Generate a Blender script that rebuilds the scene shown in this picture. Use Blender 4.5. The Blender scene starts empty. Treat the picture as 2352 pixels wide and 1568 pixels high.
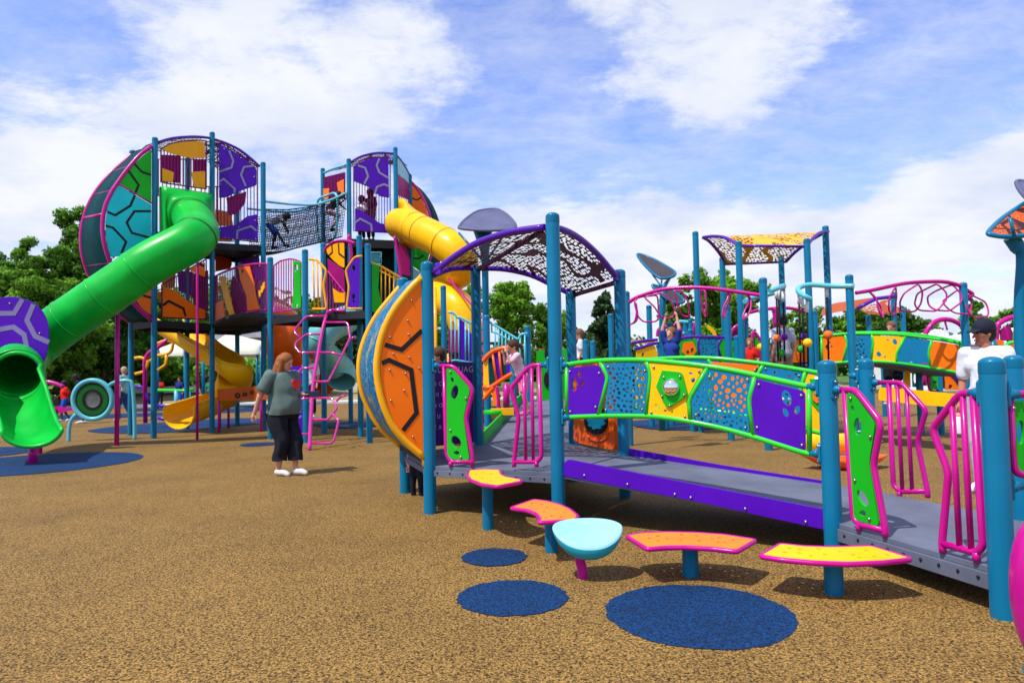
import bpy, math, random
import numpy as np
from mathutils import Vector as V, Matrix
from mathutils.geometry import tessellate_polygon
random.seed(7)
scene = bpy.context.scene
COL = scene.collection
# ------------------------------------------------------------------ camera model (measured from the photograph)
F_PX, H_CAM, PITCH, ROLL = 1600.0, 1.36, math.atan(71/1600), 0.0185
K = 3840/2352
CAM = V((0, 0, H_CAM))
FW = V((0, math.cos(PITCH), math.sin(PITCH)))
_r0 = V((1, 0, 0)); _u0 = V((0, -math.sin(PITCH), math.cos(PITCH)))
RT = math.cos(ROLL)*_r0 - math.sin(ROLL)*_u0
UP = math.cos(ROLL)*_u0 + math.sin(ROLL)*_r0
def ray(p): return FW + RT*((p[0]-1176)/F_PX) + UP*((784-p[1])/F_PX)
def gz(p, z=0.0):
    r = ray(p); return CAM + r*((z-H_CAM)/r.z)
def gy(p, y):
    r = ray(p); return CAM + r*(y/r.y)
def hz(P, v):                       # height over ground point P seen at row v
    t = (784-v)/F_PX
    d0 = V((P[0], P[1], -H_CAM)); n = UP - FW*t
    return -n.dot(d0)/n.z
def gd(u, d):                       # ground point in column u at distance d
    v = 855+(1176-u)*.0185+2176/d
    return gz((u, v))
class Plane:
    def __init__(s, P, a, b=None):
        s.P = V((P[0], P[1], P[2] if len(P) > 2 else 0)); b = b or V((0, 0, 1))
        a = V((a[0], a[1], a[2] if len(a) > 2 else 0)); s.a = a.normalized(); s.b = V(b).normalized()
        s.n = s.a.cross(s.b).normalized()
        if s.n.dot(CAM-s.P) < 0: s.n = -s.n
    def __call__(s, p, off=0.0):
        r = ray(p); t = (s.P+s.n*off-CAM).dot(s.n)/r.dot(s.n); return CAM+r*t
    def m(s, pts, off=0.0): return [s(p, off) for p in pts]
    def ell(s, p, ru, rv, ang=0, n=14, off=0.0):
        a = math.radians(ang); o = []
        for k in range(n):
            t = 2*math.pi*k/n; x = ru*math.cos(t); y = rv*math.sin(t)
            o.append(s((p[0]+x*math.cos(a)-y*math.sin(a), p[1]+x*math.sin(a)+y*math.cos(a)), off))
        return o
def PL(A, B): return Plane(A, B-A)
class Crop:
    def __init__(s, ox, oy, k): s.ox, s.oy, s.k = ox, oy, k
    def __call__(s, x, y): return ((s.ox+x/s.k)/K, (s.oy+y/s.k)/K)
    def l(s, pts): return [s(*p) for p in pts]
    def r(s, d): return d/s.k/K
c1 = Crop(0, 450, 2.24); c2 = Crop(0, 1050, 2.091); c3 = Crop(800, 500, 2.24); c4 = Crop(800, 1100, 2.24)
c5 = Crop(1300, 950, 1.4256); c6 = Crop(1600, 750, 2.24); c7 = Crop(2300, 850, 2.6133); c8 = Crop(2940, 650, 1.96)
c9 = Crop(2050, 1250, 1.96); c10 = Crop(2940, 1250, 1.4256); c11 = Crop(1600, 1700, 1.2379); c12 = Crop(3240, 1100, 2.6133)
c13 = Crop(3240, 1700, 1.8233); c14 = Crop(1000, 1150, 2.851); c15 = Crop(2350, 1200, 3.92); c16 = Crop(1640, 1150, 2.851)
c17 = Crop(2900, 1350, 3.485); c18 = Crop(0, 1300, 3.136); c19 = Crop(480, 900, 3.36); c20 = Crop(500, 1350, 4.276)
# ------------------------------------------------------------------ materials
MATS = {}
def nodes(name):
    m = bpy.data.materials.new(name); m.use_nodes = True; nt = m.node_tree
    return m, nt, nt.nodes['Principled BSDF']
def N(nt, t, **kw):
    n = nt.nodes.new(t)
    for k, v in kw.items():
        if k[0] == 'i' and k[1:].isdigit(): n.inputs[int(k[1:])].default_value = v
        else: setattr(n, k, v)
    return n
def ramp(nt, stops, interp='LINEAR'):
    n = nt.nodes.new('ShaderNodeValToRGB'); cr = n.color_ramp; cr.interpolation = interp
    while len(cr.elements) < len(stops): cr.elements.new(.5)
    for e, (p, c) in zip(cr.elements, stops):
        e.position = p; e.color = (*c, 1) if len(c) == 3 else c
    return n
def paint(name, col, rough=.3, var=.12, metal=0, bump=.02, bscale=60, spec=.22, coat=0.0, dirt=.08):
    if name in MATS: return MATS[name]
    m, nt, b = nodes(name); L = nt.links.new
    tc = N(nt, 'ShaderNodeTexCoord'); nz = N(nt, 'ShaderNodeTexNoise'); nz.inputs['Scale'].default_value = 2.3; nz.inputs['Detail'].default_value = 5
    geo = N(nt, 'ShaderNodeNewGeometry'); L(geo.outputs['Position'], nz.inputs['Vector'])
    hi = tuple(min(1, c*(1+var)+.001) for c in col); lo = tuple(c*(1-var) for c in col)
    r = ramp(nt, [(.3, lo), (.7, hi)]); L(nz.outputs['Fac'], r.inputs[0])
    nd = N(nt, 'ShaderNodeTexNoise'); nd.inputs['Scale'].default_value = 9; nd.inputs['Detail'].default_value = 8; nd.inputs['Roughness'].default_value = .7
    L(geo.outputs['Position'], nd.inputs['Vector'])
    dr = ramp(nt, [(.56, (0, 0, 0)), (.75, (dirt, dirt, dirt))]); L(nd.outputs['Fac'], dr.inputs[0])
    mx = N(nt, 'ShaderNodeMix', data_type='RGBA'); mx.inputs[7].default_value = tuple(c*.7+.012 for c in col)+(1,)
    L(dr.outputs[0], mx.inputs[0]); L(r.outputs[0], mx.inputs[6]); L(mx.outputs[2], b.inputs['Base Color'])
    rr = N(nt, 'ShaderNodeMapRange'); rr.inputs[3].default_value = rough*.8; rr.inputs[4].default_value = min(1, rough*1.4)
    L(nd.outputs['Fac'], rr.inputs[0]); L(rr.outputs[0], b.inputs['Roughness'])
    b.inputs['Metallic'].default_value = metal; b.inputs['Specular IOR Level'].default_value = spec
    b.inputs['Coat Weight'].default_value = coat; b.inputs['Coat Roughness'].default_value = .12
    if bump:
        nb = N(nt, 'ShaderNodeTexNoise'); nb.inputs['Scale'].default_value = bscale; nb.inputs['Detail'].default_value = 2
        L(geo.outputs['Position'], nb.inputs['Vector'])
        bm = N(nt, 'ShaderNodeBump'); bm.inputs['Strength'].default_value = bump*4; bm.inputs['Distance'].default_value = .004
        L(nb.outputs['Fac'], bm.inputs['Height']); L(bm.outputs[0], b.inputs['Normal'])
    MATS[name] = m; return m
def perforated(name, col, scale, rad, rough=.4, band=None, rnd=.75, stretch=1.0):
    m, nt, b = nodes(name); L = nt.links.new
    uv = N(nt, 'ShaderNodeUVMap'); mp = N(nt, 'ShaderNodeMapping'); mp.inputs['Scale'].default_value = (1, stretch, 1)
    L(uv.outputs[0], mp.inputs[0])
    vo = N(nt, 'ShaderNodeTexVoronoi'); vo.voronoi_dimensions = '2D'; vo.inputs['Scale'].default_value = scale; vo.inputs['Randomness'].default_value = rnd
    L(mp.outputs[0], vo.inputs['Vector'])
    nz = N(nt, 'ShaderNodeTexNoise'); nz.inputs['Scale'].default_value = 1.6 if band is None else band[0]; nz.inputs['Detail'].default_value = 1
    L(uv.outputs[0], nz.inputs['Vector'])
    mr = N(nt, 'ShaderNodeMapRange')
    if band is None: mr.inputs[1].default_value = .3; mr.inputs[2].default_value = .7; mr.inputs[3].default_value = rad*.6; mr.inputs[4].default_value = rad*1.15
    else:
        ab = N(nt, 'ShaderNodeMath', operation='SUBTRACT'); ab.inputs[1].default_value = .5; L(nz.outputs['Fac'], ab.inputs[0])
        a2 = N(nt, 'ShaderNodeMath', operation='ABSOLUTE'); L(ab.outputs[0], a2.inputs[0])
        mr.inputs[1].default_value = band[1]; mr.inputs[2].default_value = band[1]*1.25; mr.inputs[3].default_value = 0; mr.inputs[4].default_value = rad
    L((nz.outputs['Fac'] if band is None else a2.outputs[0]), mr.inputs[0])
    gt = N(nt, 'ShaderNodeMath', operation='GREATER_THAN'); L(vo.outputs['Distance'], gt.inputs[0]); L(mr.outputs[0], gt.inputs[1])
    n2 = N(nt, 'ShaderNodeTexNoise'); n2.inputs['Scale'].default_value = 5; L(uv.outputs[0], n2.inputs['Vector'])
    r = ramp(nt, [(.3, tuple(c*.85 for c in col)), (.7, tuple(min(1, c*1.15) for c in col))]); L(n2.outputs['Fac'], r.inputs[0])
    L(r.outputs[0], b.inputs['Base Color']); b.inputs['Roughness'].default_value = rough
    L(gt.outputs[0], b.inputs['Alpha'])
    MATS[name] = m; return m
TEAL = paint('teal_post_paint', (.0, .15, .285), .3, .1, coat=.08, dirt=.35)
PURP = paint('purple_board', (.075, .0, .40), .4, .1)
PURT = paint('purple_tube_paint', (.09, .012, .36), .28, coat=.15)
MAG = paint('magenta_tube_paint', (.50, .003, .23), .28, .1, coat=.15)
MAGP = paint('magenta_board', (.34, .004, .15), .45)
MAGD = paint('plum_bar_paint', (.2, .004, .11), .4)
GRN = paint('green_board', (.006, .42, .01), .4, .1)
GRNT = paint('green_tube_paint', (.03, .58, .03), .26, .1, coat=.2)
GRNS = paint('green_slide_plastic', (.0, .43, .035), .33, .16, coat=.06, bump=.01, dirt=.2)
ORG = paint('orange_board', (1.0, .175, .0), .4, .08)
ORGS = paint('orange_plastic', (1.0, .12, .004), .3, .08, coat=.2)
YEL = paint('yellow_board', (.97, .50, .0), .4, .08)
YELSH = paint('shaded_yellow_board', (1.0, .39, .0), .4, .08)  # yellow board paint with the shade on the towers put into its colour
YELT = paint('yellow_tube_paint', (.93, .42, .004), .28, .08, coat=.15)
YELS = paint('yellow_slide_plastic', (.98, .50, .002), .3, .08, coat=.1)
BLUB = paint('blue_board', (.004, .19, .38), .38, .1)
AQUA = paint('aqua_board', (.012, .60, .74), .4, .08)
AQUT = paint('aqua_tube_paint', (.12, .50, .60), .28, .08, coat=.15)
AQUS = paint('aqua_plastic', (.29, .62, .68), .35, .05, coat=.15)
AQUD = paint('dark_aqua_plastic', (.02, .32, .38), .35, .05)
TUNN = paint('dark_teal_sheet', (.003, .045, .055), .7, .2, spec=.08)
BLK = paint('black_line_board', (.012, .012, .014), .5, .1)
GREYL = paint('grey_line_board', (.25, .25, .34), .5, .1)
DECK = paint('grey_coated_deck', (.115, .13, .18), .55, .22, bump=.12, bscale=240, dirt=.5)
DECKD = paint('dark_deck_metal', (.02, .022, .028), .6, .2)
BOLT = paint('bolt_steel', (.34, .33, .32), .35, .1, metal=1, bump=0)
CHROME = paint('chrome_dome', (.9, .9, .9), .04, .02, metal=1, bump=0, dirt=.02)
ROPE = paint('black_rope', (.012, .013, .016), .85, .3)
WHITE = paint('white_board', (.75, .77, .8), .6, .06)
CREAM = paint('cream_canvas', (.68, .68, .55), .8, .06)
GLEAF = paint('grey_leaf_shade', (.10, .105, .19), .45, .15)
BROWN = paint('tree_bark', (.09, .065, .045), .9, .35, bump=.3, bscale=25)
PERFB = perforated('blue_perforated_board', (.004, .19, .38), 19, .34, .38, None, .7, .75)
PERFM = perforated('maroon_perforated_shade', (.10, .003, .035), 17.5, .375, .5, (1.25, .03), .6)
PERFY = perforated('amber_perforated_shade', (.80, .40, .01), 15, .40, .5, (1.0, .03), .55)
PERFO = perforated('coral_perforated_shade', (.85, .16, .06), 15, .36, .5, (1.0, .03), .55)
# ------------------------------------------------------------------ mesh builder
WO = {}
class MB:
    def __init__(s): s.v = []; s.f = []; s.mi = []; s.sm = []; s.uv = []
    def add(s, vs, fs, mi=0, smooth=True, uv=None):
        o = len(s.v); s.v += [tuple(x) for x in vs]
        s.f += [tuple(i+o for i in f) for f in fs]; s.mi += [mi]*len(fs); s.sm += [smooth]*len(fs)
        s.uv += (uv if uv else [(0, 0)]*len(vs)); return s
    def tube(s, pts, r, n=10, closed=False, mi=0, caps=True):
        pts = [V(p) for p in pts]; q = [pts[0]]
        for p in pts[1:]:
            if (p-q[-1]).length > 1e-5: q.append(p)
        pts = q; m = len(pts)
        if m < 2: return s
        rs = r if isinstance(r, (list, tuple)) else [r]*m
        if len(rs) != m: rs = [rs[min(len(rs)-1, int(i*len(rs)/m))] for i in range(m)]
        tg = []
        for i in range(m):
            a = pts[i-1] if (i > 0 or closed) else pts[i]; b = pts[(i+1) % m] if (i < m-1 or closed) else pts[i]
            t = (b-a); tg.append(t.normalized() if t.length > 1e-9 else V((0, 0, 1)))
        ref = V((0, 0, 1)) if abs(tg[0].z) < .9 else V((1, 0, 0))
        nn = tg[0].cross(ref).normalized(); vs = []
        for i in range(m):
            nn = (nn - tg[i]*nn.dot(tg[i])); nn = nn.normalized() if nn.length > 1e-6 else tg[i].orthogonal().normalized()
            bb = tg[i].cross(nn)
            for k in range(n):
                a = 2*math.pi*k/n; vs.append(pts[i]+(nn*math.cos(a)+bb*math.sin(a))*rs[i])
        fs = []
        for i in range(m if closed else m-1):
            j = (i+1) % m
            for k in range(n): fs.append((i*n+k, i*n+(k+1) % n, j*n+(k+1) % n, j*n+k))
        s.add(vs, fs, mi, True)
        if caps and not closed:
            o = len(s.v)-len(vs)
            s.f += [tuple(o+k for k in range(n))[::-1], tuple(o+(m-1)*n+k for k in range(n))]; s.mi += [mi]*2; s.sm += [False]*2
        return s
    def lathe(s, O, prof, n=20, ax=V((0, 0, 1)), mi=0):
        O = V(O); ax = ax.normalized(); e1 = ax.orthogonal().normalized(); e2 = ax.cross(e1); vs = []; fs = []
        for r, h in prof:
            for k in range(n):
                a = 2*math.pi*k/n; vs.append(O+ax*h+(e1*math.cos(a)+e2*math.sin(a))*max(r, 1e-4))
        for i in range(len(prof)-1):
            for k in range(n): fs.append((i*n+k, i*n+(k+1) % n, (i+1)*n+(k+1) % n, (i+1)*n+k))
        return s.add(vs, fs, mi)
    def ball(s, c, r, sc=(1, 1, 1), n=14, mi=0, rot=None):
        vs = []; fs = []; c = V(c)
        for i in range(n//2+1):
            th = math.pi*i/(n//2)
            for k in range(n):
                a = 2*math.pi*k/n
                p = V((math.sin(th)*math.cos(a)*sc[0], math.sin(th)*math.sin(a)*sc[1], math.cos(th)*sc[2]))*r
                if rot: p = rot @ p
                vs.append(c+p)
        for i in range(n//2):
            for k in range(n): fs.append((i*n+k, (i+1)*n+k, (i+1)*n+(k+1) % n, i*n+(k+1) % n))
        return s.add(vs, fs, mi)
    def slab(s, pts, t=.02, holes=(), mi=0, nrm=None):
        pts = [V(p) for p in pts]; loops = [pts]+[[V(q) for q in h] for h in holes]
        c = sum(pts, V())/len(pts)
        n = V()
        for i in range(len(pts)): n += (pts[i]-c).cross(pts[(i+1) % len(pts)]-c)
        n = n.normalized()
        tris = tessellate_polygon(loops)
        allp = [p for l in loops for p in l]; m = len(allp)
        e1 = n.cross(V((0, 0, 1))); e1 = e1.normalized() if e1.length > .1 else V((1, 0, 0)); e2 = n.cross(e1)
        vs = [p+n*(t/2) for p in allp]+[p-n*(t/2) for p in allp]
        uv = [(p.dot(e1), p.dot(e2)) for p in allp]*2
        fs = []
        for a, b, d in tris:
            nn = (allp[b]-allp[a]).cross(allp[d]-allp[a])
            if nn.dot(n) < 0: a, d = d, a
            fs += [(a, b, d), (d+m, b+m, a+m)]
        s.add(vs, fs, mi, False, uv)
        # walls
        o = 0; base = len(s.v)-len(vs)
        for l in loops:
            q = len(l)
            for i in range(q):
                j = (i+1) % q
                s.f.append((base+o+i, base+o+i+m, base+o+j+m, base+o+j)); s.mi.append(mi); s.sm.append(False)
            o += q
        return s
    def box(s, c, sx, sy, sz, rz=0, mi=0):
        c = V(c); ca, sa = math.cos(rz), math.sin(rz); vs = []
        for x in (-.5, .5):
            for y in (-.5, .5):
                for z in (-.5, .5):
                    X, Y = x*sx, y*sy; vs.append(c+V((X*ca-Y*sa, X*sa+Y*ca, z*sz)))
        return s.add(vs, [(0, 1, 3, 2), (4, 6, 7, 5), (0, 4, 5, 1), (2, 3, 7, 6), (0, 2, 6, 4), (1, 5, 7, 3)], mi, False)
    def loft(s, secs, mi=0, closed=False, smooth=True, uvs=None):
        n = len(secs[0]); vs = [p for q in secs for p in q]; fs = []
        for i in range(len(secs)-1):
            for k in range(n if closed else n-1):
                j = (k+1) % n; fs.append((i*n+k, i*n+j, (i+1)*n+j, (i+1)*n+k))
        uv = None
        if uvs:
            uv = []
            acc = 0
            for i, q in enumerate(secs):
                if i: acc += (V(secs[i][n//2])-V(secs[i-1][n//2])).length
                d = 0
                for k in range(n):
                    if k: d += (V(q[k])-V(q[k-1])).length
                    uv.append((acc, d))
        return s.add(vs, fs, mi, smooth, uv)
    def build(s, name, mats, parent=None, bevel=0, origin=None, solid=0, sub=0):
        if not s.v: return None
        mats = mats if isinstance(mats, (list, tuple)) else [mats]
        a = np.array(s.v, dtype=float)
        o = V(origin) if origin is not None else V(((a[:, 0].min()+a[:, 0].max())/2, (a[:, 1].min()+a[:, 1].max())/2, a[:, 2].min()))
        a -= np.array(o)
        me = bpy.data.meshes.new(name); me.from_pydata(a.tolist(), [], s.f)
        for m in mats: me.materials.append(m)
        me.polygons.foreach_set('material_index', s.mi); me.polygons.foreach_set('use_smooth', s.sm)
        ul = me.uv_layers.new(name='UVMap'); li = np.zeros(len(me.loops), dtype=np.int32); me.loops.foreach_get('vertex_index', li)
        ul.data.foreach_set('uv', np.array(s.uv, dtype=np.float32)[li].ravel())
        me.update()
        ob = bpy.data.objects.new(name, me); COL.objects.link(ob)
        po = V((0, 0, 0))
        if parent is not None: ob.parent = parent; po = WO[parent.name]
        ob.location = o-po; WO[ob.name] = o
        if bevel:
            b = ob.modifiers.new('bevel', 'BEVEL'); b.width = bevel; b.segments = 2; b.limit_method = 'ANGLE'; b.angle_limit = .7
        if solid:
            b = ob.modifiers.new('solid', 'SOLIDIFY'); b.thickness = solid; b.offset = 0
        if sub:
            b = ob.modifiers.new('sub', 'SUBSURF'); b.levels = sub; b.render_levels = sub
        return ob
def thing(name, label, cat, loc=(0, 0, 0), group=None):
    o = bpy.data.objects.new(name, None); COL.objects.link(o); o.location = loc; WO[o.name] = V(loc)
    o.empty_display_size = .2
    return tag(o, label, cat, group)
def tag(o, label, cat, group=None):
    o['label'] = label; o['category'] = cat
    if group: o['group'] = group
    return o
def struct(o): o['kind'] = 'structure'; return o
# ------------------------------------------------------------------ curves
def fil(pts, r, n=4, closed=False):
    pts = [V(p) for p in pts]; m = len(pts); out = []
    for i in range(m):
        if not closed and i in (0, m-1): out.append(pts[i]); continue
        a = pts[i-1]; p = pts[i]; b = pts[(i+1) % m]
        da = a-p; db = b-p; rr = min(r, da.length*.45, db.length*.45)
        if rr < 1e-5: out.append(p); continue
        s0 = p+da.normalized()*rr; s1 = p+db.normalized()*rr
        for k in range(n+1):
            t = k/n; out.append(s0*(1-t)**2+p*2*t*(1-t)+s1*t*t)
    return out
def crm(pts, n=6, closed=False):
    pts = [V(p) for p in pts]; m = len(pts); out = []
    rng = range(m) if closed else range(m-1)
    for i in rng:
        g = (lambda j: pts[j % m]) if closed else (lambda j: pts[max(0, min(m-1, j))])
        p0, p1, p2, p3 = g(i-1), g(i), g(i+1), g(i+2)
        for k in range(n):
            t = k/n
            out.append(.5*((2*p1)+(p2-p0)*t+(2*p0-5*p1+4*p2-p3)*t*t+(3*p1-p0-3*p2+p3)*t**3))
    if not closed: out.append(pts[-1])
    return out
def resamp(pts, n):
    pts = [V(p) for p in pts]; d = [0]
    for i in range(1, len(pts)): d.append(d[-1]+(pts[i]-pts[i-1]).length)
    out = []; j = 0
    for k in range(n):
        t = d[-1]*k/(n-1)
        while j < len(d)-2 and d[j+1] < t: j += 1
        w = (t-d[j])/max(1e-9, d[j+1]-d[j]); out.append(pts[j].lerp(pts[j+1], min(1, w)))
    return out
def strip(mb, pts, w, nrm, t=.006, mi=0):
    """flat line of width w following pts on a board with normal nrm"""
    pts = [V(p) for p in pts]
    L_, R_ = [], []
    for i, p in enumerate(pts):
        d0 = (p-pts[i-1]).normalized() if i else None; d1 = (pts[i+1]-p).normalized() if i < len(pts)-1 else None
        if d0 is None: d0 = d1
        if d1 is None: d1 = d0
        s0 = nrm.cross(d0); s1 = nrm.cross(d1); b = (s0+s1).normalized(); k = w/2/max(.4, b.dot(s0))
        L_.append(p+b*k); R_.append(p-b*k)
    for i in range(len(pts)-1):
        q = [L_[i], L_[i+1], R_[i+1], R_[i]]
        mb.add([x for x in q]+[x-nrm*t for x in q], [(0, 1, 2, 3), (7, 6, 5, 4), (0, 4, 5, 1), (2, 6, 7, 3)], mi, False)
def bolts(mb, pts, nrm, r=.009, mi=0):
    for p in pts: mb.ball(V(p)+nrm*.002, r, n=8, mi=mi)
def mkpost(parent, P, ztop, r=.0635, mat=None, name='post', z0=-.05):
    m = MB(); P = V((P[0], P[1], 0))
    prof = [(r, z0), (r, ztop-r*.55)]+[(r*math.cos(a), ztop-r*.55+r*.55*math.sin(a)) for a in (.3, .6, .9, 1.2, 1.45, 1.57)]
    m.lathe(P, prof, 24); m.lathe(P, [(r*1.015, ztop-r*1.5), (r*1.03, ztop-r*1.4), (r*1.015, ztop-r*.55)], 24)
    return m.build(name, mat or TEAL, parent)
def clamp(mb, P, z, toward, r=.0635, mi=0):
    """bracket plate with two bolts and a stub on a post, pointing toward a direction"""
    d = V((toward[0], toward[1], 0)).normalized(); c = V((P[0], P[1], z))+d*(r+.006)
    sd = V((-d.y, d.x, 0)); pts = []
    for k in range(16):
        a = 2*math.pi*k/16; h = .075
        pts.append(c+sd*(.028*math.cos(a))+V((0, 0, (h if math.sin(a) > 0 else -h)*.6+.032*math.sin(a))))
    mb.slab(pts, .018, mi=mi)
    mb.tube([c-d*.01, c+d*.07], .024, 12, mi=mi)
    mb.ball(c+d*.025, .033, n=10, mi=mi)
    for s in (-1, 1): mb.ball(c+d*.012+V((0, 0, s*.055)), .012, n=8, mi=mi+1)
# ------------------------------------------------------------------ camera
cam = bpy.data.cameras.new('camera'); co = bpy.data.objects.new('camera', cam); COL.objects.link(co); scene.camera = co
cam.sensor_width = 36; cam.lens = F_PX/2352*36; cam.clip_start = .05; cam.clip_end = 3000
co.matrix_world = Matrix(((RT.x, UP.x, -FW.x, 0), (RT.y, UP.y, -FW.y, 0), (RT.z, UP.z, -FW.z, H_CAM), (0, 0, 0, 1)))
cam.dof.use_dof = True; cam.dof.focus_distance = 4.6; cam.dof.aperture_fstop = 4.0
scene.view_settings.view_transform = 'Standard'; scene.view_settings.look = 'None'; scene.view_settings.exposure = 0
scene.render.resolution_x = 1024; scene.render.resolution_y = 682
# ------------------------------------------------------------------ sun and sky
EL = math.radians(59); SH = V((.78, .62, 0)).normalized()          # shadows fall to the right and slightly away
sund = V((-SH.x*math.cos(EL), -SH.y*math.cos(EL), math.sin(EL)))
sl = bpy.data.lights.new('sun', 'SUN'); sl.energy = 4.9; sl.angle = math.radians(.6); sl.color = (1, .955, .88)
so = bpy.data.objects.new('sun', sl); COL.objects.link(so); so.rotation_euler = sund.to_track_quat('Z', 'Y').to_euler(); so.location = (0, 0, 30)
w = bpy.data.worlds.new('World'); scene.world = w; w.use_nodes = True; nt = w.node_tree; L = nt.links.new
bg = nt.nodes['Background']; bg.inputs[1].default_value = .112
sky = N(nt, 'ShaderNodeTexSky', sky_type='NISHITA'); sky.sun_disc = False; sky.sun_elevation = EL
sky.sun_rotation = math.atan2(sund.x, sund.y); sky.air_density = 1.0; sky.dust_density = .3; sky.ozone_density = 3.0
tc = N(nt, 'ShaderNodeTexCoord')
sp = N(nt, 'ShaderNodeSeparateXYZ'); L(tc.outputs['Generated'], sp.inputs[0])
def mth(op, a, b=None, c=None, cl=False):
    n = N(nt, 'ShaderNodeMath', operation=op); n.use_clamp = cl
    for i, x in enumerate((a, b, c)):
        if x is None: continue
        if isinstance(x, (int, float)): n.inputs[i].default_value = x
        else: L(x, n.inputs[i])
    return n.outputs[0]
zz = mth('MAXIMUM', sp.outputs[2], 0.0); dn = mth('ADD', zz, .20)
px = mth('DIVIDE', sp.outputs[0], dn); py = mth('DIVIDE', sp.outputs[1], dn)
cb = N(nt, 'ShaderNodeCombineXYZ'); L(px, cb.inputs[0]); L(py, cb.inputs[1])
def noise(scale, det, rough, off, dist=0.0, ys=1.0):
    mp = N(nt, 'ShaderNodeMapping'); mp.inputs['Location'].default_value = off; mp.inputs['Scale'].default_value = (1, ys, 1); L(cb.outputs[0], mp.inputs[0])
    n = N(nt, 'ShaderNodeTexNoise'); n.inputs['Scale'].default_value = scale; n.inputs['Detail'].default_value = det
    n.inputs['Roughness'].default_value = rough; n.inputs['Distortion'].default_value = dist; L(mp.outputs[0], n.inputs[0]); return n.outputs['Fac']
n1 = noise(1.3, 9, .58, (3.1, 1.7, 0), .15); n2 = noise(4.0, 8, .6, (7, 2, 0), .1)
# cloud banks placed by direction: (pixel column, row) of the clear gaps and the solid banks
def blob(u, v, ru, rv, ang=0):
    """elliptic bump around a sky direction: |(az-az0)/ra|^2+|(el-el0)/re|^2"""
    d = ray((u, v)).normalized()
    az = math.atan2(d.x, d.y); el = math.asin(d.z)
    return az, el, ru/F_PX, rv/F_PX, math.radians(ang)
azn = mth('ARCTAN2', sp.outputs[0], sp.outputs[1]); eln = mth('ARCSINE', sp.outputs[2])
def bump(b, amp):
    az, el, ra, re, an = b
    dx = mth('SUBTRACT', azn, az); dy = mth('SUBTRACT', eln, el)
    ca, sa = math.cos(an), math.sin(an)
    x = mth('DIVIDE', mth('ADD', mth('MULTIPLY', dx, ca), mth('MULTIPLY', dy, sa)), ra)
    y = mth('DIVIDE', mth('SUBTRACT', mth('MULTIPLY', dy, ca), mth('MULTIPLY', dx, sa)), re)
    q = mth('ADD', mth('MULTIPLY', x, x), mth('MULTIPLY', y, y))
    e = mth('POWER', 2.718, mth('MULTIPLY', q, -1.0))
    return mth('MULTIPLY', e, amp)
n4 = noise(7.5, 12, .72, (2, 11, 0), .25, 1.45); n5 = noise(2.6, 8, .62, (5, 4, 0), .5, 1.35)
dens = mth('ADD', mth('ADD', mth('MULTIPLY', n1, .46), mth('MULTIPLY', n2, .40)), mth('ADD', mth('MULTIPLY', n4, .34), mth('MULTIPLY', n5, .16)))
for b, a in [(blob(2010, 290, 330, 150, 28), -.27), (blob(1330, 300, 260, 80, 0), -.12), (blob(1200, 130, 120, 170, 30), -.17), (blob(1560, 400, 300, 60, 0), -.08),
             (blob(90, 90, 190, 90, -15), -.2), (blob(300, 340, 300, 60, 0), -.06), (blob(520, 190, 160, 40, 10), -.06), (blob(2290, 110, 110, 110, 0), -.22), (blob(1020, 380, 260, 60, 0), -.10),
             (blob(560, 150, 420, 150, 12), .035), (blob(1680, 150, 230, 180, 45), .11), (blob(700, 240, 300, 80, 10), .055), (blob(1900, 560, 560, 130, 0), .20),
             (blob(2250, 420, 200, 110, 25), .14), (blob(250, 240, 260, 90, 0), .12), (blob(60, 430, 260, 90, 0), .12), (blob(1250, 620, 500, 120, 0), .16)]:
    dens = mth('ADD', dens, bump(b, a))
mask = N(nt, 'ShaderNodeMapRange', interpolation_type='SMOOTHSTEP'); L(dens, mask.inputs[0]); mask.inputs[1].default_value = .555; mask.inputs[2].default_value = .79
# lit tops and soft grey-blue bellies
n3 = noise(2.4, 7, .55, (1.2, 8.4, 0)); shd = N(nt, 'ShaderNodeMapRange'); L(n3, shd.inputs[0]); shd.inputs[1].default_value = .35; shd.inputs[2].default_value = .62
cr = ramp(nt, [(0, (6.3, 6.9, 8.6)), (1, (8.5, 8.7, 9.1))]); L(shd.outputs[0], cr.inputs[0])
tint = N(nt, 'ShaderNodeMix', data_type='RGBA', blend_type='MULTIPLY'); tint.inputs[0].default_value = 1; L(sky.outputs[0], tint.inputs[6]); tint.inputs[7].default_value = (1.50, 1.62, 2.35, 1)
hz_ = N(nt, 'ShaderNodeMapRange'); L(sp.outputs[2], hz_.inputs[0]); hz_.inputs[1].default_value = 0.0; hz_.inputs[2].default_value = .26; hz_.inputs[3].default_value = .75; hz_.inputs[4].default_value = 0
wv = mth('MULTIPLY', mth('SUBTRACT', mth('ADD', mth('MULTIPLY', n4, .6), mth('MULTIPLY', n5, .5)), .37), 1.5, cl=True)
mxm = mth('MAXIMUM', mask.outputs[0], mth('ADD', hz_.outputs[0], wv), cl=True)
mix = N(nt, 'ShaderNodeMix', data_type='RGBA'); L(mxm, mix.inputs[0]); L(tint.outputs[2], mix.inputs[6]); L(cr.outputs[0], mix.inputs[7])
L(mix.outputs[2], bg.inputs[0])
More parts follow.
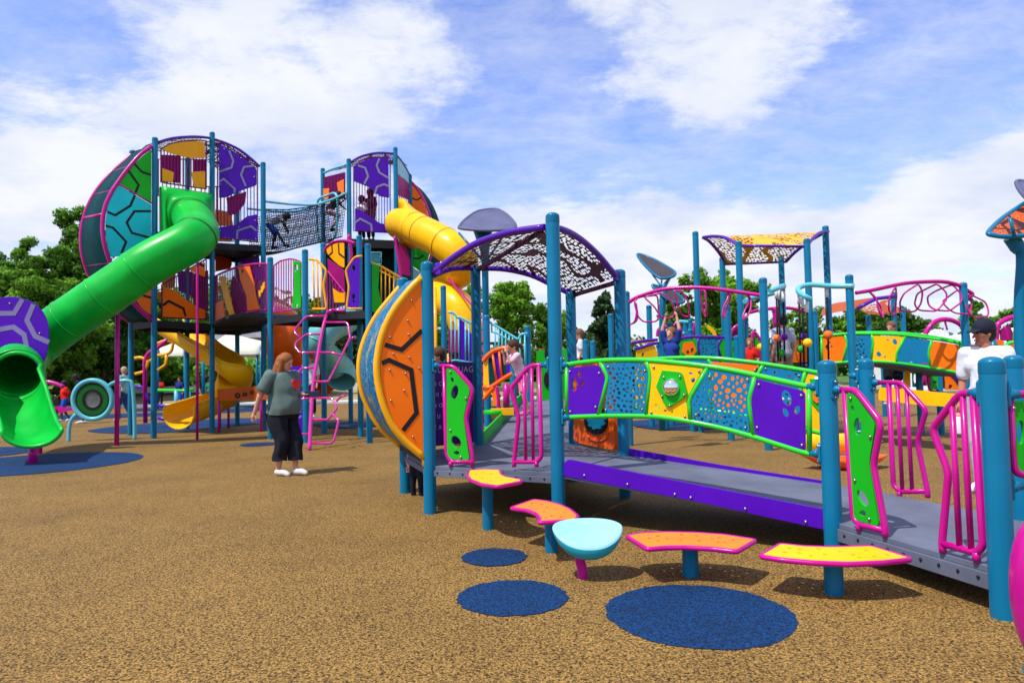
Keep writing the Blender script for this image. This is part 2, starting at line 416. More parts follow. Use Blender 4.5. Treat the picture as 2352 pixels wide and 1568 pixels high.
# ------------------------------------------------------------------ ground materials
def rubber(name, dark, mid, light, sc=95):
    m, nt, b = nodes(name); L = nt.links.new
    geo = N(nt, 'ShaderNodeNewGeometry')
    v = N(nt, 'ShaderNodeTexVoronoi'); v.inputs['Scale'].default_value = sc; L(geo.outputs[0], v.inputs['Vector'])
    sv = N(nt, 'ShaderNodeSeparateColor'); L(v.outputs['Color'], sv.inputs[0])
    a = N(nt, 'ShaderNodeTexNoise'); a.inputs['Scale'].default_value = sc*.55; a.inputs['Detail'].default_value = 2; L(geo.outputs[0], a.inputs[0])
    mr = N(nt, 'ShaderNodeMapRange'); mr.inputs[1].default_value = .3; mr.inputs[2].default_value = .7; L(a.outputs['Fac'], mr.inputs[0])
    mxf = N(nt, 'ShaderNodeMix'); mxf.inputs[0].default_value = .45; L(sv.outputs[0], mxf.inputs[2]); L(mr.outputs[0], mxf.inputs[3])
    r = ramp(nt, [(.20, dark), (.37, mid), (.60, light), (.85, tuple(min(1, c*1.45) for c in light))]); L(mxf.outputs[0], r.inputs[0])
    ed = ramp(nt, [(.25, (1, 1, 1)), (.75, (.38, .36, .34))]); L(v.outputs['Distance'], ed.inputs[0])
    mx = N(nt, 'ShaderNodeMix', data_type='RGBA', blend_type='MULTIPLY'); mx.inputs[0].default_value = .8; L(r.outputs[0], mx.inputs[6]); L(ed.outputs[0], mx.inputs[7])
    big = N(nt, 'ShaderNodeTexNoise'); big.inputs['Scale'].default_value = .8; big.inputs['Detail'].default_value = 7; big.inputs['Roughness'].default_value = .65; L(geo.outputs[0], big.inputs[0])
    r3 = ramp(nt, [(.32, (.80, .79, .78)), (.5, (1, 1, 1)), (.68, (1.13, 1.12, 1.1))]); L(big.outputs['Fac'], r3.inputs[0])
    m2 = N(nt, 'ShaderNodeMix', data_type='RGBA', blend_type='MULTIPLY'); m2.inputs[0].default_value = 1; L(mx.outputs[2], m2.inputs[6]); L(r3.outputs[0], m2.inputs[7])
    L(m2.outputs[2], b.inputs['Base Color']); b.inputs['Roughness'].default_value = .8; b.inputs['Specular IOR Level'].default_value = .25
    bm = N(nt, 'ShaderNodeBump'); bm.inputs['Strength'].default_value = .5; bm.inputs['Distance'].default_value = .004; bm.invert = True; L(v.outputs['Distance'], bm.inputs['Height']); L(bm.outputs[0], b.inputs['Normal'])
    return m
RUB = rubber('tan_rubber_granules', (.024, .016, .010), (.178, .10, .024), (.36, .208, .052), 116)
RUBB = rubber('blue_rubber_granules', (.001, .008, .028), (.001, .027, .10), (.001, .048, .17), 118)
GRASS = paint('lawn', (.07, .16, .02), .9, .35, bump=.3, bscale=20, dirt=.5)
STRAW = paint('dry_straw', (.30, .25, .12), .95, .3, bump=.3, bscale=12, dirt=.7)
CONC = paint('pale_concrete', (.62, .61, .58), .85, .1, bump=.1, bscale=40)
m = MB()
xs = [-400, -60, -30, -12, 0, 12, 30, 60, 400]; ys = [36, 44, 60, 120, 1500]
zs = [0.02, .95, 1.15, 1.1, 1.0]
vs = [(x, y, (z if x < 0 else z*.35)) for y, z in zip(ys, zs) for x in xs]; nx = len(xs)
m.add(vs, [(j*nx+i, j*nx+i+1, (j+1)*nx+i+1, (j+1)*nx+i) for j in range(1, len(ys)-1) for i in range(nx-1)], 0)
struct(m.build('lawn', GRASS))
m = MB(); m.add([(-400, -300, -.03), (400, -300, -.03), (400, 40, -.03), (-400, 40, -.03)], [(0, 1, 2, 3)]); struct(m.build('ground', GRASS))
m = MB(); m.add(vs[:2*nx], [(i, i+1, nx+i+1, nx+i) for i in range(nx-1)], 0); struct(m.build('straw_slope', STRAW))
m = MB(); m.add([(-60, -12, 0), (60, -12, 0), (60, 35.2, 0), (-60, 33.5, 0)], [(0, 1, 2, 3)]); struct(m.build('rubber_ground', RUB))
m = MB(); m.slab([(-60, 32.6, .04), (30, 36, .04), (30, 37.6, .04), (-60, 34.2, .04)], .1); struct(m.build('concrete_path', CONC))
NBL = [0]
def blue(pts3, z=.004, name='blue_surface_patch'):
    m = MB(); z += .0015*NBL[0]; NBL[0] += 1; pts3 = [V((p[0], p[1], z)) for p in pts3]
    m.add(pts3, [tuple(range(len(pts3)))], 0, False); return struct(m.build(name, RUBB))
def circ(c, r, n=72, jag=.011):
    return [(c[0]+(r+random.uniform(-jag, jag))*math.cos(2*math.pi*k/n), c[1]+(r+random.uniform(-jag, jag))*math.sin(2*math.pi*k/n)) for k in range(n)]
def pxcirc(u, vt, vb, r):
    a = gz((u, vt)); b = gz((u, vb)); return circ(((a+b)/2)[:2], r)
blue(pxcirc(1605, 1344, 1491, .515)); blue(pxcirc(1177, 1332, 1417, .335)); blue(pxcirc(1135, 1260, 1301, .245))
blue(circ((-7.95, 11.6), 1.6)); blue(circ((-10.6, 13.3), 1.3))
p = gz(c4(390, 1268)); blue(circ(p[:2], .38))
def bluepoly(px): blue([q[:2] for q in crm([gz(a) for a in px], 5, True)])
bluepoly(c2.l([(685, 1185), (900, 1150), (1250, 1118), (1700, 1090), (2000, 1085), (2080, 1120), (1700, 1160), (1300, 1195), (950, 1205)]))
bluepoly(c2.l([(300, 1065), (900, 1050), (1400, 1035), (1900, 1005), (2300, 990), (2300, 1000), (1900, 1035), (1300, 1062), (600, 1095), (300, 1100)]))
bluepoly(c2.l([(1050, 1010), (1600, 990), (2200, 975), (2200, 985), (1500, 1012), (1100, 1030)]))
bluepoly(c14.l([(480, 1255), (800, 1238), (1100, 1240), (1250, 1262), (1100, 1290), (700, 1300)]))
bluepoly([(1450, 968), (1600, 962), (1740, 972), (1600, 988), (1480, 984)])
# ================================================================== near six-sided platform
A = gz((988, 1178)).xy.to_3d(); Bp = gd(1284, 6.2); E = gd(1436, 7.45); D = gd(1320, 8.65); Cc = gd(1100, 8.7); Kp = gz((931, 1131))
Fp = gd(1916, 4.97); G = gd(2003, 6.2); R = gz((2306, 1417)); S = gd(2349, 4.95)
DZ, D2 = .46, .25
plat = thing('play_platform', 'near six-sided grey play deck on teal posts, orange half-moon bubble on its left side', 'play structure', (0.05, 7.5, 0))
def topz(P, v): return hz(P, v)
for P, v in ((A, 600), (Bp, 488), (E, 618), (D, 668), (Cc, 612), (Kp, 637)): mkpost(plat, P, topz(P, v), .063)
m = MB(); m.slab([(p.x, p.y, DZ-.02) for p in (A, Bp, E, D, Cc, Kp)], .04)
ctr = V((.05, 7.5, 0))
hexp = [A, Bp, E, D, Cc, Kp]
for i in range(6):
    a, b = hexp[i], hexp[(i+1) % 6]; m.slab([(a.x, a.y, DZ-.04), (b.x, b.y, DZ-.04), (b.x, b.y, DZ-.1), (a.x, a.y, DZ-.1)], .03)
m.build('deck', DECK, plat, bevel=.004)
PAB = PL(A, Bp)
n_ = PAB.n
for k in range(9): m = MB(); m.ball(A.lerp(Bp, (k+.7)/9.6)+V((0, 0, DZ-.062))+n_*.016, .010, (1, 1, 1), 8); m.build('bolt', BLK, plat)
def gate(parent, pl, cr, outer, vert, foot, bars=(), infill=None, holes=(), clampP=None, r=.021, mat=MAG, imat=GRN, boltp=(), name='barrier'):
    """barrier: tube frame, bars or a board with cut-outs"""
    m = MB(); P3 = pl.m(cr.l(outer)); m.tube(fil(P3, .05, 4), r, 10)
    for vv in vert: m.tube(fil(pl.m(cr.l(vv)), .06, 5), r, 10)
    for f in foot: m.tube(pl.m(cr.l(f)), r*1.05, 10)
    fr = m.build(name, mat, parent)
    if bars:
        for b in bars:
            mb = MB(); mb.tube(pl.m(cr.l(b)), r*.8, 8); mb.build('bar', mat, fr if parent is not None else None)
    if infill:
        mb = MB(); mb.slab(fil(pl.m(cr.l(infill)), .035, 3), .022, [pl.ell(cr(h[0], h[1]), cr.r(h[2]), cr.r(h[3]), h[4]) for h in holes])
        if boltp: bolts(mb, pl.m(cr.l(boltp), .012), pl.n, .013, 1)
        bd = mb.build('board', [imat, BOLT], fr)
    if clampP is not None:
        P, tv = clampP
        mb = MB(); zz_ = P3[0].z; clamp(mb, P, zz_, (tv-P).xy); mb.build('clamp', [TEAL, BOLT], fr)
    return fr
gate(plat, PAB, c5, [(478, 600), (570, 602), (662, 705), (674, 735), (638, 880), (672, 1080), (673, 1138)], [[(520, 602), (532, 1070), (556, 1113), (672, 1113)]], [[(557, 1112), (557, 1138)]],
     infill=[(537, 613), (582, 618), (663, 722), (627, 875), (660, 1103), (555, 1098), (540, 1065)], holes=[(567, 675, 8, 15, -15), (580, 741, 19, 38, 12), (588, 1006, 24, 36, -30), (590, 1064, 16, 11, 0)],
     clampP=(A, Bp), boltp=[(555, 633), (638, 773), (555, 945), (611, 1088)])
gate(plat, PAB, c5, [(1082, 595), (998, 597), (968, 612), (882, 715), (884, 745), (920, 880), (895, 1112), (895, 1140)], [[(1028, 597), (1042, 1085), (1018, 1113), (895, 1113)]], [[(1015, 1112), (1015, 1140)]],
     bars=[[(948, 632), (958, 1112)], [(988, 600), (998, 1112)]], clampP=(Bp, A))
for z_ in (1.23,):
    pass
# ---- half-moon bubble between posts A and K
nb = V((-(A-Kp).y, (A-Kp).x, 0)).normalized(); nb = nb if nb.x < 0 else -nb
PA, PK = Plane(A, nb), Plane(Kp, nb)
arcA = resamp(crm(PA.m(c5.l([(400, 130), (335, 195), (250, 305), (190, 430), (163, 560), (163, 660), (190, 790), (245, 920), (320, 1010), (412, 1088)])), 5), 34)
arcK = resamp(crm(PK.m(c5.l([(305, 158), (230, 245), (150, 350), (90, 480), (67, 600), (78, 720), (115, 820), (180, 930), (288, 1025)])), 5), 34)
m = MB(); m.tube(arcA, .034, 12); m.tube([arcA[0], arcA[0]-nb*.05], .03, 8); m.tube([arcA[-1], arcA[-1]+V((0, 0, -.09))], .02, 8); m.build('arch_tube', YELT, plat)
m = MB(); m.tube(arcK, .034, 12); m.tube([arcK[-1], arcK[-1]+V((0, 0, -.07))], .02, 8); m.build('arch_tube', YELT, plat)
sec = [[p+(nb*-.012), p.lerp(q, .25), p.lerp(q, .5), p.lerp(q, .75), q+(nb*-.012)] for p, q in zip(arcA, arcK)]
bm_, nt, b = nodes('blue_mosaic_sheet'); L = nt.links.new
geo = N(nt, 'ShaderNodeNewGeometry'); vo = N(nt, 'ShaderNodeTexVoronoi'); vo.inputs['Scale'].default_value = 42; L(geo.outputs[0], vo.inputs['Vector'])
sp_ = N(nt, 'ShaderNodeSeparateColor'); L(vo.outputs['Color'], sp_.inputs[0])
r1 = ramp(nt, [(0, (.002, .09, .24)), (.45, (.002, .17, .36)), (.7, (.005, .27, .45)), (.85, (.01, .07, .28)), (.96, (.15, .45, .5))], 'CONSTANT'); L(sp_.outputs[0], r1.inputs[0])
nz = N(nt, 'ShaderNodeTexNoise'); nz.inputs['Scale'].default_value = 3.2; nz.inputs['Detail'].default_value = 6; L(geo.outputs[0], nz.inputs[0])
r2 = ramp(nt, [(.55, (0, 0, 0)), (.63, (1, 1, 1))]); L(nz.outputs['Fac'], r2.inputs[0])
r3 = ramp(nt, [(0, (.35, .3, .12)), (.5, (.12, .07, .22)), (.75, (.02, .35, .3)), (1, (.5, .5, .4))], 'CONSTANT'); L(sp_.outputs[1], r3.inputs[0])
mx = N(nt, 'ShaderNodeMix', data_type='RGBA'); L(r2.outputs[0], mx.inputs[0]); L(r1.outputs[0], mx.inputs[6]); L(r3.outputs[0], mx.inputs[7]); L(mx.outputs[2], b.inputs['Base Color']); b.inputs['Roughness'].default_value = .45; b.inputs['Specular IOR Level'].default_value = .2
m = MB(); m.loft(sec); m.build('bubble_sheet', bm_, plat, solid=.01)
def disc(pl, arc, inner, offs, col, lines=(), boltp=(), parent=None, inset=.035, blk=BLK, lw=.045, cr=c5):
    m = MB(); nbv = pl.a
    ap = [p-nbv*inset*(1 if (p-pl.P).dot(nbv) > 0 else -1) for p in arc[1:-1]]
    # cut the board at the post
    q = ap+[V((inner.x, inner.y, ap[-1].z))+nbv*offs, V((inner.x, inner.y, ap[0].z))+nbv*offs]
    m.slab(q, .022); bd = m.build('half_moon_board', col, parent)
    if lines:
        for l in lines: m = MB(); strip(m, [p+pl.n*.016 for p in pl.m(cr.l(l))], lw, pl.n); m.build('pattern_line', blk, bd)
    for b_ in boltp: m = MB(); bolts(m, [pl(cr(*b_), .012)], pl.n, .012); m.build('bolt', BOLT, bd)
disc(PA, arcA, A, .05, ORG, [[(402, 412), (293, 515), (203, 488)], [(188, 588), (224, 570), (343, 622), (372, 852), (300, 945)]],
     [(347, 253), (327, 360), (232, 448), (330, 433), (250, 537), (335, 555), (230, 623), (315, 642), (388, 613), (307, 733), (236, 787), (354, 980)], plat)
disc(PK, arcK, Kp, .05, ORG, parent=plat)
m = MB()
pts = [arcA[-1]+V((0, 0, .03)), arcK[-1]+V((0, 0, .03)), arcK[-1]+V((0, 0, -.05)), arcA[-1]+V((0, 0, -.05))]
m.slab(pts, .03); m.build('sill_bar', DECKD, plat)
# ---- purple talking board between K and C
PKC = PL(Kp, Cc)
a0, a1 = Kp.lerp(Cc, .06), Kp.lerp(Cc, .93)
m = MB(); zt, zb = 1.36-(838-857)/1600*8.4, DZ+.04
zt = PKC(c16(200, 592)).z
m.slab([(a0.x, a0.y, zt), (a1.x, a1.y, zt), (a1.x, a1.y, zb), (a0.x, a0.y, zb)], .02)
lb = m.build('letter_board', paint('violet_letter_board', (.04, .008, .16), .4), plat)
def text(s, p, h, mat, parent, right, nrm, name='lettering', ext=.002):
    cu = bpy.data.curves.new(name, 'FONT'); cu.body = s; cu.size = h; cu.extrude = ext; cu.align_x = 'CENTER'; cu.align_y = 'CENTER'; cu.space_character = 1.12 if ' ' in s or len(s) != 6 else 1.9
    to = bpy.data.objects.new(name, cu); COL.objects.link(to)
    dg = bpy.context.evaluated_depsgraph_get(); me = bpy.data.meshes.new_from_object(to.evaluated_get(dg)); bpy.data.objects.remove(to)
    up = nrm.cross(right).normalized(); M3 = Matrix((right, up, nrm)).transposed()
    me.transform(M3.to_4x4()); me.materials.clear(); me.materials.append(mat)
    ob = bpy.data.objects.new(name, me); COL.objects.link(ob); ob.parent = parent; ob.location = V(p)-WO[parent.name]; WO[ob.name] = V(p); return ob
rt = (Cc-Kp).normalized()
LET = paint('pale_lettering', (.45, .42, .55), .5)
text('SIGN LANGUAGE', PKC(c16(185, 672), .014)-rt*.1, .105, LET, lb, rt, PKC.n)
for i, row in enumerate(['ABCDEF', 'GHIJKL', 'MNOPQR', 'STUVWX', 'YZABCD']):
    text(row, V((a0.x+a1.x, a0.y+a1.y, 0))/2+V((0, 0, zt-.26-i*.13))+PKC.n*.014, .07, LET, lb, rt, PKC.n)
# ---- shade roof
shade = thing('shade_canopy', 'maroon perforated canopy arched between purple tubes over the near platform', 'canopy', (0.05, 7.5, 1.9))
PBE, PKCp, PCD = PL(Bp, E), PKC, PL(Cc, D)
f1 = resamp(crm(PAB.m(c6.l([(66, 612), (120, 560), (200, 500), (300, 430), (400, 372), (500, 330), (600, 297), (700, 270), (800, 252), (900, 238), (990, 228)])), 4), 22)
f2 = resamp(crm(PBE.m(c6.l([(1105, 238), (1200, 272), (1320, 350), (1450, 470), (1540, 578), (1608, 655)])), 5), 18)
f2 = resamp([f1[-1]]+f2, 18)
k1 = resamp(crm([PKC(c6(-130, 720))]+PKC.m(c6.l([(0, 668), (80, 625), (200, 580), (300, 572), (430, 575)])), 5), 22)
k2 = resamp(crm(PCD.m(c6.l([(430, 575), (600, 577), (750, 598), (900, 640), (1050, 712), (1150, 760), (1230, 800)])), 5), 18)
for f, k in ((f1, k1), (f2, k2)):
    m = MB(); m.loft([[a.lerp(b, t/5)+V((0, 0, .02)) for t in range(6)] for a, b in zip(f, k)], uvs=True); m.build('shade_sheet', PERFM, shade)
for c in (f1+[], f2, k1, k2):
    m = MB(); m.tube(c, .032, 12); m.build('arch_tube', PURT, shade)
for a, b in ((f1[0], k1[0]), (f2[0], k2[0]), (f2[-1], k2[-1])):
    m = MB(); m.tube([a-V((0, 0, .02)), b-V((0, 0, .02))], .014, 8); m.box((a+b)/2-V((0, 0, .02)), .02, (a-b).length*.96, .05, math.atan2(-(b-a).x, (b-a).y)); m.build('cross_rib', paint('dark_maroon_rib', (.05, .003, .03), .5), shade)
for p, q_ in ((f1[0], f1[2]), (f2[-1], f2[-3]), (k2[-1], k2[-3])):
    d_ = (q_-p).normalized(); m = MB(); m.box(p+d_*.06, .07, .05, .12, math.atan2(d_.y, d_.x)); m.build('mount_bracket', PURT, shade, bevel=.01)
# ================================================================== curved green railings and ramp
ramp_ = thing('ramp', 'purple-edged grey ramp sloping down between the two near decks', 'ramp', ((Bp+Fp)/2+V((.3, .5, 0))).to_tuple())
PBF, PEG = PL(Bp, Fp), PL(E, G)
dr = (Fp-Bp).normalized()
m = MB(); q = [V((P.x, P.y, z-.02)) for P, z in ((Bp+dr*.02, DZ-.004), (Fp-dr*.0, D2), (G, D2), (E+dr*.02, DZ-.004))]; m.slab(q, .04); m.build('deck', DECK, ramp_)
for pl, cr, poly, bl in ((PBF, c9, [(128, 1045), (130, 950), (160, 922), (1100, 1108), (2100, 1300), (2100, 1452), (1100, 1232)], [(278, 1042), (595, 1108), (943, 1180), (1060, 1204), (1460, 1287), (1905, 1383)]),
                         (PEG, c9, [(545, 888), (562, 848), (600, 842), (1300, 968), (2110, 1092), (2110, 1172), (1300, 1050)], [])):
    m = MB(); m.slab(fil(pl.m(cr.l(poly)), .04, 3), .022); cb_ = m.build('curb_board', PURP, ramp_, bevel=.004)
    for b_ in bl: m = MB(); bolts(m, [pl(cr(*b_), .012)], pl.n, .013); m.build('bolt', BOLT, cb_)
rail = thing('bridge_railing', 'near curved green railing with purple, blue and yellow boards and a chrome dome', 'railing', ((Bp+Fp)/2+V((0, 0, .5))).to_tuple())
def tubeobj(pl, cr, pts, r, mat, parent, name='rail', sm=True, off=0):
    m = MB(); q = pl.m(cr.l(pts), off); q = crm(q, 5) if sm else fil(q, .05, 4); m.tube(q, r, 12); return m.build(name, mat, parent)
tubeobj(PBF, c9, [(128, 232), (250, 214), (400, 199), (570, 194), (740, 197), (960, 216), (1190, 243), (1360, 271), (1530, 306), (1720, 348), (1900, 385), (1975, 390)], .0215, GRNT, rail)
tubeobj(PBF, c9, [(128, 615), (400, 606), (730, 607), (900, 622), (1060, 648), (1280, 693), (1510, 755), (1700, 815), (1910, 880), (1985, 882)], .0215, GRNT, rail)
for z_ in ([(148, 232), (148, 612)], [(392, 205), (452, 320), (380, 603)], [(735, 200), (765, 300), (733, 603)], [(1185, 245), (1043, 490), (1060, 645)], [(1532, 308), (1487, 492), (1520, 752)], [(1928, 388), (1932, 880)]):
    m = MB(); m.tube(fil(PBF.m(c9.l(z_)), .05, 4), .019, 10); m.build('upright', GRNT, rail)
def board(pl, cr, poly, mat, parent, holes=(), bl=(), off=0, name='board', t=.02, r=.03):
    m = MB(); m.slab(fil(pl.m(cr.l(poly), off), r, 3), t, [pl.ell(cr(h[0], h[1]), cr.r(h[2]), cr.r(h[3]), h[4], off=off) for h in holes])
    bd = m.build(name, mat, parent, bevel=.0035)
    for b_ in bl: m = MB(); bolts(m, [pl(cr(*b_), off+t/2)], pl.n, .0125); m.build('bolt', BOLT, bd)
    return bd
board(PBF, c9, [(162, 254), (386, 232), (436, 345), (378, 595), (162, 604)], PURP, rail, [(205, 376, 24, 52, 0), (243, 305, 15, 28, -20), (266, 369, 13, 27, 15)], [(172, 280), (386, 292), (175, 573), (360, 540)])
def holes_field(poly, n, seed, rmin, rmax, gap, hl=()):
    rnd = random.Random(seed); out = list(hl)
    x0, x1 = min(p[0] for p in poly), max(p[0] for p in poly); y0, y1 = min(p[1] for p in poly), max(p[1] for p in poly)
    def inside(x, y, mg):
        ok = True; c = False
        for i in range(len(poly)):
            (ax, ay), (bx, by) = poly[i-1], poly[i]
            if (ay > y) != (by > y) and x < (bx-ax)*(y-ay)/(by-ay)+ax: c = not c
            dx, dy = bx-ax, by-ay; t = max(0, min(1, ((x-ax)*dx+(y-ay)*dy)/(dx*dx+dy*dy)))
            if math.hypot(x-ax-t*dx, y-ay-t*dy) < mg: ok = False
        return c and ok
    for _ in range(6000):
        if len(out) >= n: break
        x, y = rnd.uniform(x0, x1), rnd.uniform(y0, y1); ru, rv = rnd.uniform(rmin, rmax), rnd.uniform(rmin, rmax)
        if not inside(x, y, max(ru, rv)+gap): continue
        if all(math.hypot(x-h[0], y-h[1]) > max(ru, rv)+max(h[2], h[3])+gap*.6 for h in out): out.append((x, y, ru, rv, rnd.uniform(-40, 40)))
    return out
b1 = [(420, 222), (716, 212), (750, 300), (722, 597), (425, 588), (462, 335)]
board(PBF, c9, b1, BLUB, rail, holes_field(b1, 92, 3, 8, 17, 6), [(453, 247), (722, 274), (436, 562), (702, 558)])
yb = board(PBF, c9, [(757, 218), (1160, 250), (1028, 480), (1043, 640), (748, 605), (772, 300)], YEL, rail, [(1061, 292, 16, 9, 0), (1078, 342, 20, 15, -50), (820, 532, 23, 15, 40), (874, 566, 13, 8, 0)], [(787, 248), (1121, 278), (770, 582), (1017, 612)])
gb = board(PBF, c9, [(850, 270), (995, 285), (1040, 455), (885, 553), (806, 390)], GRN, rail, (), [(862, 322), (980, 318), (1010, 452), (848, 462), (905, 530)], .02, name='dome_mount')
m = MB(); dc = PBF(c9(915, 395), .03); e1 = PBF.a; e2 = V((0, 0, 1)); rr = (PBF(c9(978, 395))-PBF(c9(852, 395))).length/2
for i in range(9): pass
prof = [(rr*math.cos(a*math.pi/2/12), rr*.8*math.sin(a*math.pi/2/12)) for a in range(13)]
m.lathe(dc, [(rr*1.04, -.004)]+prof, 32, PBF.n); m.build('mirror_dome', CHROME, gb)
b2 = [(1196, 257), (1514, 323), (1478, 490), (1492, 733), (1076, 640), (1067, 490)]
big = [(1243, 303, 15, 17, 20), (1303, 321, 23, 19, 10), (1365, 330, 16, 17, 0), (1433, 345, 13, 20, 20), (1275, 354, 22, 17, 0), (1337, 369, 13, 12, 0), (1398, 364, 13, 14, 0), (1455, 385, 14, 19, 20), (1243, 398, 17, 24, -15), (1291, 392, 12, 13, 0), (1330, 420, 24, 18, 0), (1372, 392, 12, 12, 0), (1415, 416, 24, 17, 0), (1278, 437, 14, 12, 0), (1375, 454, 24, 17, 0), (1430, 463, 13, 12, 0), (1237, 453, 12, 13, 0), (1325, 465, 15, 17, -20), (1423, 502, 17, 15, 0)]
board(PBF, c9, b2, BLUB, rail, holes_field(b2, 92, 5, 8, 16, 7, big), [(1197, 320), (1476, 340), (1099, 598), (1462, 692)])
board(PBF, c9, [(1545, 335), (1900, 425), (1905, 865), (1535, 748), (1500, 495)], PURP, rail, [(1765, 473, 36, 60, -20), (1757, 580, 20, 36, -28), (1842, 562, 23, 32, 20)], [(1560, 376), (1871, 455), (1547, 690), (1877, 820)])
m = MB(); clamp(m, Bp, PBF(c9(130, 232)).z, (Fp-Bp).xy); m.build('clamp', [TEAL, BOLT], rail); m = MB(); clamp(m, Bp, PBF(c9(130, 615)).z, (Fp-Bp).xy); m.build('clamp', [TEAL, BOLT], rail)
m = MB(); clamp(m, Fp, PBF(c9(1975, 390)).z, (Bp-Fp).xy); m.build('clamp', [TEAL, BOLT], rail); m = MB(); clamp(m, Fp, PBF(c9(1985, 882)).z, (Bp-Fp).xy); m.build('clamp', [TEAL, BOLT], rail)
# far railing of the ramp
rail2 = thing('bridge_railing', 'second curved green railing behind the near one, with an orange board at its middle', 'railing', ((E+G)/2+V((0, 0, .5))).to_tuple())
tubeobj(PEG, c9, [(640, 205), (850, 184), (1080, 178), (1250, 184), (1400, 199), (1600, 224), (1900, 272), (2130, 314)], .0215, GRNT, rail2)
tubeobj(PEG, c9, [(640, 548), (900, 548), (1200, 566), (1400, 594), (1700, 655), (2000, 728), (2130, 762)], .0215, GRNT, rail2)
for z_ in ([(925, 180), (900, 300), (925, 548)], [(1185, 182), (1215, 240), (1190, 400), (1215, 566)], [(1592, 226), (1535, 330), (1560, 620)], [(1902, 275), (1868, 400), (1890, 700)], [(2115, 312), (2118, 760)]):
    m = MB(); m.tube(fil(PEG.m(c9.l(z_)), .05, 4), .019, 10); m.build('upright', GRNT, rail2)
board(PEG, c9, [(650, 212), (915, 190), (890, 300), (912, 538), (650, 538)], YEL, rail2)
bb0 = [(940, 192), (1175, 192), (1198, 245), (1176, 400), (1198, 553), (940, 538), (918, 300)]
board(PEG, c9, bb0, BLUB, rail2, holes_field(bb0, 40, 9, 9, 16, 7))
board(PEG, c9, [(1205, 208), (1555, 232), (1508, 330), (1536, 600), (1232, 553), (1205, 400), (1232, 240)], ORG, rail2, (), [(1530, 270)])
bb1 = [(1610, 242), (1885, 290), (1850, 400), (1872, 680), (1578, 612), (1556, 330)]
board(PEG, c9, bb1, BLUB, rail2, holes_field(bb1, 45, 12, 8, 15, 7), [(1610, 260), (1855, 310)])
yb2 = board(PEG, c9, [(1920, 298), (2103, 328), (2105, 745), (1905, 690), (1888, 400)], YEL, rail2)
board(PEG, c9, [(1935, 330), (2060, 350), (2085, 470), (2000, 570), (1945, 500)], GRN, yb2, off=.02)
m = MB(); m.slab(PEG.ell(c9(1992, 462), c9.r(40), c9.r(50), n=7, off=.04), .012); m.build('face_plate', ORG, yb2)
for x, y, q in ((1980, 445, 6), (2002, 485, 9), (2012, 445, 6)): m = MB(); m.slab(PEG.ell(c9(x, y), c9.r(q), c9.r(q), n=10, off=.048), .004); m.build('pattern_spot', BLK, yb2)
m = MB(); clamp(m, G, PEG(c9(2130, 314)).z, (E-G).xy); m.build('clamp', [TEAL, BOLT], rail2); m = MB(); clamp(m, G, PEG(c9(2130, 762)).z, (E-G).xy); m.build('clamp', [TEAL, BOLT], rail2)
# orange drum toy on the D-E side
PDE = PL(D, E)
toy = thing('gear_toy', 'orange moulded play toy with black and aqua gear behind the green railing', 'gear toy', ((D+E)/2+V((0, 0, .4))).to_tuple())
m = MB(); m.slab(fil(PDE.m(c9.l([(222, 250), (300, 195), (400, 182), (500, 205), (522, 260), (525, 850), (490, 852), (245, 800), (222, 770)])), .06, 4), .09); ob = m.build('shell', ORGS, toy, bevel=.02)
m = MB(); m.slab(PDE.ell(c9(365, 640), c9.r(84), c9.r(102), n=28, off=.055), .02); m.build('gear_housing', BLK, toy)
gp = []
for k in range(36):
    a = 2*math.pi*k/36; q = 1 if (k//2) % 2 else .84; gp.append(PDE((c9(365, 640)[0]+c9.r(66)*q*math.cos(a), c9(365, 640)[1]+c9.r(66)*q*math.sin(a)), .075))
m = MB(); m.slab(gp, .02); m.build('gear', AQUA, toy)
m = MB(); m.tube(crm(PDE.m(c9.l([(280, 700), (310, 765), (370, 792), (430, 775), (460, 720)]), .05), 5), .012, 8); m.build('moulded_ridge', ORGS, toy)
# ================================================================== second deck (right)
deck2 = thing('entry_deck', 'low square grey deck on teal posts with magenta gates at the right edge', 'play structure', ((Fp+G+R+S)/4).to_tuple())
for P, v in ((Fp, 826), (G, 823), (R, 818), (S, 815)): mkpost(deck2, P, hz(P, v), .0635)
PFR, PGS, PRT = PL(Fp, R), PL(G, S), Plane(R, (1, .12, 0))
m = MB(); m.slab([V((P.x, P.y, D2-.018)) for P in (Fp, R, S, G)], .036)
for a, b in ((Fp, R), (G, S)): m.slab([V((a.x, a.y, D2-.036)), V((b.x, b.y, D2-.036)), V((b.x, b.y, D2-.125)), V((a.x, a.y, D2-.125))], .03)
m.build('deck', DECK, deck2, bevel=.004)
for k in range(9): m = MB(); m.ball(Fp.lerp(R, (k+1)/10)+V((0, 0, D2-.07))+PFR.n*.015, .0115, n=8); m.build('bolt', BLK, deck2)
T2 = V((4.6, 3.85, 0)); m = MB(); m.slab([V((R.x, R.y, D2-.018)), V((T2.x, 3.5, D2-.018)), V((T2.x, 4.9, D2-.018)), V((S.x, S.y, D2-.018))], .036); m.build('deck', DECK, deck2)
gate(deck2, PFR, c10, [(292, 300), (383, 301), (508, 462), (517, 500), (478, 700), (541, 1040), (542, 1088)], [[(325, 302), (370, 980), (398, 1018), (542, 1052)]], [[(402, 1018), (402, 1052)]],
     infill=[(340, 320), (386, 325), (494, 480), (462, 690), (515, 1030), (400, 1000), (376, 970)], holes=[(374, 405, 8, 22, -12), (400, 497, 21, 48, 0), (427, 880, 22, 50, -30), (428, 960, 18, 16, 0)],
     clampP=(Fp, R), boltp=[(357, 347), (463, 553), (380, 785), (457, 992)], r=.0215)
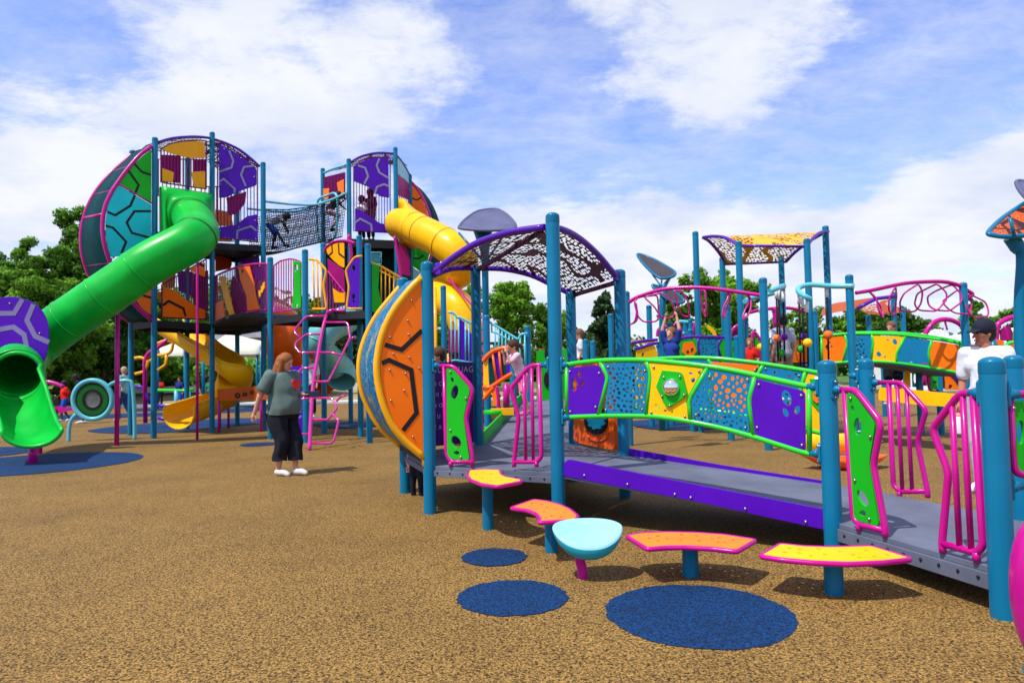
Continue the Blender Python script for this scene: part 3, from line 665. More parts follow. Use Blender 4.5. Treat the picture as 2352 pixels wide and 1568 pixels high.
gate(deck2, PFR, c10, [(1062, 320), (955, 316), (920, 345), (800, 500), (803, 535), (880, 742), (845, 1120), (850, 1170)], [[(1012, 325), (1065, 1130), (1032, 1172), (848, 1122)]], [[(1030, 1168), (1030, 1217)]],
     bars=[[(898, 378), (938, 1140)], [(955, 330), (1001, 1158)]], clampP=(R, Fp), r=.0215)
gate(deck2, PGS, c10, [(510, 262), (625, 262), (752, 400), (757, 420), (712, 580), (768, 840), (768, 876)], [[(560, 265), (585, 810), (620, 845), (766, 842)]], [[(618, 845), (618, 876)]],
     bars=[[(605, 270), (633, 842)], [(655, 295), (685, 840)]], clampP=(G, S), r=.0215)
gate(deck2, PGS, c10, [(1225, 268), (1120, 290), (1046, 370), (1080, 585), (1040, 845), (1040, 870)], [[(1160, 285), (1180, 815), (1160, 845), (1042, 845)]], [],
     infill=[(1150, 300), (1085, 350), (1095, 590), (1065, 835), (1165, 835)], r=.0215, clampP=(S, G))
gate(deck2, PRT, c12, [(1400, 990), (1568, 985), (1700, 1000)], [[(1425, 990), (1450, 1600), (1480, 1760), (1700, 1800)]], [],
     infill=[(1440, 1055), (1700, 1050), (1700, 1850), (1470, 1740)], holes=[(1520, 1360, 40, 120, 0), (1560, 1150, 18, 22, 0)], clampP=(R, T2), boltp=[(1465, 1125)], r=.0215)
m = MB(); clamp(m, R, PRT(c13(1010, 225)).z, (1, .12)); m.build('clamp', [TEAL, BOLT], deck2)
# magenta seat rim at the edge of the picture
sp = thing('spinner_seat', 'magenta moulded spinner shell at the bottom right edge of the scene', 'spinner', gz((2400, 1500)).to_tuple())
cen = gy((2404, 1360), 3.08)
m = MB(); prof = []
for k in range(15):
    a = math.pi*k/14; prof.append((.135*math.sin(a)**.8, -.325*math.cos(a)))
m.lathe(cen, prof, 40); m.build('shell', MAG, sp)
m = MB(); m.lathe(V((cen.x, cen.y, 0)), [(.10, -.02), (.10, .02), (.03, .04), (.03, max(.05, cen.z-.3))], 20); m.build('base', TEAL, sp)
# ================================================================== curved perch seats
def perch(label, top, base_px, mat, prad, holes, zoff=0.0, vseat=None):
    B = gz(c11(*base_px)); z = hz(B, c11(0, vseat)[1])
    t = thing('perch_seat', label, 'perch seat', (B.x, B.y, 0), 'curved perch seats in front of the ramp')
    P = [gz(c11(*p), z) for p in top]
    P = fil(P, .03, 4, True)
    m = MB(); m.tube(P, .016, 10, closed=True); m.build('edge_rim', MAG, t)
    c = sum(P, V())/len(P)
    hp = []
    for (x, y, ru, rv) in holes:
        q = gz(c11(x, y), z); rx = c11.r(ru)/F_PX*q.y; hp.append([V((q.x+rx*math.cos(a), q.y+rx*1.35*math.sin(a), z)) for a in [2*math.pi*k/10 for k in range(10)]])
    m = MB(); m.slab([p+(c-p).normalized()*.004 for p in P], .022, hp); m.build('seat', mat, t)
    m = MB(); m.lathe(V((B.x, B.y, 0)), [(prad, -.03), (prad, z-.02)], 22); m.build('pole', TEAL, t)
    m = MB(); m.box((B.x, B.y, z-.028), .22, .12, .02); m.build('bracket', TEAL, t); return t
YP = paint('yellow_seat_coating', (.93, .52, .004), .42, .08, bump=.1, bscale=90); OP = paint('orange_seat_coating', (.9, .24, .02), .42, .08, bump=.1, bscale=90)
perch('yellow curved perch seat with magenta rim, nearest the half-moon bubble', [(340, 80), (345, 100), (365, 112), (440, 126), (437, 134), (330, 155), (255, 145), (205, 125), (190, 105), (196, 82), (260, 78)], (285, 350), YP, .049,
      [(230, 100, 7, 4), (265, 92, 6, 4), (300, 100, 7, 4), (330, 115, 6, 4), (260, 120, 7, 4), (300, 132, 7, 4), (350, 128, 6, 4), (385, 127, 5, 3)], vseat=110)
perch('orange curved perch seat with magenta rim, partly behind the pale aqua bowl', [(390, 255), (498, 218), (560, 226), (620, 242), (665, 262), (702, 292), (690, 312), (520, 322), (528, 305), (510, 282), (470, 266)], (580, 455), OP, .049,
      [(490, 236, 8, 5), (535, 240, 8, 5), (560, 256, 7, 4), (510, 262, 7, 4), (600, 262, 8, 5), (545, 275, 7, 4), (640, 280, 7, 4), (580, 296, 8, 5), (625, 300, 7, 4), (555, 302, 6, 3)], vseat=272)
perch('orange curved perch seat with magenta rim, between the bowl and the yellow seat', [(928, 386), (1000, 374), (1120, 370), (1250, 373), (1380, 382), (1528, 405), (1440, 456), (1330, 443), (1200, 436), (1110, 437), (1025, 445)], (1226, 568), OP, .052,
      [(1075, 390, 9, 5), (1035, 400, 8, 4), (1118, 402, 8, 4), (1185, 383, 9, 4), (1255, 388, 8, 4), (1180, 408, 8, 4), (1265, 412, 9, 4), (1325, 402, 8, 4), (1358, 398, 9, 4), (1355, 418, 9, 4), (1385, 420, 8, 4), (1425, 408, 8, 4), (1075, 412, 8, 4)], vseat=405)
perch('large yellow curved perch seat with magenta rim, rightmost in front of the ramp', [(1548, 478), (1640, 424), (1750, 436), (1860, 440), (1960, 438), (2066, 435), (2250, 492), (2120, 507), (1960, 514), (1800, 508), (1650, 494)], (1892, 648), YP, .055,
      [(1685, 446, 10, 5), (1665, 466, 9, 4), (1735, 452, 9, 4), (1820, 450, 9, 4), (1730, 468, 9, 4), (1850, 475, 9, 4), (1785, 482, 9, 4), (1980, 478, 9, 4), (2040, 456, 9, 4), (2080, 486, 9, 4), (1920, 462, 8, 4), (2140, 478, 9, 4), (2010, 490, 8, 4)], vseat=470)
# pale aqua bowl on a bent magenta stalk
Bb = gz(c11(722, 576)); t = thing('bowl_seat', 'pale aqua moulded bowl seat on a bent magenta stalk', 'bowl seat', (Bb.x, Bb.y, 0))
zr = hz(Bb, c11(0, 345)[1])
c = gy(c11(746, 352), Bb.y); rr = .232
c.z += .012; NU, NR = 52, 14
def rimpt(a):
    sx = math.copysign(abs(math.cos(a))**.9, math.cos(a)); sn = math.sin(a); f = abs(sn)
    return (rr*sx, .15*f, .022*f) if sn >= 0 else (rr*sx, -.17*f, -.105*f**1.3)
rimf = [rimpt(2*math.pi*k/NU) for k in range(NU)]
hull = []
for i in range(NR+1):
    s = max(.02, i/NR); q = math.sin(s*1.5707)**.7; dp = .125*max(0, math.cos(s*1.5707))**1.1
    hull.append([V((c.x+x*q, c.y+y*q, c.z+z*q-dp-.03*(1-q))) for x, y, z in rimf])
m = MB(); m.loft(hull, closed=True)
for i in range(len(m.f)): m.mi[i] = 1
m.loft([[V((c.x+x*q, c.y+y*q, c.z+z*q**1.6+dz)) for x, y, z in rimf] for q, dz in ((1, 0), (.985, .010), (.95, .014), (.90, .010), (.75, .0), (.45, -.012), (.02, -.018))], closed=True)
m.build('bowl', [AQUS, AQUD], t)
m = MB(); q = Bb; m.tube(crm([V((q.x, q.y, -.03)), V((q.x+.002, q.y, .05)), V((q.x-.012, q.y, .12)), V((q.x+.0, q.y, .19)), V((c.x, c.y, c.z-.12))], 5), .034, 14); m.build('stalk', MAG, t)
# ================================================================== left tower
P1, P2, P3 = gz((353, 1006)), gz((487, 992)), gz((300, 999)); P4, P5 = gz((429, 986)), gz((545, 977)); P6 = gz((606, 986))
for P in (P1, P2, P3, P4, P5, P6): P.z = 0
tw = thing('play_tower', 'tall left play tower with a green and aqua half-moon drum on its left', 'play tower', ((P1+P2+P3+P4+P5+P6)/6).to_tuple())
for P, v in ((P1, 315), (P2, 303), (P3, 345), (P4, 362), (P5, 420), (P6, 372)): mkpost(tw, P, hz(P, v), .065)
zL = hz(P2, 746); zU = hz(P6, 566)
hexT = [P1, P2, P6, P5, P4, P3]
for z_ in (zL, zU):
    m = MB(); m.slab([V((p.x, p.y, z_)) for p in hexT], .05)
    for i in range(6):
        a, b = hexT[i], hexT[(i+1) % 6]; m.slab([(a.x, a.y, z_+.02), (b.x, b.y, z_+.02), (b.x, b.y, z_-.14), (a.x, a.y, z_-.14)], .04)
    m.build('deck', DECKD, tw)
Q12, Q26 = PL(P1, P2), PL(P2, P6)
def barsfill(parent, pl, cr, x0, x1, ytop, ybot, n, r=.012, mat=MAGD, frame=None, name='bar', fr_r=.017, fmat=None, frname='barrier_frame'):
    """frame tube following top and bottom rows plus n upright bars"""
    yt = ytop if callable(ytop) else (lambda x: ytop); yb = ybot if callable(ybot) else (lambda x: ybot)
    xs = [x0+(x1-x0)*k/12 for k in range(13)]
    m = MB(); loop = [(x, yt(x)) for x in xs]+[(x, yb(x)) for x in reversed(xs)]
    m.tube(fil(pl.m(cr.l(loop)), .02, 2), fr_r, 7, closed=True); fr = m.build(frname, fmat or mat, parent)
    for k in range(1, n+1):
        x = x0+(x1-x0)*k/(n+1); m = MB(); m.tube([pl(cr(x, yt(x))), pl(cr(x, yb(x)))], r, 6, caps=False); m.build(name, mat, fr)
    return fr
def linpts(pts):
    def f(x):
        for (a, b), (c_, d) in zip(pts, pts[1:]):
            if a <= x <= c_: return b+(d-b)*(x-a)/(c_-a)
        return pts[0][1] if x < pts[0][0] else pts[-1][1]
    return f
# front face, upper storey
tubeobj(Q12, c1, [(1325, 190), (1450, 155), (1600, 142), (1690, 144), (1760, 152)], .035, PURT, tw, 'arch_tube')
barsfill(tw, Q12, c1, 1352, 1732, linpts([(1352, 245), (1420, 203), (1520, 180), (1640, 170), (1732, 175)]), linpts([(1352, 525), (1732, 580)]), 13)
board(Q12, c1, [(1360, 247), (1420, 208), (1520, 186), (1640, 178), (1715, 184), (1725, 320), (1600, 322), (1500, 300), (1410, 272)], YELSH, tw, off=.03, r=.06)
board(Q12, c1, [(1362, 405), (1460, 440), (1450, 525), (1362, 512)], YELSH, tw, off=.03)
board(Q12, c1, [(1607, 437), (1722, 430), (1722, 575), (1628, 562)], YELSH, tw, off=.03)
# right face, purple boards with grey lines
tubeobj(Q26, c1, [(1805, 165), (1900, 197), (2010, 250), (2100, 318), (2182, 392)], .035, PURT, tw, 'arch_tube')
def lineboard(pl, cr, poly, mat, parent, lines, lm=GREYL, w=.045, bl=(), off=.0, r=.05):
    bd = board(pl, cr, poly, mat, parent, off=off, r=r)
    for l in lines: m = MB(); strip(m, pl.m(cr.l(l), off+.016), w, pl.n); m.build('pattern_line', lm, bd)
    for b_ in bl: m = MB(); bolts(m, [pl(cr(*b_), off+.012)], pl.n, .02); m.build('bolt', BOLT, bd)
    return bd
barsfill(tw, Q26, c1, 1828, 2162, linpts([(1828, 190), (1900, 215), (2000, 275), (2080, 335), (2162, 395)]), linpts([(1828, 990), (2162, 1025)]), 11)
lineboard(Q26, c1, [(1838, 205), (1900, 228), (2000, 288), (2080, 348), (2155, 410), (2155, 550), (2050, 585), (1960, 620), (1910, 650), (1840, 655)], PURP, tw,
          [[(1925, 258), (1960, 345), (1945, 400), (1842, 435)], [(2130, 385), (2050, 395), (2025, 460), (2065, 555)], [(1845, 515), (1880, 495), (1970, 578), (1970, 612)]], bl=[(1883, 245), (2027, 320), (1850, 355), (2135, 480), (1850, 540)], off=.03)
lineboard(Q26, c1, [(1842, 900), (1980, 882), (2070, 812), (2160, 790), (2170, 1018), (1842, 985)], PURP, tw, [[(1990, 1000), (1995, 930), (2108, 892), (2155, 930)]], bl=[(1848, 930), (2005, 900), (2145, 845), (2150, 1000)], off=.03)
# inner orange boards and the back railings of the upper deck
Q45, Q56, Q34 = PL(P4, P5), PL(P5, P6), PL(P3, P4)
barsfill(tw, Q45, c1, 1690, 2010, 560, linpts([(1690, 1010), (2010, 1020)]), 9)
board(Q45, c1, [(1810, 750), (1935, 775), (1960, 890), (1800, 890)], ORG, tw, off=.03)
board(Q45, c1, [(1820, 985), (1945, 1000), (1945, 1025), (1820, 1020)], ORG, tw, off=.03)
barsfill(tw, Q34, c1, 1330, 1640, 330, 640, 8)
# lower storey, front face (orange board with black line, bars)
barsfill(tw, Q12, c19, 425, 985, linpts([(425, 560), (985, 240)]), linpts([(425, 975), (985, 1000)]), 17)
lineboard(Q12, c19, [(437, 582), (590, 640), (700, 730), (850, 840), (968, 880), (970, 990), (437, 965)], ORG, tw, [[(440, 822), (515, 768), (700, 862), (728, 962)]], BLK, .06, off=.03)
lineboard(Q12, c19, [(765, 372), (860, 318), (968, 275), (970, 470), (905, 440)], ORG, tw, [[(880, 290), (965, 330)]], BLK, .06, off=.03)
board(Q45, c19, [(400, 470), (600, 430), (590, 610), (450, 600)], YELSH, tw, off=.02); board(Q34, c19, [(360, 650), (420, 650), (410, 760), (360, 740)], YELSH, tw)
board(Q45, c19, [(620, 380), (820, 400), (800, 700), (640, 640)], PURP, tw, off=.02)
board(Q45, c19, [(1100, 180), (1290, 240), (1310, 300), (1290, 360), (1100, 400)], ORGS, tw, off=.02)
barsfill(tw, Q56, c19, 1400, 1650, 235, 1000, 6)
board(Q56, c19, [(1390, 240), (1650, 190), (1650, 300), (1390, 330)], PURP, tw, off=.02)
for cr_, pl_, po_ in ((c19, Q45, [(820, 420), (1010, 380), (1010, 900), (860, 860), (800, 700)]), (c19, Q34, [(80, 700), (300, 640), (300, 1000), (120, 900)]), (c19, Q56, [(1400, 330), (1650, 300), (1650, 1000), (1400, 1000)])): board(pl_, cr_, po_, MAGP, tw, off=-.05)
board(Q12, c1, [(1356, 292), (1515, 300), (1515, 530), (1356, 520)], MAGP, tw, off=-.03)
board(Q12, c1, [(1620, 330), (1728, 330), (1728, 575), (1640, 565)], MAGP, tw, off=-.03)
board(Q26, c1, [(1900, 655), (2010, 620), (2070, 600), (2060, 700), (1990, 790), (1920, 800)], MAGP, tw, off=-.04)
fa = resamp(crm(Q12.m(c1.l([(1325, 192), (1450, 157), (1600, 144), (1690, 146), (1760, 154)])), 4), 14); fb = resamp(crm(Q26.m(c1.l([(1805, 168), (1900, 200), (2010, 253), (2100, 322), (2182, 395)])), 4), 14)
for f, o1, o2 in ((fa, P3-P1, P4-P2), (fb, P4-P2, P5-P6)):
    m = MB(); m.loft([[p.lerp(p+o1.lerp(o2, i/13), t/4)+V((0, 0, .12*math.sin(t/4*math.pi))) for t in range(5)] for i, p in enumerate(f)], uvs=True); m.build('roof_sheet', PERFM, tw)
# ---- half-moon drum on the left
nb = V((-(P1-P3).y, (P1-P3).x, 0)).normalized(); nb = nb if nb.x < 0 else -nb
PA1, PA3 = Plane(P1, nb), Plane(P3, nb)
fr = c1.l([(1275, 222), (1180, 290), (1090, 390), (1000, 510), (930, 620), (880, 740), (862, 870), (867, 980), (890, 1090), (922, 1185)])+[(275, 650), (308, 697), (350, 738)]
bk = c1.l([(1130, 262), (1050, 345), (950, 430), (850, 540), (770, 660), (710, 800), (683, 950), (685, 1080), (710, 1200), (748, 1300)])+[(225, 670), (262, 712), (300, 740)]
arc1 = resamp(crm(PA1.m(fr), 5), 40); arc3 = resamp(crm(PA3.m(bk), 5), 40)
for a in (arc1, arc3): m = MB(); m.tube(a, .045, 10); m.build('arch_tube', MAG, tw)
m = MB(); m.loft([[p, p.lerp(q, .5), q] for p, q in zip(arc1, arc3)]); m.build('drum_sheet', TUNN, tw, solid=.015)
for k in (6, 12, 17, 26, 31): m = MB(); m.tube([arc1[k], arc3[k]], .012 if k != 17 else .035, 6); m.build('drum_rib', MAG, tw)
def sector(pl, cr, poly, mat, parent, lines, lw=.05): return lineboard(pl, cr, poly, mat, parent, lines, BLK, lw, off=.0, r=.02)
sector(PA1, c1, [(1272, 250), (1200, 300), (1120, 378), (1045, 468), (988, 528), (1270, 692)], GRN, tw, [[(1110, 345), (1190, 435), (1270, 462)], [(1065, 405), (1165, 545), (1140, 610)]])
sector(PA1, c1, [(985, 540), (935, 630), (900, 740), (885, 870), (890, 985), (905, 1080), (930, 1152), (1010, 1145), (1250, 1130), (1270, 990), (1270, 712)], AQUA, tw,
       [[(905, 772), (968, 800), (1095, 720), (1135, 630)], [(1270, 765), (1130, 767), (1065, 860), (1108, 948), (1265, 990)], [(890, 888), (950, 905), (1060, 1022), (1020, 1120)]])
sector(PA1, c19, [(-20, 560), (60, 700), (95, 750), (180, 870), (285, 945), (290, 610), (230, 590)], ORG, tw, [[(160, 690), (290, 725)]])
tubeobj(PA1, c1, [(985, 530), (1125, 612), (1272, 700)], .02, MAG, tw, 'divider', sm=False, off=.02)
# ================================================================== green tube slide
gs = thing('tube_slide', 'green enclosed tube slide running down to the left from the left tower', 'slide', gd(75, 12.2).to_tuple())
TR = .43
def at(p, d): return gy(p, d)
mouth = at(c1(1600, 800), 16.4); 
path = [at(c1(1560, 770), 16.9), at(c1(1630, 850), 15.9), at(c1(1660, 950), 15.0), at(c1(1580, 1030), 14.6), at((348, 602), 14.3), at((291, 642), 14.2), at((233, 682), 14.1), at((190, 712), 14.1), at((145, 743), 14.1), at((90, 785), 14.1), at((52, 822), 13.7), at((38, 856), 12.8)]
sm_ = crm(path, 8)
m = MB(); m.tube(sm_, TR, 30, caps=False); m.build('tube', GRNS, gs, solid=.02)
def flange(parent, pth, i, R, mat, wd=.03, ex=.035):
    p = V(pth[i]); t = (V(pth[min(len(pth)-1, i+1)])-V(pth[i-1])).normalized(); m = MB()
    m.lathe(p-t*wd/2, [(R, -.01), (R+ex, 0), (R+ex, wd), (R, wd+.01)], 34, t); return m.build('flange', mat, parent)
GRNF = paint('dark_green_seam', (.01, .13, .02), .4, .1); YELF = paint('amber_seam', (.6, .20, .003), .4, .1)
for i, mt in ((6, GRNF), (20, GRNF), (36, GRNS), (48, GRNS), (62, GRNS), (76, GRNS)): flange(gs, sm_, i, TR, mt, ex=.022)
# square hood
hc = Q12.m(c1.l([(1340, 566), (1745, 625), (1765, 990), (1342, 975)]), .06); hs = []
nrmh = (V(sm_[1])-V(sm_[0])).normalized()
def ringat(p, t, R, n=32):
    e1 = (V((0, 0, 1))-t*t.z).normalized(); e2 = t.cross(e1); return [V(p)+(e2*math.cos(a)+e1*math.sin(a))*R for a in [2*math.pi*k/n+math.pi/4 for k in range(n)]]
rg = ringat(sm_[5], (V(sm_[6])-V(sm_[4])).normalized(), TR+.01)
def sqring(c4_, n=32):
    o = []
    for k in range(n):
        s_ = 4*k/n; i = int(s_); o.append(c4_[i].lerp(c4_[(i+1) % 4], s_-i))
    return o
cands = [sqring([hc[(j+s) % 4] for j in range(4)]) for s in range(4)]+[sqring([hc[(s-j) % 4] for j in range(4)]) for s in range(4)]
sq = min(cands, key=lambda q: sum((a-b).length for a, b in zip(q, rg)))
sec = [[a.lerp(b, f) for a, b in zip(sq, rg)] for f in (0, .12, .3, .55, .8, 1)]
push = Q12.n*.28
sec[1] = [a+push*.5 for a in sq]; sec[2] = [a.lerp(b, .18)+push*.6 for a, b in zip(sq, rg)]
m = MB(); m.loft([s for s in sec], closed=True); m.build('hood', GRNS, gs, solid=.02)
# open exit chute: sections from a full ring to a wide lip
ringc = [(.0, 40, 885, 12.7, TR, 360), (1, 42, 925, 12.25, TR*1.02, 250), (2, 50, 955, 11.9, TR*1.05, 200), (3, 62, 985, 11.55, TR*1.12, 170), (4, 70, 1006, 11.35, TR*1.22, 150), (5, 74, 1016, 11.15, TR*1.25, 130)]
secs = []
exd = V((.28, -.95, -.15)).normalized(); side = V((.96, .27, 0)).normalized(); upv = V((0, 0, 1))
cps = [at((38, 856), 12.85), at((39, 864), 12.7), at((41, 884), 12.45), at((45, 912), 12.15), at((56, 945), 11.8), at((68, 970), 11.5), at((74, 981), 11.3)]
opn = [360, 359, 262, 222, 190, 170, 160]; wid = [1, 1, 1.0, 1.0, .96, .95, 1.0]; dep = [1, 1, 1, 1, .95, .8, .72]
for cpt, o_, w_, d_ in zip(cps, opn, wid, dep):
    ha = math.radians(o_/2); secs.append([cpt+side*(TR*w_*math.sin(a))-upv*(TR*d_*math.cos(a)) for a in [-ha+2*ha*k/28 for k in range(29)]])
hood_ = secs[:2]; m = MB(); m.loft([[a.lerp(b, q/3) for a, b in zip(*hood_)] for q in range(4)]); m.build('mouth_hood', GRNS, gs, solid=.035)
secs = secs[1:]; ha = math.radians(118); secs[0] = [cps[1]+side*(TR*math.sin(a))-upv*(TR*math.cos(a)) for a in [-ha+2*ha*k/28 for k in range(29)]]; ring1 = hood_[1]
big_ = []
for i in range(len(secs)-1):
    for q in range(4): big_.append([a.lerp(b, q/4) for a, b in zip(secs[i], secs[i+1])])
big_.append(secs[-1])
m = MB(); m.loft(big_); m.build('exit_chute', GRNS, gs, solid=.035)
rim = [s[0] for s in big_]+secs[-1][1:-1]+[s[-1] for s in reversed(big_)]
m = MB(); m.tube(rim, .035, 10); m.build('chute_rim', GRNS, gs); m = MB(); m.tube(ring1[:-1], .04, 10, closed=True); m.build('mouth_rim', GRNS, gs)
L1 = gz((75, 1063)); m = MB(); m.tube([V((L1.x, L1.y, -.03)), V((L1.x, L1.y, .33))], [.075, .055], 14); m.build('leg', MAG, gs)
L2 = gz((145*.62, 1042)); m = MB(); m.tube([V((L2.x, L2.y, -.03)), V((L2.x, L2.y, .5))], .05, 12); m.build('leg', MAG, gs)
# support pole of the tube
SP = gz((268, 1023)); m = MB(); m.tube([V((SP.x, SP.y, -.02)), V((SP.x, SP.y, hz(SP, 700)))], .045, 12); m.build('support_pole', MAG, gs)
# purple board behind the slide exit
pb = thing('purple_board', 'large rounded purple board with grey angular lines at the left edge behind the slide mouth', 'board', gd(60, 13.6).to_tuple())
PPB = Plane(gd(60, 13.05), (1, .05, 0))
bd = lineboard(PPB, c2, [(-170, 250), (-60, 150), (60, 128), (180, 140), (280, 185), (350, 260), (385, 360), (385, 480), (365, 590), (330, 670), (305, 705), (258, 622), (190, 570), (90, 538), (-40, 562), (-180, 500)], PURP, pb,
          [[(-60, 262), (110, 260), (175, 150)], [(262, 190), (210, 315), (275, 440), (384, 488)], [(-30, 400), (0, 385), (105, 368), (190, 430), (212, 545)]], lm=paint('muted_violet_line', (.20, .17, .36), .5), w=.09, bl=[(78, 185), (312, 418), (312, 615)], r=.12)
P_ = gd(84, 13.3); m = MB(); m.tube([V((P_.x, P_.y, -.02)), V((P_.x, P_.y, 1.2))], .045, 10); m.build('pole', MAG, pb); 
P_ = gd(-60, 13.2); m = MB(); m.tube([V((P_.x, P_.y, -.02)), V((P_.x, P_.y, 1.2))], .045, 10); m.build('pole', MAG, pb)
# fire pole
FPo = gz((453, 1009)); fp = thing('fire_pole', 'thin magenta sliding pole in front of the left tower', 'pole', FPo.to_tuple())
m = MB(); m.tube([V((FPo.x, FPo.y, -.02)), V((FPo.x, FPo.y, hz(FPo, 520))), V((FPo.x-.1, FPo.y+.5, hz(FPo, 505)))], .03, 12); m.build('pole', MAG, fp)
# round spinner panel with legs
RP = gd(213, 15.6); rp = thing('ring_toy', 'round green and black spinner panel in an aqua ring, left of the left tower', 'spinner toy', RP.to_tuple())
PR = Plane(RP, (1, .1, 0)); cu, cv = c18(1090, 622); rr_ = c18.r(228)
m = MB(); m.tube(PR.ell((cu, cv), rr_, rr_, n=40), .055, 10, closed=True); m.build('ring', AQUT, rp)
for q0, q1, mt, nm, of in ((.95, .80, BLK, 'outer_band', .0), (.80, .54, paint('shaded_green_board', (.004, .12, .012), .5), 'green_band', .004), (.54, .40, BLK, 'inner_band', .008)):  # green band painted darker to stand for the panel lying in shade
    m = MB(); m.slab(PR.ell((cu, cv), rr_*q0, rr_*q0, n=40, off=of), .03, [PR.ell((cu, cv), rr_*q1, rr_*q1, n=40, off=of)]); m.build(nm, mt, rp)
m = MB(); m.slab(PR.ell((cu, cv), rr_*.40, rr_*.40, n=30), .012); clr, ntc, bc = nodes('clear_bubble'); bc.inputs['Transmission Weight'].default_value = .9; bc.inputs['Roughness'].default_value = .08; bc.inputs['Base Color'].default_value = (.8, .85, .85, 1); m.build('window', clr, rp)
for l in ([(900, 790), (845, 850), (815, 950), (808, 1112)], [(1275, 465), (1320, 430), (1400, 405), (1520, 402), (1560, 470), (1580, 800), (1585, 1000)]):
    m = MB(); q = PR.m(c18.l(l)); q[-1].z = -.02; m.tube(crm(q, 5), .04, 10); m.build('leg', AQUT, rp)
# ================================================================== bridge deck between towers (mid platform)
q1, q2, q3, q4, q5, q6 = gz((622, 1008)), gz((703, 1016)), gz((849, 1017)), gz((829, 1003)), gz((745, 995)), gd(806, 20.0)
for P in (q1, q2, q3, q4, q5): P.z = 0
mp_ = thing('play_platform', 'middle raised platform on short teal posts between the two towers', 'play structure', ((q1+q2+q3+q5)/4).to_tuple())
zM = hz(q2, 722)
for P, v in ((q1, 590), (q2, 572), (q3, 559), (q4, 540), (q5, 558)): mkpost(mp_, P, hz(P, v), .063)
q4b = V((q4.x+.1, q4.y+.3, 0)); hexM = [q1, q2, q3, q4b, q5]
m = MB(); m.slab([V((p.x, p.y, zM)) for p in hexM], .05)
for i in range(5):
    a, b = hexM[i], hexM[(i+1) % 5]; m.slab([(a.x, a.y, zM+.02), (b.x, b.y, zM+.02), (b.x, b.y, zM-.13), (a.x, a.y, zM-.13)], .04)
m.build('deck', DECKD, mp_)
QA, QB, QC = PL(q1, q2), PL(q2, q3), PL(q3, V((-2.0, 14.6, 0)))
barsfill(mp_, QA, c19, 1838, 2178, linpts([(1838, 322), (1920, 262), (2040, 236), (2110, 246), (2178, 275)]), linpts([(1838, 905), (2178, 868)]), 10, mat=MAG, r=.012)
board(QA, c19, [(2085, 262), (2178, 278), (2182, 850), (2068, 862), (2100, 560)], GRN, mp_, [(2128, 345, 28, 36, 0), (2110, 388, 16, 16, 0), (2130, 825, 14, 22, 20)], off=.03)
for s in ([(805, 1058), (868, 1060), (950, 1150), (925, 1275), (952, 1475), (835, 1475)], [(1250, 1030), (1188, 1038), (1112, 1150), (1140, 1290), (1120, 1472), (1250, 1472)]):
    m = MB(); m.tube(fil(QB.m(c3.l(s)), .06, 4), .024, 8); f_ = m.build('barrier_frame', YELT, mp_)
for x0, y0, y1 in ((838, 1070, 1470), (872, 1075, 1470), (905, 1120, 1470)):
    m = MB(); m.tube(QB.m(c3.l([(x0, y0), (x0+12, y1)])), .018, 6); m.build('bar', YELT, mp_)
board(QB, c3, [(1192, 1042), (1232, 1042), (1225, 1462), (1132, 1462), (1152, 1290), (1126, 1155)], PURP, mp_, [(1180, 1130, 14, 26, -10), (1178, 1370, 14, 24, 10), (1180, 1410, 10, 12, 0)])
board(QC, c3, [(1330, 1092), (1395, 1112), (1385, 1300), (1415, 1440), (1375, 1510), (1330, 1495)], GRN, mp_, off=.02)
m = MB(); m.tube(crm(QC.m(c3.l([(1322, 1088), (1400, 1115), (1480, 1160), (1570, 1212)])), 4), .024, 8); st = m.build('stair_rail', YELT, mp_)
for x in (1410, 1445, 1480, 1515, 1548): m = MB(); m.tube(QC.m(c3.l([(x, 1120+(x-1400)*.53), (x, 1440+(x-1410)*.4)])), .014, 6); m.build('bar', YELT, st)
m = MB(); m.tube(QC.m(c3.l([(1395, 1150), (1570, 1245)])), .018, 6); m.build('rail', YELT, st)
m = MB(); m.tube(QC.m(c3.l([(1385, 1430), (1570, 1500)])), .018, 6); m.build('rail', YELT, st)
# back side of the platform: yellow pattern board under a magenta arch
QD = PL(q5, q4b)
lineboard(QD, c3, [(950, 968), (985, 940), (1040, 922), (1100, 918), (1102, 1132), (1060, 1110), (1005, 1062), (960, 1010)], YELSH, mp_, [[(995, 935), (998, 1000), (965, 1030)], [(1100, 1045), (1055, 1010), (1050, 925)]], BLK, .04)
m = MB(); m.tube(crm(QD.m(c3.l([(935, 1000), (945, 965), (1000, 920), (1060, 903), (1130, 905), (1190, 925)])), 5), .035, 8); m.build('arch_tube', MAG, mp_)
barsfill(mp_, QD, c3, 955, 1110, linpts([(955, 1150), (1110, 1345)]), linpts([(955, 1500), (1110, 1500)]), 5, mat=MAG)
board(QD, c3, [(1005, 1300), (1050, 1335), (1105, 1340), (1105, 1420), (1020, 1420)], YELSH, mp_, off=.03)
board(QD, c3, [(960, 1050), (1100, 1150), (1105, 1335), (1050, 1330), (1000, 1250), (965, 1150)], MAGP, mp_, off=-.03)
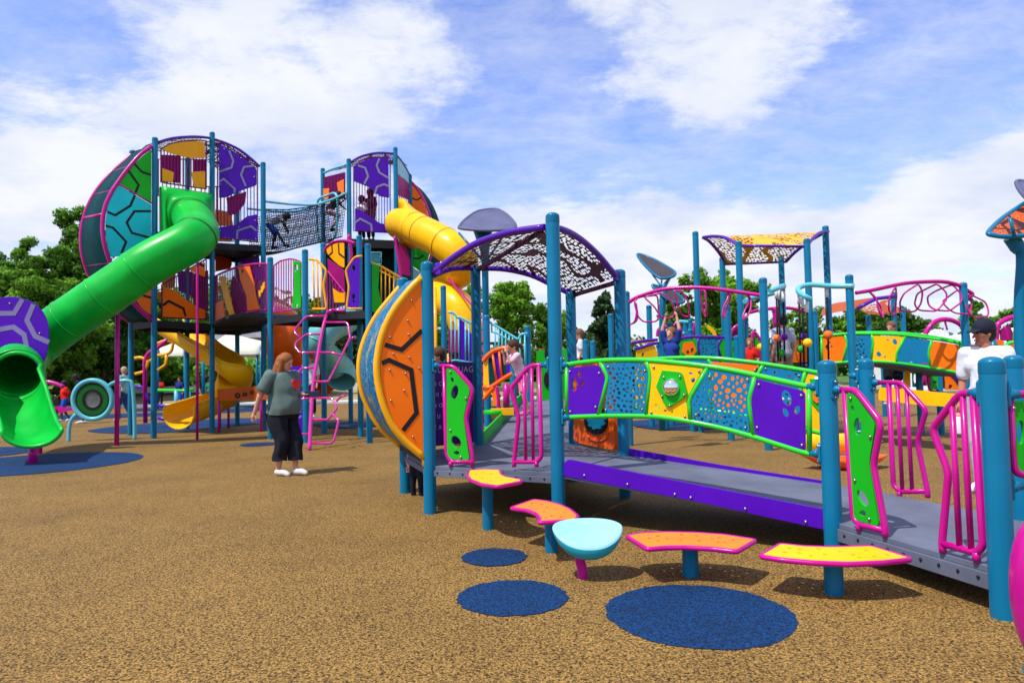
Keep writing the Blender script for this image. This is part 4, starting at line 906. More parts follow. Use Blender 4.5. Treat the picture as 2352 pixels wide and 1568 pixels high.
# ---- climbing wall between left tower and middle platform
cw = thing('bridge_wall', 'curved magenta railing wall with orange and yellow strips between left tower and middle platform', 'railing', ((P2+q1)/2+V((0, 0, zM))).to_tuple())
QW = PL(P2.lerp(P6, .05), q1); zt_ = linpts([(1105, 450), (1250, 385), (1400, 330), (1600, 300), (1755, 300)]); zb_ = linpts([(1105, 1030), (1300, 1005), (1400, 950), (1550, 905), (1660, 880), (1755, 880)])
barsfill(cw, QW, c19, 1108, 1752, zt_, zb_, 30, mat=MAGD, r=.011, fmat=MAG, fr_r=.028)
board(QW, c19, [(1150, 462), (1215, 450), (1262, 620), (1345, 945), (1290, 975), (1225, 780)], YELSH, cw, off=.035)
board(QW, c19, [(1392, 345), (1530, 328), (1590, 560), (1610, 700), (1650, 868), (1510, 892), (1500, 720), (1420, 500)], ORG, cw, [(1445, 392, 18, 26, 0)], off=.035)
board(QW, c19, [(1105, 800), (1190, 760), (1230, 1020), (1105, 1030)], ORG, cw, off=.02)
for x in (1660, 1690, 1712): board(QW, c19, [(x-12, 640-(x-1660)*1.9), (x+12, 625-(x-1660)*1.9), (x+14, 710-(x-1660)*1.9), (x-8, 730-(x-1660)*1.9)], YELSH, cw, off=.035)
board(QW, c19, [(1550, 330), (1700, 330), (1735, 470), (1640, 520), (1590, 470)], PURP, cw, off=-.03)
board(QW, c19, [(1330, 450), (1400, 560), (1480, 720), (1500, 890), (1350, 930), (1290, 600)], MAGP, cw, off=-.03)
m = MB(); a_, b_ = P2, q1; zz0 = hz(P2, 748); nn_ = QW.n
secs = []
for k in range(13):
    t_ = k/12; p = a_.lerp(b_, t_); z_ = zz0*(1-t_)+zM*t_+.16*math.sin(t_*math.pi); secs.append([V((p.x, p.y, z_))-nn_*-.03, V((p.x, p.y, z_))-nn_*1.1])
m.loft(secs); m.build('deck', DECKD, cw, solid=.12)
# ================================================================== loop climber
MAGL = paint('glossy_magenta_paint', (.55, .006, .26), .16, .1, coat=.7, spec=.5)
lc = thing('loop_climber', 'magenta loop ladder leaning against the middle platform behind the woman', 'climber', gz((713, 1034)).to_tuple())
b0 = gz((713, 1034)); tp = QB((745, 722), .05); ax = (QB.a)
PLc = Plane(b0, ax, (tp-b0))
PLc.n = ax.cross((tp-b0)).normalized()
PLc.P = b0
def lcp(l): return PLc.m(c14.l(l))
m = MB(); pole = lcp([(456, 1545), (478, 1100), (500, 800), (540, 560), (590, 280), (640, 95)]); pole += [QB(c14(680, 45), .12), QB(c14(740, 38), .02), QB(c14(830, 42), .02)]
m.tube(crm(pole, 5), .036, 12); m.build('pole', MAGL, lc)
for l in ([(640, 98), (430, 102), (385, 145), (298, 245), (305, 285), (365, 330)], [(590, 292), (425, 293), (310, 385), (305, 430), (352, 490), (545, 490)], [(520, 652), (380, 655), (350, 685), (295, 840)],
          [(620, 166), (850, 166), (872, 190), (892, 335), (800, 525), (665, 790), (640, 798), (505, 798)], [(555, 488), (690, 488), (800, 522)], [(892, 345), (950, 318)], [(480, 974), (695, 974), (740, 1040), (750, 1090), (655, 1205), (480, 1205)],
          [(710, 1150), (770, 1215), (720, 1430), (690, 1458), (470, 1458)], [(250, 1360), (450, 1360)], [(300, 966), (360, 985), (480, 975)], [(745, 1010), (790, 960), (855, 945)]):
    m = MB(); m.tube(fil(lcp(l), .035, 3), .022, 10); m.build('loop', MAGL, lc)
# ================================================================== right tower
r2, r3 = gd(806, 19.6), gd(915, 20.0); r1, r4 = gd(745, 20.6), gd(948, 21.2)
for P in (r1, r2, r3, r4): P.z = 0
tr = thing('play_tower', 'right play tower with purple boards and an orange half-moon drum on its right', 'play tower', ((r1+r2+r3+r4)/4).to_tuple())
for P, v in ((r1, 386), (r2, 364), (r3, 338), (r4, 400)): mkpost(tr, P, hz(P, v), .065)
zR = hz(r2, 550); 
m = MB(); hexR = [r1, r2, r3, r4]; m.slab([V((p.x, p.y, zR)) for p in hexR], .05)
for i in range(4):
    a, b = hexR[i], hexR[(i+1) % 4]; m.slab([(a.x, a.y, zR+.02), (b.x, b.y, zR+.02), (b.x, b.y, zR-.22), (a.x, a.y, zR-.22)], .04)
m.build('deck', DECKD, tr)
R12, R23, R34 = PL(r1, r2), PL(r2, r3), PL(r3, r4)
tubeobj(R23, c3, [(1145, 250), (1230, 200), (1330, 172), (1420, 165), (1515, 172)], .035, PURT, tr, 'arch_tube')
barsfill(tr, R23, c3, 1180, 1485, linpts([(1180, 275), (1250, 225), (1350, 198), (1485, 205)]), linpts([(1180, 820), (1485, 835)]), 12)
lineboard(R23, c3, [(1185, 278), (1250, 235), (1350, 205), (1470, 208), (1478, 545), (1400, 530), (1300, 450), (1185, 405)], PURP, tr,
          [[(1215, 270), (1275, 290), (1300, 360), (1268, 425)], [(1395, 212), (1372, 270), (1395, 330), (1470, 375)], [(1355, 510), (1375, 450), (1435, 428), (1475, 445)]], w=.055, off=.03)
lineboard(R23, c3, [(1190, 630), (1250, 650), (1330, 710), (1400, 755), (1480, 770), (1480, 832), (1190, 818)], PURP, tr, [[(1190, 748), (1235, 718), (1325, 765), (1332, 825)]], w=.055, off=.03)
barsfill(tr, R12, c3, 925, 1105, linpts([(925, 375), (1105, 330)]), linpts([(925, 555), (1105, 545)]), 14, r=.02)
board(R12, c3, [(925, 380), (1100, 335), (1100, 550), (925, 555)], MAGP, tr, off=-.02)
board(R12, c3, [(925, 465), (975, 462), (968, 550), (925, 552)], ORG, tr, off=.03); board(R12, c3, [(1040, 415), (1098, 385), (1098, 500), (1055, 520)], ORG, tr, off=.03)
tubeobj(R12, c3, [(925, 335), (1000, 300), (1110, 268)], .03, AQUT, tr, 'arch_tube')
m = MB(); m.loft([[R12(c3(925, 335), .0), R34(c3(1650, 350))], [R12(c3(1110, 268)), R34(c3(1545, 200))]]); 
board(R34, c3, [(1548, 195), (1600, 260), (1640, 345), (1640, 420), (1600, 380), (1548, 340)], AQUS, tr)
board(R34, c3, [(1548, 345), (1600, 385), (1642, 425), (1642, 560), (1548, 520)], MAGP, tr)
tubeobj(R34, c3, [(1535, 180), (1580, 235), (1620, 300), (1655, 365)], .035, PURT, tr, 'arch_tube')
barsfill(tr, R34, c3, 1550, 1640, 480, 620, 5)
ft = resamp(crm(R23.m(c3.l([(1145, 252), (1230, 203), (1330, 175), (1420, 168), (1515, 175)])), 4), 14)
m = MB(); m.loft([[p.lerp(p+(r1-r2).lerp(r4-r3, i/13), t/4) for t in range(5)] for i, p in enumerate(ft)], uvs=True); m.build('roof_sheet', PERFM, tr)
# interior: dark lower enclosure
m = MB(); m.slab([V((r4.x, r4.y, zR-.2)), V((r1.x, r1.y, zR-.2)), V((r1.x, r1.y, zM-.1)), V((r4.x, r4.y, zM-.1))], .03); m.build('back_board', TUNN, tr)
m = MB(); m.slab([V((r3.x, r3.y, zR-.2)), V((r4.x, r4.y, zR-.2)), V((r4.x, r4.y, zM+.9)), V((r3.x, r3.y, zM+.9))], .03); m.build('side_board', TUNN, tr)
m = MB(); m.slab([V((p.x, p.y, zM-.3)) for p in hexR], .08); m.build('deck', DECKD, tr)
barsfill(tr, R23, c3, 1325, 1410, 1000, 1100, 4, mat=AQUT)
# drum on the right
nb = V((1, .25, 0)).normalized(); PRd = Plane(r4, nb)
arcr = resamp(crm(PRd.m(c3.l([(1655, 400), (1700, 450), (1750, 525), (1795, 620), (1830, 740), (1845, 860), (1840, 980), (1810, 1080), (1760, 1180), (1700, 1240)])), 5), 30)
PRe = Plane(r3, nb); arcs_ = [p+(r3-r4)*.25 for p in arcr]
m = MB(); m.tube(arcr, .04, 8); m.build('arch_tube', MAG, tr)
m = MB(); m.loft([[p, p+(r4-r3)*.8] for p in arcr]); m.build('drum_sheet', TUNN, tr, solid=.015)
q_ = c3.l([(1655, 400), (1700, 455), (1748, 530), (1790, 620), (1825, 735)])
m = MB()
sector(PRd, c3, [(1665, 425), (1700, 462), (1745, 535), (1785, 625), (1818, 735), (1665, 640)], ORG, tr, [[(1670, 545), (1710, 560), (1745, 540)], [(1670, 635), (1700, 640), (1720, 665)]], .04)
sector(PRd, c3, [(1665, 645), (1820, 740), (1832, 860), (1825, 985), (1800, 1075), (1665, 1000)], GRN, tr, [[(1680, 1050), (1730, 1050), (1770, 1020)]], .05)
sector(PRd, c3, [(1668, 960), (1802, 1050), (1750, 1170), (1668, 1110)], GRN, tr, [])
sector(PRd, c3, [(1668, 1120), (1745, 1170), (1695, 1228), (1668, 1230)], AQUS, tr, [])
# magenta slanted poles between the levels
for cr_, l, d in ((c3, [(1135, 850), (1160, 1000), (1150, 1100)], 18.6), (c3, [(1522, 865), (1548, 1000), (1572, 1180), (1575, 1260)], 19.2)):
    m = MB(); m.tube(crm([gy(cr_(*p), d) for p in l], 4), .045, 8); m.build('slanted_pole', MAG, tr)
board(Plane(gd(935, 19.4), (1, .3, 0)), c3, [(1560, 920), (1620, 960), (1650, 1060), (1655, 1200), (1580, 1180), (1560, 1050)], MAGP, tr)
# ================================================================== net bridge
nb_ = thing('net_bridge', 'black rope net bridge with aqua rails strung between the two towers', 'net bridge', ((P6+r2)/2+V((0, 0, 4))).to_tuple())
PN = PL(P6, r2)
topn = linpts([(430, 572), (520, 583), (620, 594), (720, 600), (800, 604), (870, 598), (960, 570), (1040, 538), (1120, 498)])
midn = linpts([(430, 640), (620, 645), (800, 622), (960, 575), (1120, 520)]); botn = linpts([(430, 985), (540, 990), (620, 980), (700, 962), (800, 932), (960, 895), (1120, 855)])
def depthoff(x, f):       # sag outward at the bottom
    return 0
bx = (r1-r2); bx.z = 0; bw = bx.normalized()*1.05
for side_ in (0, 1):
    nm = 'near' if side_ == 0 else 'far'
    m = MB(); xs_ = [430+690*k/14 for k in range(15)]; pts = [PN(c3(x, topn(x)))+bw*side_ for x in xs_]; m.tube(crm(pts, 3), .03, 8); m.build('rail', AQUT, nb_)
    m = MB(); nx_, ny_ = (46, 15)
    def np_(i, j):
        x = 432+686*i/nx_; y = midn(x)+(botn(x)-midn(x))*j/ny_; p = PN(c3(x, y)); f = j/ny_
        return p+bw*((.22*f) if side_ == 0 else (1-.22*f))+V((0, 0, .015*math.sin(i*1.7+j)))
    for j in range(ny_+1): m.tube([np_(i, j) for i in range(nx_+1)], .008, 4, caps=False)
    for i in range(nx_+1): m.tube([np_(i, j) for j in range(ny_+1)], .008, 4, caps=False)
    if side_ == 0:
        for i in range(2, nx_, 1):
            for j in range(1, ny_, 1): m.ball(np_(i, j), .015, n=6)
    m.build('net', ROPE, nb_)
m = MB(); m.loft([[PN(c3(x, botn(x)))+bw*.22, PN(c3(x, botn(x)))+bw*.78] for x in xs_]); m.build('floor', DECKD, nb_, solid=.04)
m = MB(); hp = [PN(c3(x, midn(x)-3))+bw*0 for x in xs_]; m.tube(hp, .014, 6); m.build('top_rope', ROPE, nb_)
m = MB(); e0 = [r2+V((0, 0, z))+bw*s_ for z, s_ in ((zR+.02, .22), (zR+.35, .0), (zR+1.25, -.02), (zR+1.35, .5), (zR+1.25, 1.0), (zR+.35, 1.0), (zR+.02, .8))]
m.tube(crm([p+V((-.35, -.05, 0)) for p in e0], 5, True), .035, 8, closed=True); m.build('end_hoop', AQUT, nb_)
# ================================================================== yellow spiral tube slide
ys_ = thing('tube_slide', 'yellow enclosed spiral tube slide on the right side of the right tower', 'slide', gd(1050, 18.5).to_tuple())
yp = [at(c3(1560, 760), 19.9), at(c3(1650, 770), 19.3), at(c3(1760, 830), 18.8), at(c3(1900, 900), 18.4), at(c3(2010, 975), 18.1), at(c3(2080, 1060), 18.1), at(c3(2075, 1150), 18.6), at(c3(1990, 1205), 19.4), at(c3(1890, 1260), 19.8), at(c3(1880, 1330), 19.4), at(c3(1960, 1400), 18.7), at(c3(2060, 1470), 18.3), at((1075, 765), 18.2), at((1085, 800), 18.6), at((1060, 835), 19.4), at((1000, 865), 19.8), at((960, 890), 19.4), at((950, 925), 18.6)]
sy = crm(yp, 8)
m = MB(); m.tube(sy, .43, 28, caps=False); m.build('tube', YELS, ys_, solid=.02)
for i in (16, 27, 40, 54, 68, 82, 96, 112): flange(ys_, sy, i, .43, YELF if i < 30 else YELS, ex=.02, wd=.025)
hc = [r3+V((.08, -.02, zR+z_)) for z_ in (1.25, -.05)]; hc2 = [r3.lerp(r4, .95)+V((.08, 0, zR+z_)) for z_ in (1.0, -.05)]
sqc = [hc[0], hc2[0], hc2[1], hc[1]]; rg = ringat(sy[12], (V(sy[13])-V(sy[11])).normalized(), .44)
cands = [sqring([sqc[(j+s) % 4] for j in range(4)]) for s in range(4)]+[sqring([sqc[(s-j) % 4] for j in range(4)]) for s in range(4)]
sq = min(cands, key=lambda q: sum((a-b).length for a, b in zip(q, rg)))
m = MB(); m.loft([sq, [a.lerp(b, .15)+V((.15, -.15, 0)) for a, b in zip(sq, rg)], [a.lerp(b, .6)+V((.05, -.05, 0)) for a, b in zip(sq, rg)], rg], closed=True); m.build('hood', YELS, ys_, solid=.02)
for pa, pb_ in (((1030, 640), (1110, 730)),): m = MB(); m.tube([gy(pa, 18.2), gy(pb_, 17.2), gz((1112, 1000))], .03, 8); m.build('brace', MAG, ys_)
for u_ in (985, 1003):
    m = MB(); P_ = gd(u_, 17.4); m.tube([P_, V((P_.x, P_.y, hz(P_, 660)))], .045, 8); m.build('post', YELT, ys_)
# ================================================================== open yellow flume slide (left) 
fs = thing('open_slide', 'open yellow curved slide under the left tower with its exit at the left', 'slide', gd(430, 18.2).to_tuple())
fp_ = [(c2(1330, 400), 19.3), (c2(1450, 470), 18.9), (c2(1600, 570), 18.5), (c2(1740, 660), 18.3), (c2(1830, 740), 18.1), (c2(1845, 830), 18.2), (c2(1800, 920), 18.6), (c2(1700, 985), 18.8), (c2(1580, 1030), 18.3), (c2(1460, 1070), 17.8), (c2(1400, 1105), 17.5)]
sf = crm([at(p, d) for p, d in fp_], 6); secs = []
for i, p in enumerate(sf):
    t_ = (sf[min(i+1, len(sf)-1)]-sf[max(0, i-1)]); t_.z *= .5; t_.normalize(); sd = t_.cross(V((0, 0, 1))).normalized()
    secs.append([p+sd*(.42*math.sin(a)*1.0)-V((0, 0, .40*math.cos(a)-.2)) for a in [-1.9+3.8*k/18 for k in range(19)]])
m = MB(); m.loft(secs); m.build('chute', YELS, fs, solid=.03)
for e in (0, 18): m = MB(); m.tube([s[e] for s in secs], .03, 8); m.build('chute_rim', YELS, fs)
for u_, v_ in ((505, 962), (525, 955)): 
    P_ = gd(u_, 18.9); m = MB(); m.tube([P_, V((P_.x, P_.y, .75))], .035, 8); m.build('leg', MAG, fs)
sg = thing('rope_board', 'long orange board with brown cut-out shapes below the yellow open slide', 'board', gd(560, 17.2).to_tuple())
PS = Plane(gd(560, 17.3), (1, .05, 0)); board(PS, c2, [(1705, 855), (1985, 832), (2120, 835), (2120, 935), (1990, 938), (1705, 945)], paint('burnt_orange_board', (.55, .10, .01), .5), sg)
for x, y, q in ((1862, 905, 22), (1920, 895, 18), (1975, 880, 16)): m = MB(); m.slab(PS.ell(c2(x, y), c2.r(q), c2.r(q), n=9, off=.02), .01, [PS.ell(c2(x, y), c2.r(q*.45), c2.r(q*.45), n=9, off=.02)]); m.build('cut_out', BLK, sg)
for u_ in (503, 600): P_ = gd(u_, 17.35); m = MB(); m.tube([P_, V((P_.x, P_.y, 1.0))], .035, 8); m.build('leg', MAG, sg)
# ================================================================== orange and aqua spiral tubes under the middle platform
def simpletube(label, pts, r, mat, base):
    t = thing('tube_slide', label, 'slide', base); s = crm([at(p, d) for p, d in pts], 7); m = MB(); m.tube(s, r, 24, caps=False); m.build('tube', mat, t, solid=.02)
    for i in range(9, len(s)-4, 11): flange(t, s, i, r, mat, ex=.02, wd=.02)
    return t
simpletube('orange enclosed spiral slide hanging under the middle platform beside the woman', [(c14(60, 130), 19.6), (c14(170, 190), 18.9), (c14(190, 320), 18.6), (c14(190, 450), 18.9), (c14(260, 560), 19.6), (c14(380, 640), 20.0), (c14(500, 730), 19.7), (c14(560, 800), 19.2)], .47, ORGS, gd(690, 19).to_tuple())
simpletube('pale aqua enclosed spiral slide behind the magenta loop climber', [(c14(860, 130), 18.6), (c14(760, 180), 18.1), (c14(640, 250), 17.8), (c14(570, 360), 17.7), (c14(590, 480), 18.0), (c14(700, 590), 18.5), (c14(800, 690), 18.8), (c14(800, 800), 18.6)], .36, paint('teal_tube_plastic', (.16, .52, .55), .32, coat=.2), gd(770, 18).to_tuple())
sgn = thing('sign_board', 'purple information board with pale lettering behind the woman', 'sign', gd(692, 13.9).to_tuple())
PSg = Plane(gz((690, 1012)), (1, .0, 0)); bds = board(PSg, c14, [(205, 640), (378, 636), (392, 1420), (255, 1420)], PURP, sgn, r=.02)
for i, (row, y) in enumerate([('HELLO', 690), ('YES', 740), ('THANKS', 790), ('WATER', 840), ('MORE', 1080), ('HELP', 1130), ('STOP', 1180)]):
    text(row, PSg(c14(318, y), .014), .085, LET, bds, V((1, 0, 0)), PSg.n)
# ================================================================== tall six-post shelter with amber shade (right middle)
def six(label, pxs, base):
    pass
sh2 = thing('shade_shelter', 'tall six-post shelter with amber perforated shade, right of centre', 'shelter', gd(1752, 14.8).to_tuple())
W1, W2, W3, W4, W5, W6 = gd(1611, 15.0), gd(1671, 16.0), gd(1711, 13.7), gd(1808, 15.8), gd(1870, 13.6), gd(1914, 14.5)
for P, v in ((W1, 531), (W2, 590), (W3, 553), (W4, 585), (W5, 547), (W6, 518)): mkpost(sh2, P, hz(P, v), .065)
def P3(cr, pts, P): return [gy(cr(*p), P.y) for p in pts]
def arcbetween(cr, pts, Pa, Pb):
    n = len(pts); return [gy(cr(*p), Pa.y+(Pb.y-Pa.y)*i/(n-1)) for i, p in enumerate(pts)]
gl = resamp(crm(arcbetween(c7, [(1222, 185), (1170, 145), (1110, 112), (1040, 97), (960, 95), (880, 105)], W3, W1), 4), 16)
gl2 = resamp(crm(arcbetween(c7, [(880, 108), (930, 135), (985, 190), (1040, 260), (1080, 325), (1105, 368)], W1, W2), 4), 16)
gr = resamp(crm(arcbetween(c7, [(1895, 195), (1925, 150), (1965, 105), (2010, 68), (2055, 50), (2105, 48)], W5, W6), 4), 16)
gr2 = resamp(crm(arcbetween(c7, [(2105, 50), (2040, 75), (1960, 120), (1870, 180), (1770, 260), (1690, 345)], W6, W4), 4), 16)
for f, k in ((gl, gr), (gl2, gr2)):
    m = MB(); m.loft([[a.lerp(b, t/5) for t in range(6)] for a, b in zip(f, k)], uvs=True); m.build('shade_sheet', PERFY, sh2)
for c in (gl, gl2, gr, gr2): m = MB(); m.tube(c, .035, 8); m.build('arch_tube', PURT, sh2)
for a, b in ((gl[0], gr[0]), (gl2[-1], gr2[-1])): m = MB(); m.tube([a, b], .028, 8); m.build('edge_tube', PURT, sh2)
# ================================================================== leaf shades on poles
def leaf(label, P, vtop, pts, d0, d1, ribs=True, mat=GLEAF, cr=c6):
    t = thing('leaf_shade', label, 'leaf shade', P.to_tuple(), 'leaf-shaped shades on poles')
    n = len(pts); n2 = n//2; c = sum((V((p[0], p[1], 0)) for p in pts), V())/n
    vmin, vmax = min(p[1] for p in pts), max(p[1] for p in pts)
    P3_ = [gy(p, d0+(d1-d0)*(vmax-p[1])/(vmax-vmin)) for p in pts]
    P3_ = crm(P3_, 5, True)
    m = MB(); m.tube(P3_, .03, 8, closed=True); rm = m.build('rim', TEAL if mat is not GLEAF else GLEAF, t)
    m = MB(); m.slab(P3_, .02); m.build('leaf', mat, t)
    return t, P3_
Pg = gd(1121, 13.2); t, L3 = leaf('grey leaf-shaped shade on a teal pole behind the maroon canopy', Pg, 0, [c6(275, 220), (c6(330, 160)), c6(420, 100), c6(520, 80), c6(600, 82), c6(680, 130), c6(745, 205), c6(735, 235), c6(690, 250), c6(500, 256), c6(330, 245), c6(280, 235)], 12.8, 14.2)
zl = gy(c6(500, 258), 12.9).z; m = MB(); m.tube([Pg, V((Pg.x, Pg.y, zl-.55)), V((Pg.x, Pg.y, zl-.3)), V((Pg.x-.03, Pg.y, zl+.1))], [.065, .065, .09, .19], 16); m.build('pole', TEAL, t)
for dx in (-.5, .42): m = MB(); m.tube([V((Pg.x, Pg.y, zl-.55)), V((Pg.x+dx, Pg.y+.05, zl+.06))], .022, 8); m.build('brace', TEAL, t)
Pg = gd(1521, 15.5); t, L3 = leaf('dark leaf-shaped shade tilted on a branching pole, behind the left magenta ladder', Pg, 0, [c7(238, 270), c7(300, 280), c7(400, 320), c7(500, 375), c7(580, 425), c7(608, 455), c7(590, 485), c7(520, 507), c7(450, 500), c7(380, 450), c7(300, 370), c7(250, 305)], 15.6, 16.6, mat=paint('dark_leaf_board', (.06, .05, .06), .5))
m = MB(); m.tube([Pg, gy((1521, 700), 15.5), gy(c7(490, 600), 15.5)], .07, 12); m.build('pole', TEAL, t)
for a, b in (((480, 610), (555, 500)), ((470, 580), (475, 510)), ((470, 585), (385, 470))): m = MB(); m.tube([gy(c7(*a), 15.5), gy(c7(*b), 15.9)], [.06 if a[0] == 480 else .02, .03 if a[0] == 480 else .02], 8); m.build('brace', TEAL, t)
t, L3 = leaf('lower dark leaf-shaped shade on the same branching pole', gd(1512, 15.3), 0, [c7(385, 570), c7(430, 580), c7(520, 600), c7(600, 640), c7(690, 715), c7(670, 745), c7(590, 740), c7(500, 690), c7(430, 630), c7(395, 600)], 15.3, 15.6, mat=paint('dark_leaf_board', (.06, .05, .06), .5))
Pg = gd(2361, 8.4); ORL = perforated('orange_mesh_leaf', (.75, .11, .01), 34, .36, .5, (3.2, .05), .7)
_m, _nt, _b = nodes('orange_veined_leaf'); _uv = N(_nt, 'ShaderNodeUVMap'); _v = N(_nt, 'ShaderNodeTexVoronoi'); _v.feature = 'DISTANCE_TO_EDGE'; _v.inputs['Scale'].default_value = 3.4; _nt.links.new(_uv.outputs[0], _v.inputs['Vector'])
_n = N(_nt, 'ShaderNodeTexNoise'); _n.inputs['Scale'].default_value = 45; _nt.links.new(_uv.outputs[0], _n.inputs[0]); _r = ramp(_nt, [(.42, (.10, .01, .004)), (.52, (.85, .13, .005))]); _nt.links.new(_n.outputs[0], _r.inputs[0])
_r2 = ramp(_nt, [(.04, (.06, .008, .004)), (.09, (1, 1, 1))]); _nt.links.new(_v.outputs[0], _r2.inputs[0]); _x = N(_nt, 'ShaderNodeMix', data_type='RGBA', blend_type='MULTIPLY'); _x.inputs[0].default_value = 1
_nt.links.new(_r.outputs[0], _x.inputs[6]); _nt.links.new(_r2.outputs[0], _x.inputs[7]); _nt.links.new(_x.outputs[2], _b.inputs['Base Color']); ORV = _m
t, L3 = leaf('orange leaf-shaped shade on a curving teal pole at the right edge', Pg, 0, [c8(1502, 440), c8(1530, 400), c8(1600, 335), c8(1700, 265), c8(1800, 205), c8(1900, 180), c8(2000, 250), c8(2000, 360), c8(1900, 430), c8(1780, 455), c8(1640, 466), c8(1540, 455)], 8.2, 9.0, mat=ORV)
for l in ([(1660, 325), (1695, 465)], [(1800, 210), (1790, 455)]): m = MB(); m.tube([gy(c8(*p), 8.1) for p in l], .02, 8); m.build('rib', TEAL, t)
m = MB(); m.tube(crm([V((Pg.x, Pg.y, -.02)), V((Pg.x, Pg.y, 1.8)), gy(c8(1755, 620), 8.4), gy(c8(1715, 540), 8.4), gy(c8(1665, 468), 8.4)], 5), [.07]*12+[.085]*10, 14); m.build('pole', TEAL, t)
m = MB(); m.tube([gy(c8(1745, 560), 8.4), gy(c8(1800, 480), 8.4)], .02, 8); m.build('brace', TEAL, t)
t, L3 = leaf('upper grey leaf-shaped shade cut by the right edge', gd(2375, 8.6), 0, [c8(1710, 65), c8(1760, 62), c8(1860, 90), c8(1960, 200), c8(1900, 230), c8(1800, 190), c8(1740, 130)], 8.6, 9.2)
m = MB(); m.tube([gd(2375, 8.6), gy((2375, 470), 8.6)], .05, 10); m.build('pole', TEAL, t)
# ================================================================== overhead ladders with loops
U1, U2, U3, U4 = gd(1447, 12.6), gd(1766, 11.5), gd(1966, 11.7), gd(2229, 12.2)
def ladder(label, Pa, Pb, va, vb, cr, railp, loops, mat=MAG, r=.034):
    t = thing('overhead_ladder', label, 'overhead ladder', ((Pa+Pb)/2).to_tuple(), 'magenta overhead ladders')
    for P, v in ((Pa, va), (Pb, vb)): mkpost(t, P, hz(P, v), .065)
    pl = PL(Pa, Pb); off = Plane(Pa, Pb-Pa)
    m = MB(); m.tube(crm(pl.m(cr.l(railp)), 5), r, 10); m.build('rail', mat, t)
    for i, l in enumerate(loops):
        q = pl.m(cr.l(l)); n = len(q)
        q = [p+pl.n*(.10*math.sin(2*math.pi*k/n+i)) for k, p in enumerate(q)]
        m = MB(); m.tube(fil(q, .06, 3, True), .0155, 8, closed=True); m.build('loop', mat, t)
    return t, pl
ladder('magenta overhead loop ladder with the hanging boy, left of the two', U1, U2, 668, 637, c7, [(140, 750), (190, 715), (250, 685), (400, 635), (500, 612), (600, 602), (720, 596), (850, 597), (980, 606), (1100, 622), (1300, 650), (1470, 675)],
       [[(250, 690), (215, 735), (255, 880), (300, 935), (410, 928), (435, 895), (420, 665)], [(310, 690), (420, 790), (470, 885), (510, 900), (570, 885), (590, 840), (575, 740), (480, 650)],
        [(610, 630), (640, 800), (665, 870), (720, 880), (740, 850), (735, 730), (680, 630)], [(850, 625), (870, 820), (890, 875), (912, 880), (918, 830), (915, 625)],
        [(1110, 620), (1140, 660), (1135, 720), (1110, 800), (1097, 900), (1082, 880), (1090, 780), (1130, 690)], [(1285, 640), (1345, 700), (1352, 800), (1330, 870), (1290, 915), (1272, 890), (1288, 810), (1335, 720)],
        [(215, 735), (238, 800), (240, 880), (222, 940), (150, 968), (146, 960), (210, 930), (228, 870)]])
ladder('magenta overhead loop ladder above the orange and yellow bridge, right of the two', U3, U4, 630, 648, c8, [(530, 878), (650, 858), (800, 825), (880, 810), (950, 802), (1100, 795), (1200, 800), (1290, 825), (1350, 862), (1385, 890), (1335, 915)],
       [[(620, 860), (660, 920), (660, 1000), (690, 1055), (720, 1060), (735, 1020), (730, 960), (690, 900), (650, 870)], [(795, 835), (745, 910), (750, 990), (790, 1035), (840, 1035), (850, 980), (845, 900), (815, 845)],
        [(960, 815), (875, 880), (870, 940), (890, 1010), (985, 1015), (1000, 960), (990, 880)], [(1120, 810), (1000, 880), (990, 960), (1010, 1005), (1110, 1015), (1165, 930), (1165, 880)],
        [(1140, 860), (1085, 900), (1085, 970), (1110, 1005), (1190, 1015), (1270, 950), (1280, 890), (1240, 815)], [(1310, 850), (1175, 940), (1180, 990), (1220, 1030), (1330, 1040), (1385, 960), (1390, 890)],
        [(1320, 920), (1312, 960), (1340, 1050), (1380, 1062), (1490, 1050), (1520, 1000), (1515, 940), (1400, 885)]])
# ================================================================== rope-and-ball spinners hanging from aqua arms
def balls(label, arm, armd, ropes, bls, r=.04):
    t = thing('ball_rope_toy', label, 'rope toy', arm[0].to_tuple(), 'rope-and-ball toys on aqua arms')
    m = MB(); m.tube(crm(arm, 5), .045, 10); m.build('arm', AQUT, t)
    for (x, z0, z1, y) in ropes: m = MB(); m.tube([gy((x[0], z0), y), gy((x[1], z1), y)], .016, 6); m.build('rope', ROPE, t); m = MB(); m.tube([gy((x[0], z0-6), y), gy((x[0], z0+18), y)], .03, 8); m.build('hanger', WHITE, t)
    for (u, v, rp, y, mt) in bls:
        m = MB(); m.ball(gy((u, v), y), rp/F_PX*y, n=16); m.build('ball', mt, t)
BORG = paint('orange_ball', (.9, .17, .02), .45); BPUR = paint('purple_ball', (.14, .01, .42), .45); BYEL = paint('yellow_ball', (.9, .5, .01), .45); BGRN = paint('green_ball', (.02, .36, .04), .45)
balls('aqua ring arm with ropes and orange, purple, green and yellow balls, left one', [gy((1768, 668), 11.5), gy(c7(1600, 605), 11.6), gy(c7(1670, 580), 12.2), gy(c7(1600, 640), 12.6), gy(c7(1350, 700), 12.6), gy(c7(1290, 730), 12.3)], 0,
      [((c7(1598, 0)[0], c7(1615, 0)[0]), 668, 830, 12.0), ((c7(1618, 0)[0], c7(1640, 0)[0]), 670, 830, 12.1), ((c7(1665, 0)[0], c7(1680, 0)[0]), 675, 830, 12.2), ((c7(1440, 0)[0], c7(1462, 0)[0]), 700, 850, 12.4)],
      [(*c7(1605, 1090), c7.r(35), 12.0, BORG), (*c7(1675, 1080), c7.r(36), 12.2, BPUR), (*c7(1640, 1238), c7.r(43), 12.1, BGRN), (*c7(1445, 1180), c7.r(38), 12.4, BYEL)])
